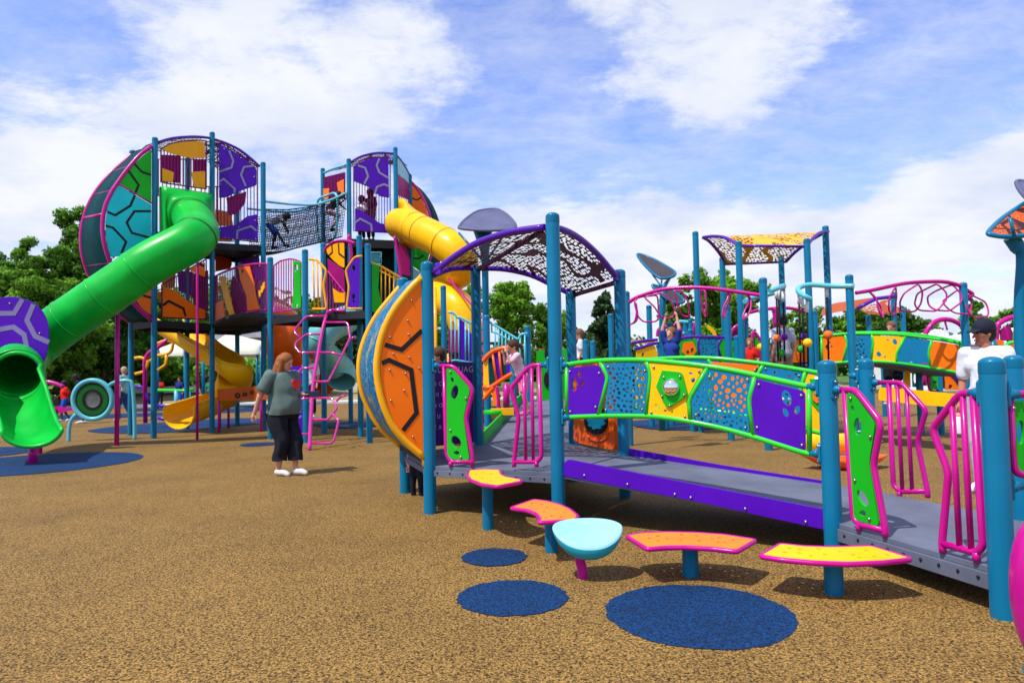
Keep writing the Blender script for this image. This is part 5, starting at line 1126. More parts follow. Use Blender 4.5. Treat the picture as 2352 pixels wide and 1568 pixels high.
balls('aqua ring arm with ropes and orange, purple, green and yellow balls, right one', [gy((1962, 657), 11.7), gy(c8(350, 828), 11.9), gy(c8(200, 818), 12.0), gy(c8(120, 835), 12.0), gy(c8(105, 865), 11.8), gy(c8(150, 900), 11.6), gy(c8(195, 925), 11.6)], 0,
      [((c8(110, 0)[0], c8(122, 0)[0]), 680, 842, 11.9), ((c8(135, 0)[0], c8(148, 0)[0]), 690, 842, 11.8), ((c8(170, 0)[0], c8(178, 0)[0]), 700, 842, 11.7), ((c8(315, 0)[0], c8(328, 0)[0]), 665, 826, 12.0)],
      [(*c8(145, 1200), c8.r(27), 11.9, BPUR), (*c8(173, 1245), c8.r(33), 11.7, BYEL), (*c8(122, 1292), c8.r(29), 11.9, BGRN), (*c8(323, 1187), c8.r(34), 12.0, BORG)])
# ================================================================== orange / yellow / blue arched bridge on the right
br = thing('arched_bridge', 'arched bridge with green frame and orange, blue and yellow boards at right', 'bridge', gd(2050, 12.8).to_tuple())
Y1, Y2 = gd(1888, 13.4), gd(2226, 12.3); mkpost(br, gd(1881, 13.6), hz(gd(1881, 13.6), 712), .06); PB2 = PL(Y1, Y2)
mkpost(br, gd(2000, 15.6), 2.1, .06)
tr_ = [(0, 0)]
tubeobj(PB2, c8, [(262, 1200), (360, 1188), (470, 1178), (640, 1178), (800, 1182), (900, 1190), (1100, 1215), (1300, 1248), (1330, 1252)], .028, GRNT, br)
tubeobj(PB2, c8, [(262, 1405), (430, 1388), (640, 1382), (830, 1393), (1080, 1428), (1310, 1470)], .028, GRNT, br)
for l in ([(275, 1200), (280, 1400)], [(445, 1182), (465, 1250), (432, 1390)], [(645, 1182), (655, 1240), (640, 1385)], [(893, 1190), (825, 1330), (828, 1395)], [(1090, 1215), (1062, 1310), (1075, 1428)], [(1293, 1248), (1300, 1465)]):
    m = MB(); m.tube(fil(PB2.m(c8.l(l)), .05, 3), .024, 8); m.build('upright', GRNT, br)
board(PB2, c8, [(285, 1212), (435, 1195), (462, 1255), (430, 1380), (290, 1390)], ORG, br, [(318, 1275, 14, 20, 0), (338, 1240, 6, 8, 20), (350, 1270, 7, 9, 0)])
b_ = [(455, 1190), (638, 1190), (648, 1240), (632, 1376), (445, 1380), (475, 1250)]; board(PB2, c8, b_, BLUB, br, holes_field(b_, 40, 21, 5, 9, 4))
board(PB2, c8, [(655, 1190), (885, 1198), (818, 1325), (820, 1385), (650, 1375), (662, 1240)], YEL, br, [(815, 1237, 16, 22, -25), (697, 1328, 16, 20, -35), (742, 1347, 9, 6, 0), (762, 1223, 10, 5, 0)])
b_ = [(905, 1202), (1080, 1226), (1052, 1310), (1066, 1418), (838, 1385), (832, 1335)]; board(PB2, c8, b_, BLUB, br, holes_field(b_, 60, 22, 5, 10, 4))
board(PB2, c8, [(1100, 1230), (1286, 1262), (1292, 1455), (1085, 1420), (1068, 1310)], ORG, br)
bk = Plane(Y1+V((.2, 1.4, 0)), Y2-Y1)
tubeobj(bk, c8, [(470, 1170), (800, 1170), (1100, 1200), (1350, 1250)], .028, GRNT, br)
board(bk, c8, [(1305, 1260), (1345, 1268), (1345, 1390), (1305, 1390)], ORG, br)
board(bk, c8, [(640, 1190), (1290, 1260), (1290, 1400), (640, 1370)], BLUB, br)
m = MB(); s0, s1 = PB2.m(c8.l([(270, 1420), (650, 1405)])), 0
cv = crm(PB2.m(c8.l([(262, 1412), (430, 1398), (640, 1392), (830, 1403), (1080, 1440), (1310, 1482)])), 4); m.loft([[p, p+V((.2, 1.4, 0))] for p in cv]); m.build('deck', DECK, br, solid=.06)
# yellow-edged ramp on the right
yr = thing('ramp', 'yellow-edged ramp behind the magenta gates at right', 'ramp', gd(2100, 10.8).to_tuple())
PY = Plane(gd(2016, 11.6), gd(2200, 10.6)-gd(2016, 11.6))
ybd = board(PY, c12, [(145, 965), (145, 1045), (500, 1085), (905, 1115), (905, 985), (500, 945), (160, 920)], YEL, yr)
m = MB(); pts = PY.m(c12.l([(160, 960), (905, 1010)])); m.slab([pts[0], pts[1], pts[1]+V((.3, 1.5, 0)), pts[0]+V((.3, 1.5, 0))], .05); m.build('deck', DECK, yr)
P_ = gd(2033, 16.5)
for P_, vt in ((gz(c12(208, 1205)), c12(0, 700)[1]), (gz(c12(570, 1278)), c12(0, 640)[1]), (gz(c12(1042, 1448)), c12(0, 1000)[1])):
    mkpost(yr, P_, hz(P_, vt), .06)
# ---- assorted equipment behind the arched bridge
def scen(name, label, cat, d, items, base_u):
    t = thing(name, label, cat, gd(base_u, d).to_tuple()); pl = Plane(gd(base_u, d), (1, 0, 0))
    for kind, cr, pts, mt, prm in items:
        if kind == 'b': board(pl, cr, pts, mt, t, prm or (), off=random.uniform(-.05, .05))
        elif kind == 't': m = MB(); m.tube(crm(pl.m(cr.l(pts)), 4), prm, 8); m.build('tube', mt, t)
        elif kind == 'p': P_ = gd(cr(*pts)[0], d); mkpost(t, P_, hz(P_, cr(*pts)[1]), .06)
    return t, pl
scen('climbing_arch', 'magenta climbing arch above the arched bridge, in front of the white tent', 'climbing arch', 14.5, [('t', c8, [(1035, 1195), (1060, 1140), (1110, 1090), (1180, 1072), (1250, 1085), (1310, 1125), (1350, 1200), (1360, 1500)], MAG, .05), ('t', c8, [(1035, 1195), (1030, 1300), (1030, 1560)], MAG, .05), ('t', c8, [(1180, 1075), (1200, 1150)], MAG, .02)], 2150)
scen('climbing_arch', 'magenta climbing arch with green board at the right edge behind the man', 'climbing arch', 13.0, [('t', c8, [(1560, 1420), (1562, 1150), (1600, 1090), (1670, 1060), (1740, 1055), (1850, 1080)], MAG, .05), ('b', c8, [(1690, 1100), (1735, 1095), (1740, 1240), (1680, 1240)], GRN, None), ('b', c8, [(1585, 1150), (1650, 1110), (1680, 1160), (1680, 1230), (1590, 1230)], MAGP, None), ('t', c8, [(1620, 1120), (1650, 1240)], MAG, .025)], 2320)
scen('slide_wall', 'orange and green climbing boards under the arched bridge', 'climbing boards', 13.6, [('b', c12, [(790, 765), (850, 790), (935, 945), (795, 945)], ORG, [(845, 912, 20, 22, 0)]), ('b', c12, [(645, 745), (740, 760), (765, 945), (655, 940)], GRN, [(690, 870, 22, 18, 20)]), ('b', c12, [(400, 730), (450, 745), (455, 925), (385, 900)], YEL, None), ('b', c12, [(470, 745), (525, 750), (525, 920), (475, 915)], AQUA, [(498, 830, 16, 55, 0)]), ('b', c12, [(825, 775), (960, 790), (960, 900)], PURP, None), ('p', c12, (565, 700), None, None), ('p', c12, (760, 740), None, None), ('t', c12, [(630, 740), (645, 940), (760, 960)], MAG, .03), ('t', c12, [(260, 700), (520, 745)], ORG, .05)], 2120)
scen('board_railing', 'orange railing boards with green frame at the right edge beside the man', 'railing', 10.2, [('t', c12, [(1380, 520), (1420, 490), (1500, 482), (1700, 480)], GRNT, .03), ('b', c12, [(1395, 520), (1430, 500), (1700, 495), (1700, 700), (1490, 640)], ORG, None), ('t', c12, [(1380, 520), (1440, 620), (1450, 1500)], GRNT, .03)], 2330)
scen('board_railing', 'orange curved railing board seen just over the man\'s shoulder', 'railing', 11.5, [('b', c12, [(1265, 455), (1330, 450), (1380, 480), (1330, 520), (1280, 490)], ORG, None), ('t', c12, [(1265, 450), (1270, 1100)], TEAL, .05)], 2270)
# orange pad shade structure far right-middle
cs = thing('shade_shelter', 'low shelter with coral perforated shade behind the right rope toy', 'shelter', gd(1980, 19).to_tuple())
za = 18.5
o1 = resamp([gy(c8(*p), za) for p in [(265, 1045), (285, 1000), (320, 970), (380, 952)]], 8); o2 = resamp([gy(c8(*p), za) for p in [(540, 990), (590, 960), (650, 925), (700, 905)]], 8)
m = MB(); m.loft([[a.lerp(b, t_/4) for t_ in range(5)] for a, b in zip(o1, o2)], uvs=True); m.build('shade_sheet', paint('coral_shade', (.85, .2, .08), .5), cs)
o3 = resamp([gy(c8(*p), za+.5) for p in [(540, 992), (560, 1000), (620, 1035), (650, 1040)]], 8); o4 = resamp([gy(c8(*p), za+.5) for p in [(820, 905), (830, 950), (840, 1000), (850, 1025)]], 8)
m = MB(); m.loft([[a.lerp(b, t_/4) for t_ in range(5)] for a, b in zip(o3, o4)], uvs=True); m.build('shade_sheet', PERFO, cs)
m = MB(); m.tube([gy(c8(*p), za-.1) for p in [(540, 992), (600, 960), (680, 920), (820, 903)]], .05, 8); m.build('arch_tube', PURT, cs)
for u_, v_ in ((c8(248, 0)[0], c8(0, 1010)[1]), (c8(650, 0)[0], c8(0, 1040)[1]), (c8(840, 0)[0], c8(0, 870)[1]), (c8(905, 0)[0], c8(0, 990)[1]), (c8(1000, 0)[0], c8(0, 1170)[1])):
    P_ = gd(u_, 18.5); mkpost(cs, P_, hz(P_, v_), .065)
# ================================================================== centre background: purple-railed bridge with green, blue and yellow boards
pbg = thing('arched_bridge', 'background bridge with purple rails and yellow, green and blue boards behind the hanging boy', 'bridge', gd(1600, 14.2).to_tuple())
PC = Plane(gd(1560, 14.2), (1, .03, 0)); PC2 = Plane(gd(1460, 13.2), (1, .3, 0))
tubeobj(PC, c15, [(780, 272), (900, 250), (1040, 245), (1300, 248), (1500, 258), (1665, 268)], .03, PURT, pbg)
tubeobj(PC2, c15, [(60, 342), (200, 315), (300, 300), (450, 288)], .03, PURT, pbg); tubeobj(PC2, c15, [(120, 425), (240, 395), (360, 355), (470, 335)], .03, PURT, pbg)
for l in ([(1050, 255), (1045, 380), (1070, 545)], [(1395, 262), (1335, 370), (1385, 550)], [(1628, 268), (1632, 560)]): tubeobj(PC, c15, l, .026, PURT, pbg, 'upright', False)
board(PC2, c15, [(140, 450), (390, 372), (415, 380), (455, 500), (440, 700), (145, 700)], YEL, pbg, [(237, 505, 20, 36, 0)])
board(PC2, c15, [(70, 290), (180, 285), (440, 320), (180, 350), (70, 320)], YEL, pbg, off=-.1)
b_ = [(430, 370), (520, 345), (560, 480), (600, 700), (450, 700), (468, 500)]; board(PC2, c15, b_, BLUB, pbg)
board(PC, c15, [(780, 290), (1045, 278), (1035, 380), (1055, 700), (800, 700), (770, 400)], GRN, pbg)
board(PC, c15, [(840, 330), (970, 315), (1025, 450), (970, 542), (880, 542), (812, 460)], ORG, pbg, [(897, 472, 26, 28, 0), (960, 443, 22, 36, 10)], off=.04)
b_ = [(1072, 270), (1375, 275), (1325, 380), (1375, 700), (1075, 700), (1062, 380)]; board(PC, c15, b_, BLUB, pbg, holes_field(b_, 50, 31, 8, 16, 10))
board(PC, c15, [(1400, 288), (1625, 292), (1628, 700), (1400, 700), (1350, 370)], GRN, pbg, [(1535, 350, 16, 18, 0), (1577, 440, 22, 45, 0), (1525, 410, 16, 22, 0)])
for u_, v_, d_ in ((1498, 700, 16.5), (1530, 770, 15.8), (1545, 740, 16.8), (1409, 720, 16.0), (1592, 755, 15.2), (1680, 700, 13.2), (1700, 770, 14.0)):
    P_ = gd(u_, d_); mkpost(pbg, P_, hz(P_, v_), .065)
m = MB(); d0 = PC.m(c15.l([(780, 720), (1660, 730)])); m.slab([d0[0], d0[1], d0[1]+V((0, 1.4, 0)), d0[0]+V((0, 1.4, 0))], .08); m.build('deck', DECKD, pbg)
scen('play_structure', 'background climbing frame with magenta hoops, yellow half-moon and aqua rails', 'play structure', 17.5, [('t', c15, [(455, 240), (462, 160), (500, 118), (590, 102)], MAG, .045), ('t', c15, [(700, 55), (760, 90), (800, 180), (810, 250)], MAG, .06), ('t', c15, [(720, 50), (780, 25), (850, 28), (900, 35)], AQUT, .05), ('t', c15, [(810, 200), (880, 185), (940, 200)], AQUT, .06), ('b', c15, [(545, 180), (590, 145), (595, 160), (560, 195)], YEL, None), ('b', c15, [(760, 100), (860, 140), (865, 158), (790, 140)], YEL, None),
  ('b', c15, [(755, 170), (790, 200), (800, 250), (760, 245)], GRN, None), ('b', c15, [(1045, 20), (1075, 25), (1075, 245), (1050, 245)], ORG, None), ('t', c15, [(965, 240), (985, 110), (1040, 20), (1080, 15)], MAG, .05), ('b', c15, [(985, 200), (1020, 60), (1040, 50), (1040, 245), (985, 245)], MAGP, None),
  ('b', c15, [(1180, 65), (1225, 85), (1280, 135), (1315, 190), (1322, 240), (1280, 240), (1240, 175), (1190, 130)], YEL, None), ('b', c15, [(1190, 140), (1240, 190), (1250, 245), (1190, 245)], GRN, None), ('t', c15, [(1530, 240), (1550, 160), (1600, 100), (1650, 75)], MAG, .045), ('b', c15, [(1560, 190), (1640, 110), (1650, 245), (1560, 245)], MAGP, None),
  ('b', c15, [(1875, 240), (1930, 290), (1970, 340), (1950, 420), (1945, 620), (1880, 620)], GRN, None), ('t', c15, [(1850, 620), (1850, 210), (1890, 190), (1930, 240), (1975, 320), (1950, 430), (1955, 620)], MAG, .04), ('p', c15, (900, 20), None, None), ('p', c15, (975, -20), None, None)], 1600)
scen('play_structure', 'background magenta-framed structure with orange window board between the rope toys', 'play structure', 16.5, [('t', c7, [(1340, 840), (1440, 815), (1600, 798), (1750, 800), (1900, 840)], MAG, .04), ('t', c7, [(1560, 810), (1590, 870), (1595, 1330)], MAG, .07), ('t', c7, [(1630, 810), (1615, 900), (1615, 1330)], MAG, .06), ('b', c7, [(1745, 1115), (1905, 1105), (1905, 1325), (1750, 1330)], ORG, [(1830, 1180, 55, 50, 0)]), ('b', c7, [(1775, 1130), (1880, 1130), (1880, 1235), (1780, 1235)], YEL, None), ('b', c7, [(1820, 1330), (1905, 1330), (1905, 1400), (1820, 1400)], PURP, None), ('b', c7, [(1545, 1150), (1600, 1250), (1610, 1400), (1550, 1400)], MAGP, None), ('b', c7, [(1950, 1060), (2010, 1070), (2010, 1330), (1950, 1330)], BLUB, None), ('p', c7, (2010, 830), None, None), ('p', c7, (1330, 880), None, None)], 1780)
# spring rocker
sr = thing('spring_rocker', 'orange boat-shaped rocker with a yellow barrel on top, behind the ramp', 'rocker', gd(1935, 9.3).to_tuple())
Pr = Plane(gd(1935, 9.3), (1, .05, 0)); secs = []
xs_ = [(-1, 0)]
cl = [c17(340, 1222), c17(520, 1245), c17(720, 1270), c17(930, 1275), c17(1150, 1260), c17(1350, 1240), c17(1490, 1232)]; hw = [.02, .16, .27, .32, .28, .17, .02]
for p, h in zip(cl, hw):
    c = Pr(p); secs.append([c+V((0, math.sin(a)*h, (-.55*math.cos(a) if math.cos(a) > 0 else -.12*math.cos(a))*h)) for a in [2*math.pi*k/18 for k in range(18)]])
sec2 = []
for i in range(len(secs)-1):
    for q in range(4): sec2.append([a.lerp(b, q/4) for a, b in zip(secs[i], secs[i+1])])
sec2.append(secs[-1]); m = MB(); m.loft(sec2, closed=True); m.build('hull', ORGS, sr)
c = Pr(c17(720, 1060)); m = MB(); m.lathe(c+V((-.32, 0, -.02)), [(.02, 0), (.11, .01), (.125, .05), (.125, .58), (.11, .63), (.02, .64)], 22, V((1, 0, 0))); m.build('barrel', YELS, sr)
m = MB(); m.lathe(V((c.x, c.y, 0)), [(.12, -.02), (.12, .03), (.05, .06), (.05, .3)], 16); m.build('spring_base', DECKD, sr)
m = MB(); m.tube([c+V((0, 0, -.1)), c+V((0, 0, -.3))], .06, 10); m.build('stem', ORGS, sr)
# ================================================================== behind the near platform: ramp up, stairs, green wall
ur = thing('ramp', 'grey ramp rising away from the near platform with a low green edge board', 'ramp', ((Cc+D)/2).to_tuple())
cN, dN = V((.18, 13.6, .80)), V((1.9, 13.4, .80))
m = MB(); m.slab([V((Cc.x+.02, Cc.y+.03, DZ-.02)), V((D.x-.02, D.y+.03, DZ-.02)), dN, cN], .04); m.build('deck', DECK, ur)
m = MB(); m.slab([V((Cc.x+.06, Cc.y+.05, DZ)), V((Cc.x+.06, Cc.y+.05, DZ+.16)), cN+V((0, 0, .16)), cN], .025); m.build('curb_board', GRN, ur)
m = MB(); m.slab([V((D.x-.03, D.y+.05, DZ)), V((D.x-.03, D.y+.05, DZ+.16)), dN+V((0, 0, .16)), dN], .025); m.build('curb_board', GRN, ur)
for u_, v_, d_ in ((1217, 747, 13.2), (1350, 1270/1.633, 14.2), (1366, 782, 15.5), (1023, 655, 14.4), (1122, 723, 11.6), (1182, 830, 12.2)):
    P_ = gd(u_, d_); mkpost(ur, P_, hz(P_, v_), .06)
gw = thing('green_wall', 'bright green solid board wall beyond the near platform', 'wall', gd(1270, 15.5).to_tuple())
PG = Plane(gd(1270, 15.5), (1, 0, 0)); board(PG, c16, [(1060, 475), (1165, 455), (1230, 455), (1235, 1060), (1060, 1060)], GRN, gw); board(PG, c16, [(1240, 450), (1430, 445), (1430, 1060), (1240, 1060)], GRN, gw)
m = MB(); m.slab(PG.ell(c16(1170, 780), c16.r(32), c16.r(85), off=.03), .01); m.slab(PG.ell(c16(1165, 500), c16.r(20), c16.r(60), off=.03), .01); m.build('cut_out', BLK, gw)
stt = thing('stairs', 'stairs with pale aqua balustrades behind the near platform', 'stairs', gd(1080, 14).to_tuple())
Sa, Sb = Plane(gd(1040, 14.0), (1, .1, 0)), Plane(gd(1150, 13.2), (1, -.2, 0))
def aq(pl, pts, r=.024, nm='rail'): m = MB(); m.tube(fil(pl.m(c16.l(pts)), .05, 3), r, 8); return m.build(nm, AQUT, stt)
aq(Sa, [(115, 58), (165, 62), (192, 85), (205, 118), (235, 112), (385, 190), (520, 262)])
aq(Sb, [(486, 115), (520, 140), (850, 342), (872, 345), (880, 310), (905, 290), (965, 285)])
for x, y0, y1 in ((148, 62, 575), (190, 90, 560), (228, 115, 590), (300, 150, 600), (335, 170, 600), (375, 190, 600), (410, 210, 600), (450, 230, 610)): aq(Sa, [(x, y0), (x+3, y1)], .016, 'baluster')
for x, y0, y1 in ((580, 175, 270), (618, 200, 560), (655, 225, 560), (692, 248, 560), (730, 270, 560), (768, 292, 560), (805, 315, 560), (885, 330, 640), (935, 300, 680)): aq(Sb, [(x, y0), (x+3, y1)], .016, 'baluster')
aq(Sb, [(575, 265), (640, 280), (860, 420)], .02); aq(Sa, [(148, 578), (190, 570), (450, 612)], .02)
m = MB()
for k in range(8): m.box((gd(1085, 13.6).x+.02, 13.2+.28*k, 2.0-0+.0-.22*(7-k)), 1.1, .3, .05)
m.build('steps', DECKD, stt)
board(Plane(gd(1060, 14.6), (1, 0, 0)), c16, [(235, 125), (300, 170), (300, 600), (235, 600)], PURP, stt); board(Plane(gd(1060, 14.65), (1, 0, 0)), c16, [(310, 240), (380, 300), (380, 600), (310, 600)], PURP, stt)
board(Plane(gd(1040, 14.9), (1, 0, 0)), c16, [(120, 240), (230, 250), (230, 600), (120, 600)], MAGP, stt)
# orange climber the girl holds
oc = thing('curved_climber', 'orange-railed curved climber with yellow, purple and aqua slats beside the girl', 'climber', gd(1160, 11.4).to_tuple())
PO = Plane(gd(1155, 11.2), (1, -.25, 0))
def ot(pts, r=.035, mt=ORGS, nm='rail', s=True): m = MB(); q = PO.m(c16.l(pts)); m.tube(crm(q, 5) if s else q, r, 8); return m.build(nm, mt, oc)
ot([(492, 580), (530, 530), (590, 480), (660, 452), (730, 440), (790, 450)]); ot([(490, 855), (560, 862), (640, 815), (720, 760), (800, 715)]); ot([(500, 985), (545, 925), (600, 860)])
board(PO, c16, [(492, 590), (540, 545), (555, 860), (530, 940), (495, 985)], YEL, oc, off=-.02)
for pts, mt in (([(548, 560), (590, 525), (628, 800), (570, 830)], TUNN), ([(605, 500), (655, 478), (675, 780), (635, 790)], PURP), ([(665, 478), (725, 470), (740, 750), (690, 770)], TUNN), ([(730, 470), (770, 480), (780, 720), (745, 740)], PURP)): board(PO, c16, pts, mt, oc, off=-.03)
for l in ([(590, 500), (635, 800)], [(660, 465), (690, 770)]): ot(l, .02, ORGS, 'slat_edge', False)
board(PO, c16, [(580, 880), (630, 860), (640, 1050), (600, 1050)], ORG, oc); ot([(635, 850), (650, 960), (655, 1090)], .03, MAG, 'leg'); ot([(738, 820), (740, 1090)], .055, MAG, 'leg', False)
g0 = gd(1150, 10.6); stp = thing('stepping_pods', 'small green step plates on a yellow post beside the grey ramp', 'steps', g0.to_tuple())
Pp = Plane(g0, (1, 0, 0))
for pts in ([(510, 1130), (620, 1105), (715, 1110), (640, 1128), (540, 1142)], [(500, 1300), (560, 1290), (600, 1300), (540, 1318)]):
    q = Pp.m(c16.l(pts)); m = MB(); c = sum(q, V())/len(q); rx = max(abs(p.x-c.x) for p in q); m.lathe(c, [(rx*.98, -.03), (rx, -.02), (rx, .02), (rx*.9, .03), (.001, .03)], 18); m.build('step_plate', GRN, stp)
m = MB(); m.tube([Pp(c16(660, 1120)), Pp(c16(655, 1270))], .05, 10); m.build('post', YELT, stp); m = MB(); q = Pp(c16(660, 1120)); m.box(q+V((.05, 0, 0)), .35, .2, .1); m.build('bracket', YELT, stp)
# stand far left: magenta seesaw
see = thing('seesaw', 'magenta seesaw with handle beside the child in red', 'seesaw', gd(150, 20.5).to_tuple())
Ps = Plane(gd(150, 20.5), (1, 0, 0))
m = MB(); m.tube(crm(Ps.m(c18.l([(400, 410), (560, 412), (660, 435), (745, 470)])), 4), .06, 8); m.build('handle', MAG, see)
board(Ps, c18, [(500, 700), (690, 700), (860, 720), (860, 745), (600, 800), (540, 760)], MAG, see); m = MB(); m.tube([Ps(c18(640, 740)), V((Ps(c18(640, 740)).x, 20.5, 0))], .1, 10); m.build('base', DECKD, see)
# yellow / purple net climbers under the left tower
yc = thing('branch_climber', 'yellow and magenta branching climber behind the left tower legs', 'climber', gd(350, 19.5).to_tuple()); Pyc = Plane(gd(350, 19.5), (1, 0, 0))
def yt_(pts, mt=YELT, r=.045, cr=c2, nm='branch'): m = MB(); m.tube(fil(Pyc.m(cr.l(pts)), .08, 3), r, 8); return m.build(nm, mt, yc)
yt_([(1050, 612), (1110, 605), (1165, 640), (1130, 720), (1060, 735)]); yt_([(1230, 500), (1290, 475), (1360, 480), (1345, 560), (1300, 585), (1235, 590)]); yt_([(1350, 480), (1400, 445), (1445, 440)]); yt_([(1330, 400), (1360, 440), (1400, 445)])
yt_([(1305, 585), (1305, 660), (1240, 705)]); yt_([(1165, 640), (1240, 590)]); yt_([(1340, 445), (1250, 520), (1160, 575), (1135, 640), (1140, 1120)], MAG, .06); yt_([(1060, 832), (1120, 840), (1150, 900), (1180, 970)], PURT, .05); yt_([(1240, 980), (1300, 990), (1330, 1040), (1380, 1100)], PURT, .05); yt_([(1240, 1080), (1300, 1090), (1370, 1085)], PURT, .05); yt_([(1330, 1015), (1400, 985), (1450, 985)], PURT, .05)
# green-topped table seats in the distance
gt = thing('balance_beam', 'thin green balance rail on aqua legs behind the left tower', 'balance beam', gd(400, 27).to_tuple()); Pgt = Plane(gd(400, 27), (1, 0, 0))
m = MB(); m.tube(Pgt.m(c2.l([(1240, 862), (1440, 868), (1520, 855)])), .06, 8); m.build('rail', GRNT, gt)
for x in (1382, 1480): m = MB(); p = Pgt(c2(x, 865)); m.tube([p, V((p.x, p.y, 0))], .08, 8); m.build('leg', AQUT, gt)
# ================================================================== buildings, tents, trees
SID = paint('white_siding', (.70, .73, .78), .6, .05); DARK = paint('dark_opening', (.01, .01, .012), .6); SHGL = paint('grey_shingle', (.2, .2, .22), .8, .2); BRICK = paint('red_brown_roof', (.25, .06, .05), .8, .2)
def zat(v, u, y): return gy((u, v), y).z
hs_ = thing('white_house', 'white-sided house partly hidden behind the left tower legs', 'house', (gd(440, 48).x, 48, 1.1)); x0, x1 = gd(393, 48).x, gd(560, 48).x; z1 = zat(805, 440, 48)
m = MB(); m.box(((x0+x1)/2, 51, (z1+.9)/2), x1-x0, 6, z1-.9)
for k in range(9): m.box(((x0+x1)/2, 47.97, 1.2+k*(z1-1.2)/9), x1-x0+.05, .06, .03)
m.build('wall', SID, hs_)
m = MB(); m.loft([[V((x0-.4, 47.5, z1)), V((x1+.4, 47.5, z1))], [V((x0-.4, 51, z1+1.7)), V((x1+.4, 51, z1+1.7))], [V((x0-.4, 54.5, z1)), V((x1+.4, 54.5, z1))]], smooth=False); m.build('roof', SHGL, hs_, solid=.15)
for u_ in (462, 528): 
    m = MB(); x = gd(u_, 48).x; m.box((x, 47.93, 2.4), 1.0, .08, 1.3); m.build('window', DARK, hs_)
h2 = thing('white_building', 'pale building behind the woman, dark open garage side', 'building', (gd(620, 46).x, 46, 1)); x0, x1 = gd(565, 46).x, gd(640, 46).x
m = MB(); m.box(((x0+x1)/2, 49, 2.4), x1-x0, 6, 3.0); m.build('wall', paint('grey_white_wall', (.5, .55, .6), .6), h2)
m = MB(); m.box(((x0+x1)/2+.7, 45.96, 2.4), (x1-x0)*.5, .08, 2.0); m.build('opening', DARK, h2)
m = MB(); m.loft([[V((x0-.3, 45.6, 3.9)), V((x1+.3, 45.6, 3.9))], [V((x0-.3, 49, 5.2)), V((x1+.3, 49, 5.2))]], smooth=False); m.build('roof', SHGL, h2, solid=.12)
h3 = thing('brick_building', 'small red-brown building far behind the green wall', 'building', gd(1300, 60).to_tuple())
m = MB(); x = gd(1298, 60).x; m.box((x, 62, 1.5), 4.0, 5, 2.8); m.build('wall', BRICK, h3); m = MB(); m.loft([[V((x-2.2, 59, 2.9)), V((x+2.2, 59, 2.9))], [V((x-2.2, 62, 4.0)), V((x+2.2, 62, 4.0))], [V((x-2.2, 65, 2.9)), V((x+2.2, 65, 2.9))]], smooth=False); m.build('roof', BRICK, h3, solid=.1)
def tent(label, d, uc, upk, vpk, ul, ur, veave, vdrop, nm='canopy_tent', poles=True, mat=CREAM):
    t = thing(nm, label, 'canopy tent', gd(uc, d).to_tuple())
    pk = gy((upk, vpk), d+2.5); l = gy((ul, veave), d); r = gy((ur, veave), d); dep = 5.5; zE = (l.z+r.z)/2
    cs_ = [V((l.x, d, zE)), V((r.x, d, zE)), V((r.x+.3, d+dep, zE)), V((l.x+.3, d+dep, zE))]
    m = MB(); secs = []
    for f in [0, .1, .25, .45, .7, 1]:
        ring = []
        for i in range(4):
            for q in range(8):
                e = cs_[i].lerp(cs_[(i+1) % 4], q/8); e.z += .10*math.sin(math.pi*q/8)*1.0*(1-f)
                p = pk.lerp(e, f) ; p.z = pk.z+(e.z-pk.z)*(f**.8); ring.append(p)
        secs.append(ring)
    secs.append([p+V((0, 0, -.35)) for p in secs[-1]])
    m.loft(secs, closed=True); m.build('canopy', mat, t)
    if poles:
        for c in cs_: m = MB(); m.tube([V((c.x, c.y, 0)), c], .07, 8); m.build('pole', TEAL, t)
    return t
tent('cream canopy tent with a single peak, seen between the left tower legs', 30, 540, 524, 762, 467, 600, 796, 812)
tent('cream canopy tent behind the yellow branching climber', 32, 395, 410, 780, 362, 425, 800, 806)
wt = tent('large white tent with dark opening behind the right arch', 36, 2210, 2330, 752, 2130, 2420, 775, 790, mat=WHITE, poles=False)
m = MB(); x0, x1 = gd(2110, 36).x, gd(2420, 36).x; zt_ = gy((2200, 778), 36).z; m.box(((x0+x1)/2, 39, zt_/2), x1-x0-.6, 5, zt_-.1); m.build('side_wall', WHITE, wt)
m = MB(); m.box((gd(2210, 36).x, 36.44, zt_/2-.2), 2.7, .1, zt_-.5); m.build('opening', DARK, wt)
wt2 = tent('small white gazebo tent left of the large white tent', 38, 2145, 2150, 745, 2118, 2182, 768, 780, mat=WHITE)
wall_ = thing('low_wall', 'long low pale wall on the straw slope behind the left side', 'wall', (-15, 40, .5)); m = MB(); m.slab([(-45, 39, .75), (-2, 39.8, .75), (-2, 40.1, .75), (-45, 39.3, .75)], .35); m.build('wall', CONC, wall_)
# foliage --------------------------------------------------------
def leafmat(name, c, hi):
    m, nt, b = nodes(name); L = nt.links.new
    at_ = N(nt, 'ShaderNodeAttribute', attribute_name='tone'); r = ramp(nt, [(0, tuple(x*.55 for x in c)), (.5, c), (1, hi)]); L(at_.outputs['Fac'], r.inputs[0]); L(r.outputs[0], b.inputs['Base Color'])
    b.inputs['Roughness'].default_value = .6; b.inputs['Specular IOR Level'].default_value = .25
    tr = N(nt, 'ShaderNodeBsdfTranslucent'); L(r.outputs[0], tr.inputs[0]); mx = N(nt, 'ShaderNodeMixShader'); mx.inputs[0].default_value = .35
    L(b.outputs[0], mx.inputs[1]); L(tr.outputs[0], mx.inputs[2]); L(mx.outputs[0], nt.nodes['Material Output'].inputs[0]); return m
LF = [leafmat('mid_green_leaves', (.08, .21, .012), (.22, .46, .022)), leafmat('dark_green_leaves', (.042, .12, .010), (.12, .27, .018)), leafmat('bright_green_leaves', (.10, .26, .010), (.25, .52, .02)), leafmat('conifer_needles', (.022, .065, .02), (.06, .13, .03))]
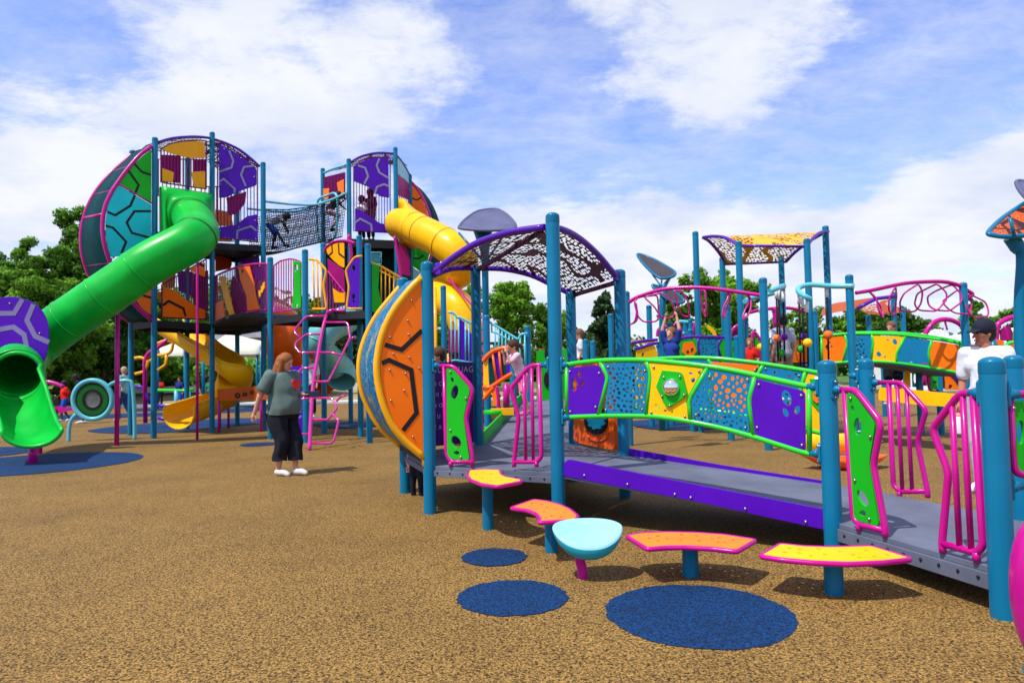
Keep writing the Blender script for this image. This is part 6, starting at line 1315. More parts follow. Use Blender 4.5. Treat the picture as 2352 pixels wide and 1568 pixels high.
def crown(name, clumps, n, size, mat, parent, seed, droop=0):
    rg = np.random.default_rng(seed); vol = np.array([c[3]**2 for c in clumps]); vol = vol/vol.sum()
    idx = rg.choice(len(clumps), n, p=vol); C = np.array([c[:3] for c in clumps])[idx]; R_ = np.array([c[3] for c in clumps])[idx]
    d = rg.normal(size=(n, 3)); d /= np.linalg.norm(d, axis=1)[:, None]; rad = R_*(.25+.95*rg.random(n)**.6)*(1+.18*np.sin(d[:, 0]*7+idx)*np.cos(d[:, 2]*6+idx))
    ctr = C+d*rad[:, None]*np.array([1, 1, .8]); nn = d+rg.normal(size=(n, 3))*.55; nn /= np.linalg.norm(nn, axis=1)[:, None]
    t1 = np.cross(nn, rg.normal(size=(n, 3))); t1 /= np.linalg.norm(t1, axis=1)[:, None]; t2 = np.cross(nn, t1)
    s = size*(.5+rg.random(n))[:, None]
    q = np.stack([ctr+t1*s, ctr+t2*s*.55, ctr-t1*s, ctr-t2*s*.55], 1).reshape(-1, 3)
    o = q.mean(0); o[2] = q[:, 2].min()
    me = bpy.data.meshes.new(name); me.vertices.add(n*4); me.vertices.foreach_set('co', (q-o).astype(np.float32).ravel()); me.loops.add(n*4); me.loops.foreach_set('vertex_index', np.arange(n*4, dtype=np.int32))
    me.polygons.add(n); me.polygons.foreach_set('loop_start', np.arange(0, n*4, 4, dtype=np.int32)); me.polygons.foreach_set('loop_total', np.full(n, 4, dtype=np.int32)); me.update(calc_edges=True)
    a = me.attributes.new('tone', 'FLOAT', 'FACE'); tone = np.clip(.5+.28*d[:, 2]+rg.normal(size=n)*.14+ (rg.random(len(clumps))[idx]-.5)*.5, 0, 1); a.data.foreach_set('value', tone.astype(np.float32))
    me.materials.append(mat); ob = bpy.data.objects.new(name, me); COL.objects.link(ob); o = V(o.tolist())
    if parent is not None: ob.parent = parent; ob.location = o-WO[parent.name]
    else: ob.location = o
    WO[ob.name] = o; return ob
def tree(label, u, d, vtop, wpx, mat, seed, kind='round', n=9000, size=.16, trunk=.18, zb=None, cr0=.25, nm='tree'):
    rnd = random.Random(seed); g_ = gd(u, d); zb = (1.0 if (u < 1100 and d > 42) else .2) if zb is None else zb; ztop = gy((u, vtop), d).z; w = wpx/F_PX*d/2; h = ztop-zb
    t = thing(nm, label, 'tree', (g_.x, d, zb), 'trees around the playground'); cl = []
    if kind == 'round':
        zc0 = zb+h*cr0; ch = ztop-zc0
        lobes = [(rnd.uniform(-.45, .45), rnd.uniform(-.4, .4), rnd.uniform(.25, .8), rnd.uniform(.42, .62)) for _ in range(6)]+[(0, 0, .68, .5), (0, 0, .4, .6)]
        for k in range(110):
            lx, ly, lz, lr = lobes[rnd.randrange(len(lobes))]; a = rnd.uniform(0, 6.28); e = rnd.uniform(-1, 1); rr_ = lr*rnd.random()**.4; ce = math.sqrt(1-e*e)
            f = min(.97, max(.02, lz+rr_*e*.48)); cr_ = w*rnd.uniform(.08, .2)
            cl.append((g_.x+w*(lx+rr_*ce*math.cos(a))*.92, d+w*(ly+rr_*ce*math.sin(a)), min(ztop-cr_*.8, zc0+ch*f), cr_))
    else:
        for k in range(80):
            f = (k/80)**.9; a = rnd.uniform(0, 6.28); rr_ = w*(1-f)**.7*rnd.uniform(.2, 1)*.95; cl.append((g_.x+rr_*math.cos(a), d+rr_*math.sin(a), zb+h*(.04+.94*f), w*(.22*(1-f)+.08)))
    crown('crown', cl, n, size, mat, t, seed)
    m = MB(); top = V((g_.x+rnd.uniform(-.3, .3), d, zb+h*.8)); b_ = V((g_.x, d, zb-.1)); md = b_.lerp(top, .5)+V((rnd.uniform(-.3, .3), 0, 0)); s = crm([b_, b_.lerp(md, .5), md, top], 4)
    m.tube(s, [trunk*(1-.85*i/(len(s)-1)) for i in range(len(s))], 8)
    for k in range(7 if kind == 'round' else 0):
        c = cl[rnd.randrange(len(cl))]; p0 = s[rnd.randrange(3, len(s)-2)]; q = V(c[:3]); m.tube([p0, p0.lerp(q, .5)+V((0, 0, .2)), q], [trunk*.4, trunk*.28, trunk*.1], 5)
    m.build('trunk', BROWN, t); return t
TL = [('mid-green tree filling the gap left of the green slide', 40, 35, 560, 260, 0, 'round', 16000), ('leafy tree just left of the drum of the left tower', 205, 36, 520, 200, 0, 'round', 16000), ('low leafy tree behind the purple board', 110, 33, 620, 300, 0, 'round', 16000),
      ('leafy tree between the magenta pole and the left tower', 300, 40, 690, 200, 0, 'round', 12000), ('tall dark leafy tree at the far left edge', -20, 36, 530, 260, 1, 'round', 15000), ('tall leafy tree whose crown is highest left of the left tower', 150, 38, 462, 190, 0, 'round', 16000), ('bushy tree between the two tallest left trees', 75, 34, 535, 170, 0, 'round', 12000),
      ('dark tree behind the green slide tube', 240, 37, 600, 200, 1, 'round', 12000), ('dark tree behind the front legs of the left tower', 340, 44, 640, 180, 1, 'round', 9000), ('tree behind the left tower lower deck', 440, 52, 640, 200, 0, 'round', 8000),
      ('tree right of the cream tent behind the left tower', 575, 50, 610, 200, 0, 'round', 9000), ('tree behind the middle platform', 720, 55, 690, 220, 1, 'round', 7000), ('tree just left of the yellow spiral slide', 900, 50, 700, 200, 1, 'round', 6000),
      ('bright tree beside the yellow spiral slide', 1070, 42, 645, 150, 2, 'round', 7000), ('bright green tree seen under the maroon canopy', 1185, 38, 650, 175, 2, 'round', 9000), ('darker tree just right of the bright one under the canopy', 1262, 44, 700, 150, 0, 'round', 6000),
      ('small round tree left of the conifer', 1325, 52, 735, 60, 0, 'round', 4000), ('dark conifer right of the maroon canopy', 1392, 34, 668, 170, 3, 'cone', 14000), ('bright tree behind the tall shelter posts', 1655, 30, 622, 240, 2, 'round', 14000), ('young tree behind the dark leaf shade', 1550, 36, 648, 110, 0, 'round', 5000),
      ('tree at the right of the tall shelter', 1840, 44, 705, 190, 0, 'round', 7000), ('broad tree behind the coral shelter', 1960, 42, 700, 170, 0, 'round', 8000), ('dark tree behind the right overhead ladder', 2070, 40, 690, 180, 1, 'round', 8000), ('tree peeking over the white tent', 2240, 44, 660, 100, 0, 'round', 5000), ('tree at the far right edge', 2345, 46, 697, 120, 0, 'round', 6000), ('low tree beyond the right arch', 2150, 60, 745, 110, 0, 'round', 4000)]
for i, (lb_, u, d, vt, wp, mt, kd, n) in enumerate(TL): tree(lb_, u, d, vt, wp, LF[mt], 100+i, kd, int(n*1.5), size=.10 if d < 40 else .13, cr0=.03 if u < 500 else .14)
def mass(name, x0, x1, y, z0, z1, n, mat, seed, size=.25):
    rnd = random.Random(seed); cl = []; k = int((x1-x0)/1.6)
    for i in range(k): cl.append((x0+(x1-x0)*(i+rnd.random())/k, y+rnd.uniform(-1.5, 1.5), z0+(z1-z0)*rnd.uniform(.15, .7), (z1-z0)*rnd.uniform(.3, .5)))
    ob = crown(name, cl, n, size, mat, None, seed); return ob
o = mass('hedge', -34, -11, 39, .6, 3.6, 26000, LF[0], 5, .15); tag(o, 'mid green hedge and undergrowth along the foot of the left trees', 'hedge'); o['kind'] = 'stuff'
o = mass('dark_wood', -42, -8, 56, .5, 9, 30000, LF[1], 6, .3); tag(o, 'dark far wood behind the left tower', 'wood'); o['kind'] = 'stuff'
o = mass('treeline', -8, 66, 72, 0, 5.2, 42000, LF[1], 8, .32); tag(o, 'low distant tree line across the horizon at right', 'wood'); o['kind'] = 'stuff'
# ================================================================== people
SKIN_L = paint('fair_skin', (.62, .30, .20), .55, .08, bump=0, dirt=.05); SKIN_T = paint('tanned_skin', (.42, .17, .10), .55, .08, bump=0, dirt=.05); SKIN_D = paint('dark_skin', (.07, .035, .022), .5, .08, bump=0, dirt=.05)
EYE = paint('eye_dark', (.02, .015, .015), .2); LIP = paint('lips', (.45, .10, .09), .4)
def cap(m, a, ra, b, rb, n=12, sx=1.0):
    a, b = V(a), V(b); ax = b-a; L_ = ax.length
    if L_ < 1e-5: m.ball(a, ra, n=n); return
    ax = ax/L_; prof = []
    for k in range(5): t_ = math.pi/2*(1-k/4); prof.append((ra*math.cos(t_), -ra*math.sin(t_)))
    for k in range(5): t_ = math.pi/2*k/4; prof.append((rb*math.cos(t_), L_+rb*math.sin(t_)))
    m.lathe(a, prof, n, ax)
def bake(m, name, mat, parent, vox, xf, smooth=3):
    me = bpy.data.meshes.new(name); me.from_pydata([tuple(v) for v in m.v], [], m.f); ob = bpy.data.objects.new(name, me); COL.objects.link(ob)
    r_ = ob.modifiers.new('r', 'REMESH'); r_.mode = 'VOXEL'; r_.voxel_size = vox
    s_ = ob.modifiers.new('s', 'SMOOTH'); s_.iterations = smooth; s_.factor = .5
    dg = bpy.context.evaluated_depsgraph_get(); me2 = bpy.data.meshes.new_from_object(ob.evaluated_get(dg)); bpy.data.objects.remove(ob); bpy.data.meshes.remove(me)
    me2.name = name; me2.transform(xf); me2.materials.clear(); me2.materials.append(mat); me2.polygons.foreach_set('use_smooth', [True]*len(me2.polygons))
    c = V((xf.translation.x, xf.translation.y, xf.translation.z))
    ob = bpy.data.objects.new(name, me2); COL.objects.link(ob); me2.transform(Matrix.Translation(-c)); ob.location = (c-WO[parent.name]) if parent is not None else c; 
    if parent is not None: ob.parent = parent
    WO[ob.name] = c; return ob
J0 = dict(pel=(0, 0, .94), che=(0, 0, 1.24), nek=(0, -.005, 1.43), hed=(0, .02, 1.585), sL=(-.18, 0, 1.39), sR=(.18, 0, 1.39), eL=(-.225, -.02, 1.12), eR=(.225, -.02, 1.12), wL=(-.23, .06, .87), wR=(.23, .06, .87),
          hL=(-.09, 0, .90), hR=(.09, 0, .90), kL=(-.10, .02, .49), kR=(.10, .02, .49), aL=(-.10, -.02, .09), aR=(.10, -.02, .09), tL=(-.11, .15, .035), tR=(.11, .15, .035))
def person(label, pos, height, face, skin, shirt, pants, shoes, hair, pose=None, girth=1.0, sleeve='short', leg='long', flare=0, hairstyle='short', vox=.016, cap_=None, detail=False, child=False, fingers=False, look=0, collar=False, group=None, neckc=None, skirt=False, garments=None):
    J = {k: V(v) for k, v in J0.items()}
    for k, v in (pose or {}).items(): J[k] = V(v)
    s = height/1.72; hs = 1.22 if child else 1.0
    xf = Matrix.Translation(pos) @ Matrix.Rotation(face, 4, 'Z') @ Matrix.Scale(s, 4)
    t = thing('person', label, 'person', tuple(pos), group)
    g = girth; h = J['hed']; up = (J['hed']-J['nek']).normalized()
    fwd = V((math.sin(look), math.cos(look), 0)); fwd = (fwd-up*fwd.dot(up)).normalized(); rgt = fwd.cross(up)
    R3 = Matrix((rgt, fwd, up)).transposed()
    b = MB()
    b.ball(h+up*.02, .1*hs, (.80, .98, 1.12), 20, rot=R3); b.ball(h+fwd*.02*hs-up*.05*hs, .066*hs, (.85, 1.0, 1.0), 14, rot=R3)
    b.ball(h+fwd*.078*hs-up*.095*hs, .024*hs, n=8)
    cap(b, h+fwd*.09*hs+up*.01, .009*hs, h+fwd*.112*hs-up*.028*hs, .014*hs, 8)
    for sg_ in (-1, 1): b.ball(h+rgt*sg_*.082*hs-fwd*.005-up*.01, .02*hs, (.5, .8, 1.3), 8, rot=R3)
    cap(b, J['nek']-V((0, 0, .05)), .055, h-up*.05, .048, 12)
    w = g
    cap(b, J['sL'], .05, J['sR'], .05); cap(b, J['che']+V((-.07*w, 0, .02)), .11*w, J['che']+V((.07*w, 0, .02)), .11*w); cap(b, J['che'], .115*w, J['pel']+V((0, 0, .08)), .115*w)
    cap(b, J['pel']+V((-.06*w, 0, 0)), .105*w, J['pel']+V((.06*w, 0, 0)), .105*w)
    for S_ in 'LR':
        cap(b, J['s'+S_], .052*w**.5, J['e'+S_], .04*w**.5); cap(b, J['e'+S_], .04*w**.5, J['w'+S_], .026)
        cap(b, J['h'+S_], .088*w, J['k'+S_], .056*w**.5); cap(b, J['k'+S_], .054*w**.5, J['a'+S_], .036); cap(b, J['k'+S_].lerp(J['a'+S_], .28)-V((0, .01, 0)), .056*w**.5, J['k'+S_].lerp(J['a'+S_], .6), .042); cap(b, J['a'+S_]+V((0, 0, -.03)), .036, J['t'+S_], .028)
        d = (J['w'+S_]-J['e'+S_]).normalized(); sd = V((0, 1, 0)) if abs(d.y) < .8 else V((1, 0, 0)); sd = (sd-d*sd.dot(d)).normalized(); pn = d.cross(sd)
        cap(b, J['w'+S_], .026, J['w'+S_]+d*.05, .032); 
        inw = V((1, 0, 0)) if S_ == 'L' else V((-1, 0, 0)); inw = (inw-d*inw.dot(d)); inw = inw.normalized() if inw.length > .1 else pn
        for k in range(4):
            o_ = sd*((k-1.5)*.019); L_ = (.07, .08, .075, .058)[k]; p0 = J['w'+S_]+d*.075+o_; p1 = p0+(d*.9+inw*.25).normalized()*L_*.55; p2 = p1+(d*.6+inw*.7).normalized()*L_*.5
            cap(b, J['w'+S_]+d*.04+o_*.8, .0105, p0, .0095, 6); cap(b, p0, .0095, p1, .0085, 6); cap(b, p1, .0085, p2, .0072, 6)
        th0 = J['w'+S_]+d*.025+sd*.03; cap(b, th0, .012, th0+(d*.6+sd*.75).normalized()*.035, .0105, 6); cap(b, th0+(d*.6+sd*.75).normalized()*.035, .0105, th0+(d*.85+sd*.5).normalized()*.068, .009, 6)
    body = bake(b, 'body', skin, t, vox/ s if not detail else .0095, xf, 2)
    # face details
    for sg_ in (-1, 1):
        e = MB(); e.ball(V((0, 0, 0)), .0105*hs, (1.3, .6, .75), 8, rot=R3); p = h+fwd*.088*hs+rgt*sg_*.034*hs+up*.012*hs; e.v = [tuple(xf @ (V(q)+p)) for q in e.v]; e.build('eye', EYE, body)
    e = MB(); e.tube([xf @ (h+fwd*q*hs+rgt*x*hs-up*z*hs) for x, q, z in ((-.024, .083, .058), (-.01, .0935, .064), (.01, .0935, .064), (.024, .083, .058))], .006*s, 6); e.build('mouth', LIP, body)
    # shirt
    if garments: garments(t, xf, J)
    k_ = MB(); o_ = .016
    cap(k_, J['sL'], .056+o_, J['sR'], .056+o_); cap(k_, J['che']+V((-.07*w, 0, .02)), .11*w+o_, J['che']+V((.07*w, 0, .02)), .11*w+o_); cap(k_, J['che']+V((0, .01*w, -.02)), .12*w+o_, J['pel']+V((0, .015*w, .10)), .125*w+o_)
    cap(k_, J['pel']+V((-.05*w, 0, .02)), .116*w+o_, J['pel']+V((.05*w, 0, .02)), .116*w+o_); cap(k_, J['nek']-V((0, 0, .07)), .085, J['nek']-V((0, 0, .03)), .062)
    for S_ in 'LR':
        f = {'short': .72, 'long': 1, 'none': 0}[sleeve]
        if f: cap(k_, J['s'+S_], .064*w**.5+o_*.6, J['s'+S_].lerp(J['e'+S_], f), .056*w**.5+o_*.9)
        if sleeve == 'long': cap(k_, J['e'+S_], .044*w**.5+o_, J['w'+S_], .034+o_*.6)
    if not garments: bake(k_, 'shirt', shirt, t, (.012 if detail else vox/s), xf, 3)
    # trousers
    k_ = MB(); cap(k_, J['pel']+V((-.065*w, 0, .0)), .108*w+.012, J['pel']+V((.065*w, 0, .0)), .108*w+.012); cap(k_, J['pel'], .11*w, J['pel']+V((0, 0, .05)), .112*w)
    if skirt: cap(k_, J['pel'], .13*w, J['kL'].lerp(J['kR'], .5)+V((0, 0, .14)), .17*w)
    else:
        for S_ in 'LR':
            if leg == 'long': cap(k_, J['h'+S_], .092*w+.012, J['k'+S_], .062*w**.5+.012+flare*.3); cap(k_, J['k'+S_], .062*w**.5+.012+flare*.3, J['k'+S_].lerp(J['a'+S_], .70), .052+.012+flare)
            elif leg == 'full': cap(k_, J['h'+S_], .092*w+.012, J['k'+S_], .07*w**.5+.012); cap(k_, J['k'+S_], .066*w**.5+.012, J['a'+S_], .05+.012+flare)
            else: cap(k_, J['h'+S_], .095*w+.014, J['h'+S_].lerp(J['k'+S_], .8), .078*w**.5+.02)
    if not garments: bake(k_, 'skirt' if skirt else 'trousers', pants, t, (.012 if detail else vox/s), xf, 3)
    for S_ in 'LR':
        k_ = MB(); a_, t_ = J['a'+S_], J['t'+S_]; cap(k_, a_+V((0, 0, -.035)), .048, t_+(a_-t_)*.25, .044); cap(k_, t_+(a_-t_)*.25, .044, t_+(t_-a_)*.15, .034); cap(k_, a_+(a_-t_)*.18+V((0, 0, -.05)), .036, a_+V((0, 0, -.05)), .04)
        bake(k_, 'shoe', shoes, t, max(.010, vox/s*.8), xf, 2)
    # hair
    if hair is not None:
        k_ = MB(); k_.ball(h+up*.042-fwd*.014*hs, .106*hs, (.90, 1.0, 1.0), 16, rot=R3); k_.ball(h-up*.01-fwd*.04*hs, .09*hs, (.95, .8, 1.0), 14, rot=R3)
        if hairstyle == 'long':
            for a in (-1, 1):
                cap(k_, h+rgt*a*.062-fwd*.02+up*.04, .05, h+rgt*a*.085-fwd*.0-up*.16, .042); cap(k_, h+rgt*a*.085-up*.16, .046, h+rgt*a*.10+fwd*.075-up*.35, .03)
                cap(k_, h+rgt*a*.06-fwd*.05-up*.05, .06, h+rgt*a*.08-fwd*.06-up*.30, .04)
            cap(k_, h-fwd*.06+up*.02, .090, h-fwd*.10-up*.20, .078); cap(k_, h-fwd*.10-up*.20, .078, h-fwd*.12-up*.36, .05)
        if hairstyle == 'tail':
            cap(k_, h-fwd*.10*hs+up*.03, .035, h-fwd*.16*hs-up*.05, .045); cap(k_, h-fwd*.16*hs-up*.05, .045, h-fwd*.13*hs-up*.30, .018)
        if hairstyle == 'bun': k_.ball(h-fwd*.10*hs+up*.07, .045)
        if hairstyle == 'afro': k_.ball(h+up*.05-fwd*.03, .125)
        bake(k_, 'hair', hair, t, (.010 if detail else vox/s*.9), xf, 2)
    if cap_ is not None:
        k_ = MB(); k_.ball(h+up*.055-fwd*.006, .108*hs, (.88, 1.02, .92), 20, rot=R3); q = h+up*.05+fwd*.075
        for a in range(-4, 5): cap(k_, q+rgt*a*.015-up*.008*abs(a)/4, .008, q+rgt*a*.0135+fwd*(.092-.004*abs(a)**1.5)-up*(.018+.006*abs(a)/4), .0075, 6)
        bake(k_, 'cap', cap_, t, .009, xf, 1)
    if collar:
        k_ = MB(); n0 = J['nek']
        for a in (-1, 1): cap(k_, n0+V((a*.05, -.045, -.0)), .018, n0+V((a*.062, .03, -.025)), .018); cap(k_, n0+V((a*.062, .03, -.025)), .018, n0+V((a*.03, .085, -.075)), .012)
        cap(k_, n0+V((-.05, -.045, 0)), .018, n0+V((.05, -.045, 0)), .018); bake(k_, 'collar', shirt, t, .010, xf, 2)
    return t, xf, J
def cl(name, c, r=.85): return paint(name, c, r, .25, bump=(.5 if 'hair' not in name else .6), bscale=(11 if 'hair' not in name else 70), spec=.25, dirt=.15)
HBR = cl('brown_hair', (.07, .03, .015), .6); HRED = cl('auburn_hair', (.30, .095, .025), .5); HBK = cl('black_hair', (.012, .01, .01), .5); HGR = cl('grey_blond_hair', (.4, .3, .18), .6); HBL = cl('light_brown_hair', (.2, .09, .04), .6)
BLKC = cl('black_cloth', (.008, .009, .018)); WHC = cl('white_cloth', (.72, .75, .82)); REDC = cl('red_cloth', (.6, .012, .01)); NAVY = cl('navy_cloth', (.008, .03, .19)); BLUC = cl('royal_blue_cloth', (.01, .07, .55)); GRYC = cl('heather_green_tee', (.10, .15, .135)); WSH = cl('white_shoe', (.7, .68, .64), .6); JEAN = cl('denim', (.02, .07, .25)); PNK = cl('pale_pink_cloth', (.75, .45, .55)); PNK2 = cl('pink_cloth', (.75, .16, .38)); KHA = cl('khaki_cloth', (.3, .24, .16)); GRY = cl('light_grey_cloth', (.42, .44, .50)); PRT = cl('blue_print_shirt', (.25, .5, .55)); GRC = cl('green_cloth', (.02, .2, .1))
# --- the walking woman
Wf = gz((640, 1092)); 
def wgarb(t, xf, J):
    def rings(name, secs, mat, n=40, amp=.006, seed=1, thick=.01, fq=9):
        rnd = random.Random(seed); ph_ = [rnd.uniform(0, 6.28) for _ in range(4)]; out = []
        for (cx, cy, z, rx, ry, *tl_) in secs:
            rx *= .95; ry *= .97
            q = []
            for k in range(n):
                a = 2*math.pi*k/n; w_ = 1+amp/max(rx, .05)*(math.sin(fq*a+ph_[0]+z*9)+.7*math.sin((fq-4)*a+ph_[1]-z*14)+.6*math.sin(2*a+z*31+ph_[2]))
                q.append(xf @ V((cx+rx*w_*math.cos(a), cy+ry*w_*math.sin(a), z+.006*math.sin(3*a+ph_[3])+(tl_[0]*math.sin(a) if tl_ else 0))))
            out.append(q)
        sm_ = []
        for i in range(len(out)-1):
            for s_ in range(3):
                sm_.append([crm([out[max(0, i-1)][k], out[i][k], out[i+1][k], out[min(len(out)-1, i+2)][k]], 3)[3+s_] for k in range(n)])
        sm_.append(out[-1]); m = MB(); m.loft(sm_, closed=True); return m.build(name, mat, t, solid=thick)
    rings('shirt', [(0, -.005, 1.475, .066, .062), (0, -.005, 1.455, .10, .08), (0, 0, 1.425, .165, .105), (0, .0, 1.38, .205, .135), (0, .015, 1.31, .215, .165), (0, .035, 1.22, .215, .19), (0, .03, 1.13, .212, .19), (0, .045, 1.04, .222, .21), (0, .04, .95, .232, .215), (0, .02, .885, .236, .212), (0, .01, .855, .234, .208)], GRYC, amp=.0045, seed=3)
    for S_, x in (('R', 1), ('L', -1)):
        a, b = J['s'+S_], J['e'+S_]; m = MB(); secs = []; ax = (b-a).normalized(); e1 = ax.cross(V((0, 1, 0))).normalized(); e2 = ax.cross(e1)
        for f, r_ in ((-.28, .05), (-.12, .088), (.1, .092), (.35, .088), (.6, .09), (.80, .094)):
            c = a.lerp(b, f); secs.append([xf @ (c+(e1*math.cos(q)+e2*math.sin(q))*r_*(1+.03*math.sin(5*q+f*9))) for q in [2*math.pi*k/24 for k in range(24)]])
        m.loft(secs, closed=True); m.build('sleeve', GRYC, t, solid=.01)
    rings('trousers', [(0, 0, .965, .205, .175), (0, 0, .90, .218, .192), (0, 0, .85, .212, .19), (0, 0, .80, .18, .17)], BLKC, seed=5, amp=.002)
    for S_, x, sd_ in (('R', 1, 8), ('L', -1, 9)):
        h_, k2, a_ = J['h'+S_], J['k'+S_], J['a'+S_]; hem = k2.lerp(a_, .70)
        rings('trouser_leg', [(h_.x, h_.y, .87, .108, .178), (h_.x, h_.y+.0, .76, .115, .165), (h_.x*.9+k2.x*.1, h_.y*.6+k2.y*.4, .64, .104, .135), (k2.x, k2.y, .50, .092, .112), (k2.x*.6+hem.x*.4, k2.y*.6+hem.y*.4, .38, .086, .10), (hem.x, hem.y, .27, .088, .105), (hem.x, hem.y, .215, .091, .11)], BLKC, seed=sd_, amp=.005, fq=7)
tW, xW, JW = person('woman in grey-green tee, black cropped trousers and white trainers walking with a phone', V((Wf.x+.05, Wf.y+.05, 0)), 1.69, -math.pi/2-.42, SKIN_L, GRYC, BLKC, WSH, HRED,
    pose=dict(pel=(0, -.02, .93), che=(0, -.03, 1.25), nek=(0, 0, 1.43), hed=(0, .045, 1.58), sR=(.185, -.06, 1.39), eR=(.27, -.17, 1.12), wR=(.27, -.27, .88), sL=(-.185, .02, 1.39), eL=(-.22, .05, 1.13), wL=(-.12, .28, 1.13),
              hR=(.10, -.02, .9), kR=(.09, .06, .49), aR=(.07, -.03, .09), tR=(.08, .13, .035), hL=(-.10, 0, .9), kL=(-.07, .15, .50), aL=(-.05, .17, .09), tL=(-.05, .33, .045)),
    girth=1.12, flare=.05, hairstyle='long', detail=True, vox=.012, look=-.12, garments=wgarb)
m = MB(); 
hp_ = xW @ V((-.10, .43, 1.13)); m.box(hp_, .20, .02, .085, .15); ph = m.build('phone', paint('dark_phone', (.02, .03, .06), .25), None, bevel=.006); ph['label'] = 'dark blue phone held out by the walking woman'; ph['category'] = 'phone'
# red print on the shirt: thin patch wrapped to the chest
m = MB(); cpt = JW['che']+V((-.01, .262, .02)); nrm = V((0, 1, .1)).normalized(); e1 = V((1, 0, 0))
pts = []
for k in range(20):
    a = 2*math.pi*k/20; rx, rz = .085, .07; pts.append(cpt+e1*rx*math.cos(a)*(1 if math.sin(a) > 0 else .75)+V((0, 0, rz*math.sin(a)+(.012 if abs(math.cos(a)) > .5 and math.sin(a) > 0 else 0))))
m.slab([xW @ (p-nrm*(2.2*((p-cpt).dot(e1))**2)) for p in pts], .012); m.build('chest_print', cl('coral_red_print', (.75, .03, .035)), tW)
# --- man in white polo
mp0 = gd(2272, 7.5)
tM, xM, JM = person('tanned man in white polo and dark cap at the right, seen behind the teal post', V((mp0.x-.02, 7.5, 0)), 1.83, 2.25, SKIN_T, WHC, GRY, WSH, HBK, pose=dict(sL=(-.18, 0, 1.385), sR=(.18, 0, 1.385), eL=(-.225, -.03, 1.10), wL=(-.24, .07, .86), eR=(.225, -.03, 1.1), wR=(.24, .05, .86)), girth=1.0, detail=True, vox=.012, cap_=cl('dark_navy_cap', (.012, .014, .03)), look=.7, collar=True, leg='full')
bt = thing('water_bottle', 'white bottle with pink lid in the hand of the man in the polo', 'bottle', tuple(gy(c12(925, 1370), 7.15)))
q = gy(c12(930, 1375), 7.15); m = MB(); m.lathe(q, [(.001, 0), (.034, 0), (.036, .01), (.036, .15), (.03, .17), (.02, .175)], 16); m.build('bottle_body', WHITE, bt); m = MB(); m.lathe(q+V((0, 0, .175)), [(.024, 0), (.024, .035), (.001, .04)], 14); m.build('lid', paint('pink_lid', (.8, .25, .2), .4), bt)
# --- girl on the ramp
Gy = 11.0; gpos = gy(c16(925, 1165), Gy)
person('girl in pale pink top and pink shorts with dark ponytail leaning on the orange climber', V((gpos.x, Gy, gpos.z)), 1.20, math.pi/2+.35, SKIN_L, PNK, PNK2, PNK2, HBR, pose=dict(pel=(0, .06, .93), che=(0, .14, 1.22), nek=(0, .18, 1.41), hed=(0, .24, 1.56), sL=(-.15, .18, 1.36), sR=(.15, .18, 1.36), eL=(-.17, .36, 1.2), wL=(-.12, .42, 1.42), eR=(.17, .36, 1.18), wR=(.12, .42, 1.40), kL=(-.09, .03, .5), kR=(.09, -.03, .5), aR=(.09, -.14, .12), aL=(-.09, -.03, .09), tR=(.09, 0, .05)), child=True, leg='short', hairstyle='tail', girth=.9, vox=.012)
# --- boy hanging from the ladder
hb = gy(c7(540, 1110), 12.0)
person('boy in navy tee hanging by both hands from the magenta ladder', V((hb.x+.05, 12.0, hb.z-1.42*.8)), 1.36, math.pi*.75, SKIN_L, NAVY, BLKC, WSH, HBL, pose=dict(hed=(.0, .0, 1.56), sL=(-.16, 0, 1.42), sR=(.16, 0, 1.42), eL=(-.22, .03, 1.68), eR=(.20, .03, 1.68), wL=(-.15, .0, 1.94), wR=(.13, 0, 1.94), kL=(-.08, -.1, .5), aL=(-.08, -.3, .25), tL=(-.08, -.26, .12)), child=True, vox=.013)
# --- children on the net bridge
k0 = gy(c3(520, 985), 19.0)
person('child in white shirt and blue shorts crouching forward on the net bridge', V((k0.x, 19.0, k0.z+.06)), 1.35, -math.pi/2, SKIN_D, WHC, BLUC, BLKC, HBK, pose=dict(pel=(0, -.18, .82), che=(0, .08, 1.02), nek=(0, .25, 1.10), hed=(0, .38, 1.12), sL=(-.16, .2, 1.1), sR=(.16, .2, 1.1), eL=(-.2, .3, .86), eR=(.2, .32, .88), wL=(-.18, .38, .66), wR=(.18, .4, .68), hL=(-.09, -.18, .8), hR=(.09, -.18, .8), kL=(-.1, -.02, .46), kR=(.1, .14, .5), aL=(-.1, -.14, .09), aR=(.1, .36, .12), tL=(-.1, .02, .04), tR=(.1, .5, .06)), child=True, leg='short', vox=.018)
k0 = gy(c3(1000, 850), 19.9)
person('child in dark clothes climbing at the tower end of the net bridge', V((k0.x, 19.9, k0.z+.1)), 1.4, -1.2, SKIN_D, BLKC, PNK, BLKC, HBK, pose=dict(pel=(0, -.1, .7), che=(0, .05, .98), nek=(0, .15, 1.14), hed=(0, .22, 1.28), sL=(-.16, .12, 1.1), sR=(.16, .12, 1.1), eL=(-.25, .3, 1.05), wL=(-.2, .45, 1.2), eR=(.25, .25, .9), wR=(.2, .4, .8), hL=(-.09, -.1, .68), hR=(.09, -.1, .68), kL=(-.12, .2, .6), kR=(.12, .2, .55)), child=True, vox=.018)
for i, (x, y, lb_) in enumerate([(1245, 600, 'child silhouetted behind purple boards on the right tower, left of two'), (1320, 560, 'taller child silhouetted behind purple boards on the right tower, right of two')]):
    k0 = gy(c3(x, y), 20.4); person(lb_, V((k0.x, 20.4, zR+.04)), (k0.z-zR)+.22+.06*i, 2.5, SKIN_D, BLKC if i else WHC, BLKC, BLKC, HBK, child=True, hairstyle='afro', vox=.02)
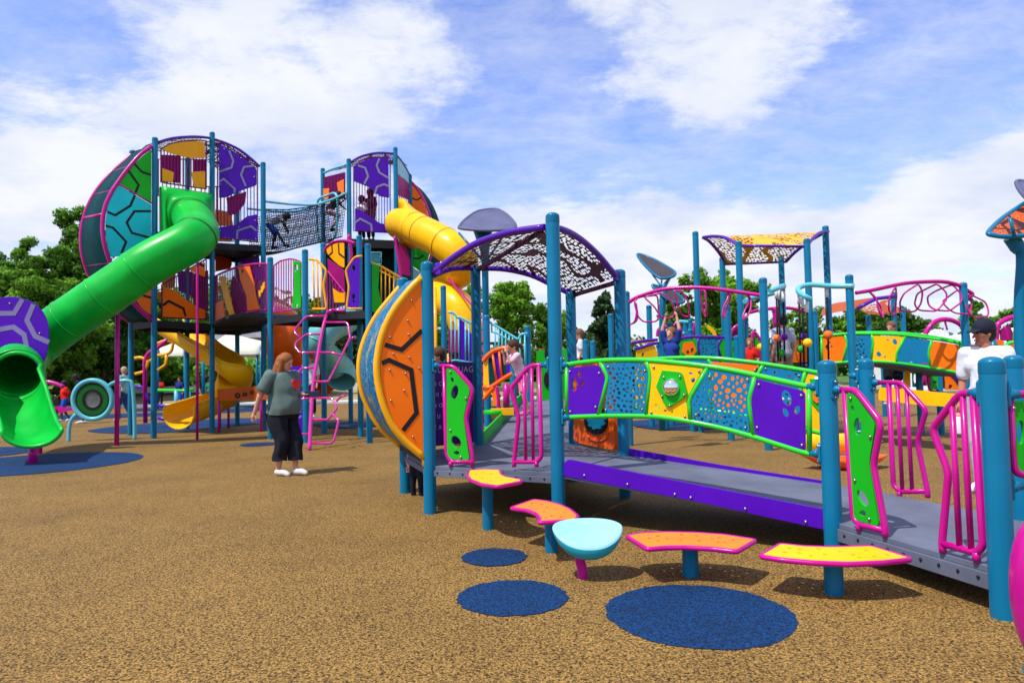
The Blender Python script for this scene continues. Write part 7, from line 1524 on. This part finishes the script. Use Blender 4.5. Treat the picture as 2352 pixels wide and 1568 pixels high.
# --- people on the ground
def gperson(label, u, vfoot, vhead, **kw):
    p = gz((u, vfoot)); hgt = hz(p, vhead); return person(label, V((p.x, p.y, 0)), hgt, kw.pop('face', 0), kw.pop('skin', SKIN_L), kw.pop('shirt', WHC), kw.pop('pants', JEAN), kw.pop('shoes', WSH), kw.pop('hair', HBR), vox=.02, **kw)
WALK = dict(kL=(-.1, .15, .5), aL=(-.1, .12, .10), tL=(-.1, .27, .06), kR=(.1, .03, .5), aR=(.1, -.22, .12), tR=(.1, -.1, .04), eL=(-.24, -.12, 1.13), wL=(-.24, -.1, .88), eR=(.24, .08, 1.13), wR=(.22, .26, .98))
gperson('small child in red tee and royal blue shorts running beside the seesaw', 148, 968, 874, skin=SKIN_D, shirt=REDC, pants=BLUC, hair=HBK, leg='short', child=True, pose=WALK, face=2.4)
gperson('adult in blue patterned shirt and jeans standing behind the left tower leg', 285, 967, 842, shirt=PRT, pants=JEAN, hair=HGR, face=1.2, pose=WALK, leg='full')
gperson('adult in dark clothes behind the round spinner ring', 192, 972, 852, skin=SKIN_D, shirt=BLKC, pants=BLKC, hair=HBK, face=1.8, pose=dict(che=(0, .1, 1.22), nek=(0, .17, 1.38), hed=(0, .24, 1.5), sL=(-.18, .12, 1.35), sR=(.18, .12, 1.35)))
gperson('seated-looking person in red top by the green balance rail', 367, 935, 868, shirt=REDC, pants=BLKC, hair=HBK, skin=SKIN_T, face=0)
gperson('person in navy tee and blue shorts by the green balance rail', 412, 938, 866, shirt=NAVY, pants=BLUC, leg='short', hair=HBR, face=3.0)
gperson('person in black tee and khaki trousers leaning by the magenta pole', 464, 935, 858, skin=SKIN_D, shirt=BLKC, pants=KHA, hair=HBK, face=-1.6, pose=dict(che=(0, .12, 1.2), nek=(0, .2, 1.36), hed=(0, .26, 1.48), sL=(-.18, .15, 1.33), sR=(.18, .15, 1.33)))
gperson('person in green top behind the left tower leg, next to the black-shirted one', 482, 936, 868, shirt=GRC, pants=BLKC, hair=HBR, face=0)
gperson('small child in white and pink beyond the loop climber', 683, 948, 895, shirt=PNK, pants=PNK, hair=HBL, child=True, face=2, leg='short')
def upper(label, u, v_head, d, hgt, **kw):
    p = gy((u, v_head), d); return person(label, V((p.x, d, p.z-hgt)), hgt, kw.pop('face', 0), kw.pop('skin', SKIN_L), kw.pop('shirt', WHC), kw.pop('pants', BLKC), WSH, kw.pop('hair', HBR), vox=.018, **kw)
upper('boy with brown hair standing behind the arched bridge boards', 2047, 738, 14.6, 1.75, shirt=WHC, pants=BLKC, hair=HBL, leg='short', face=2.2)
upper('child in white top behind the near platform, right of the maroon canopy post', 1332, 757, 14.8, 1.35, hair=HBL, child=True, face=1.5)
upper('adult in light grey tee between the rope toys', 1797, 722, 15.2, 1.9, shirt=GRY, pants=KHA, hair=HBK, face=.3)
upper('child with reddish hair behind the green board of the background bridge', 1722, 828-50, 15.0, 1.2, shirt=REDC, hair=HRED, child=True, face=2.6)
upper('curly-haired child whose head shows over the purple letter board', 1009, 800, 9.3, 1.28, pants=BLKC, shirt=BLKC, hair=HBR, child=True, hairstyle='afro', face=1.8)
upper('toddler under the near platform, bare feet behind the half-moon bubble', 957, 985, 7.9, .86, shirt=BLKC, pants=BLKC, hair=HBR, child=True, face=2.8)
upper('child beside the loop climber behind the purple information board', 712, 812, 15.5, 1.45, shirt=WHC, hair=HBL, child=True, face=2.9)
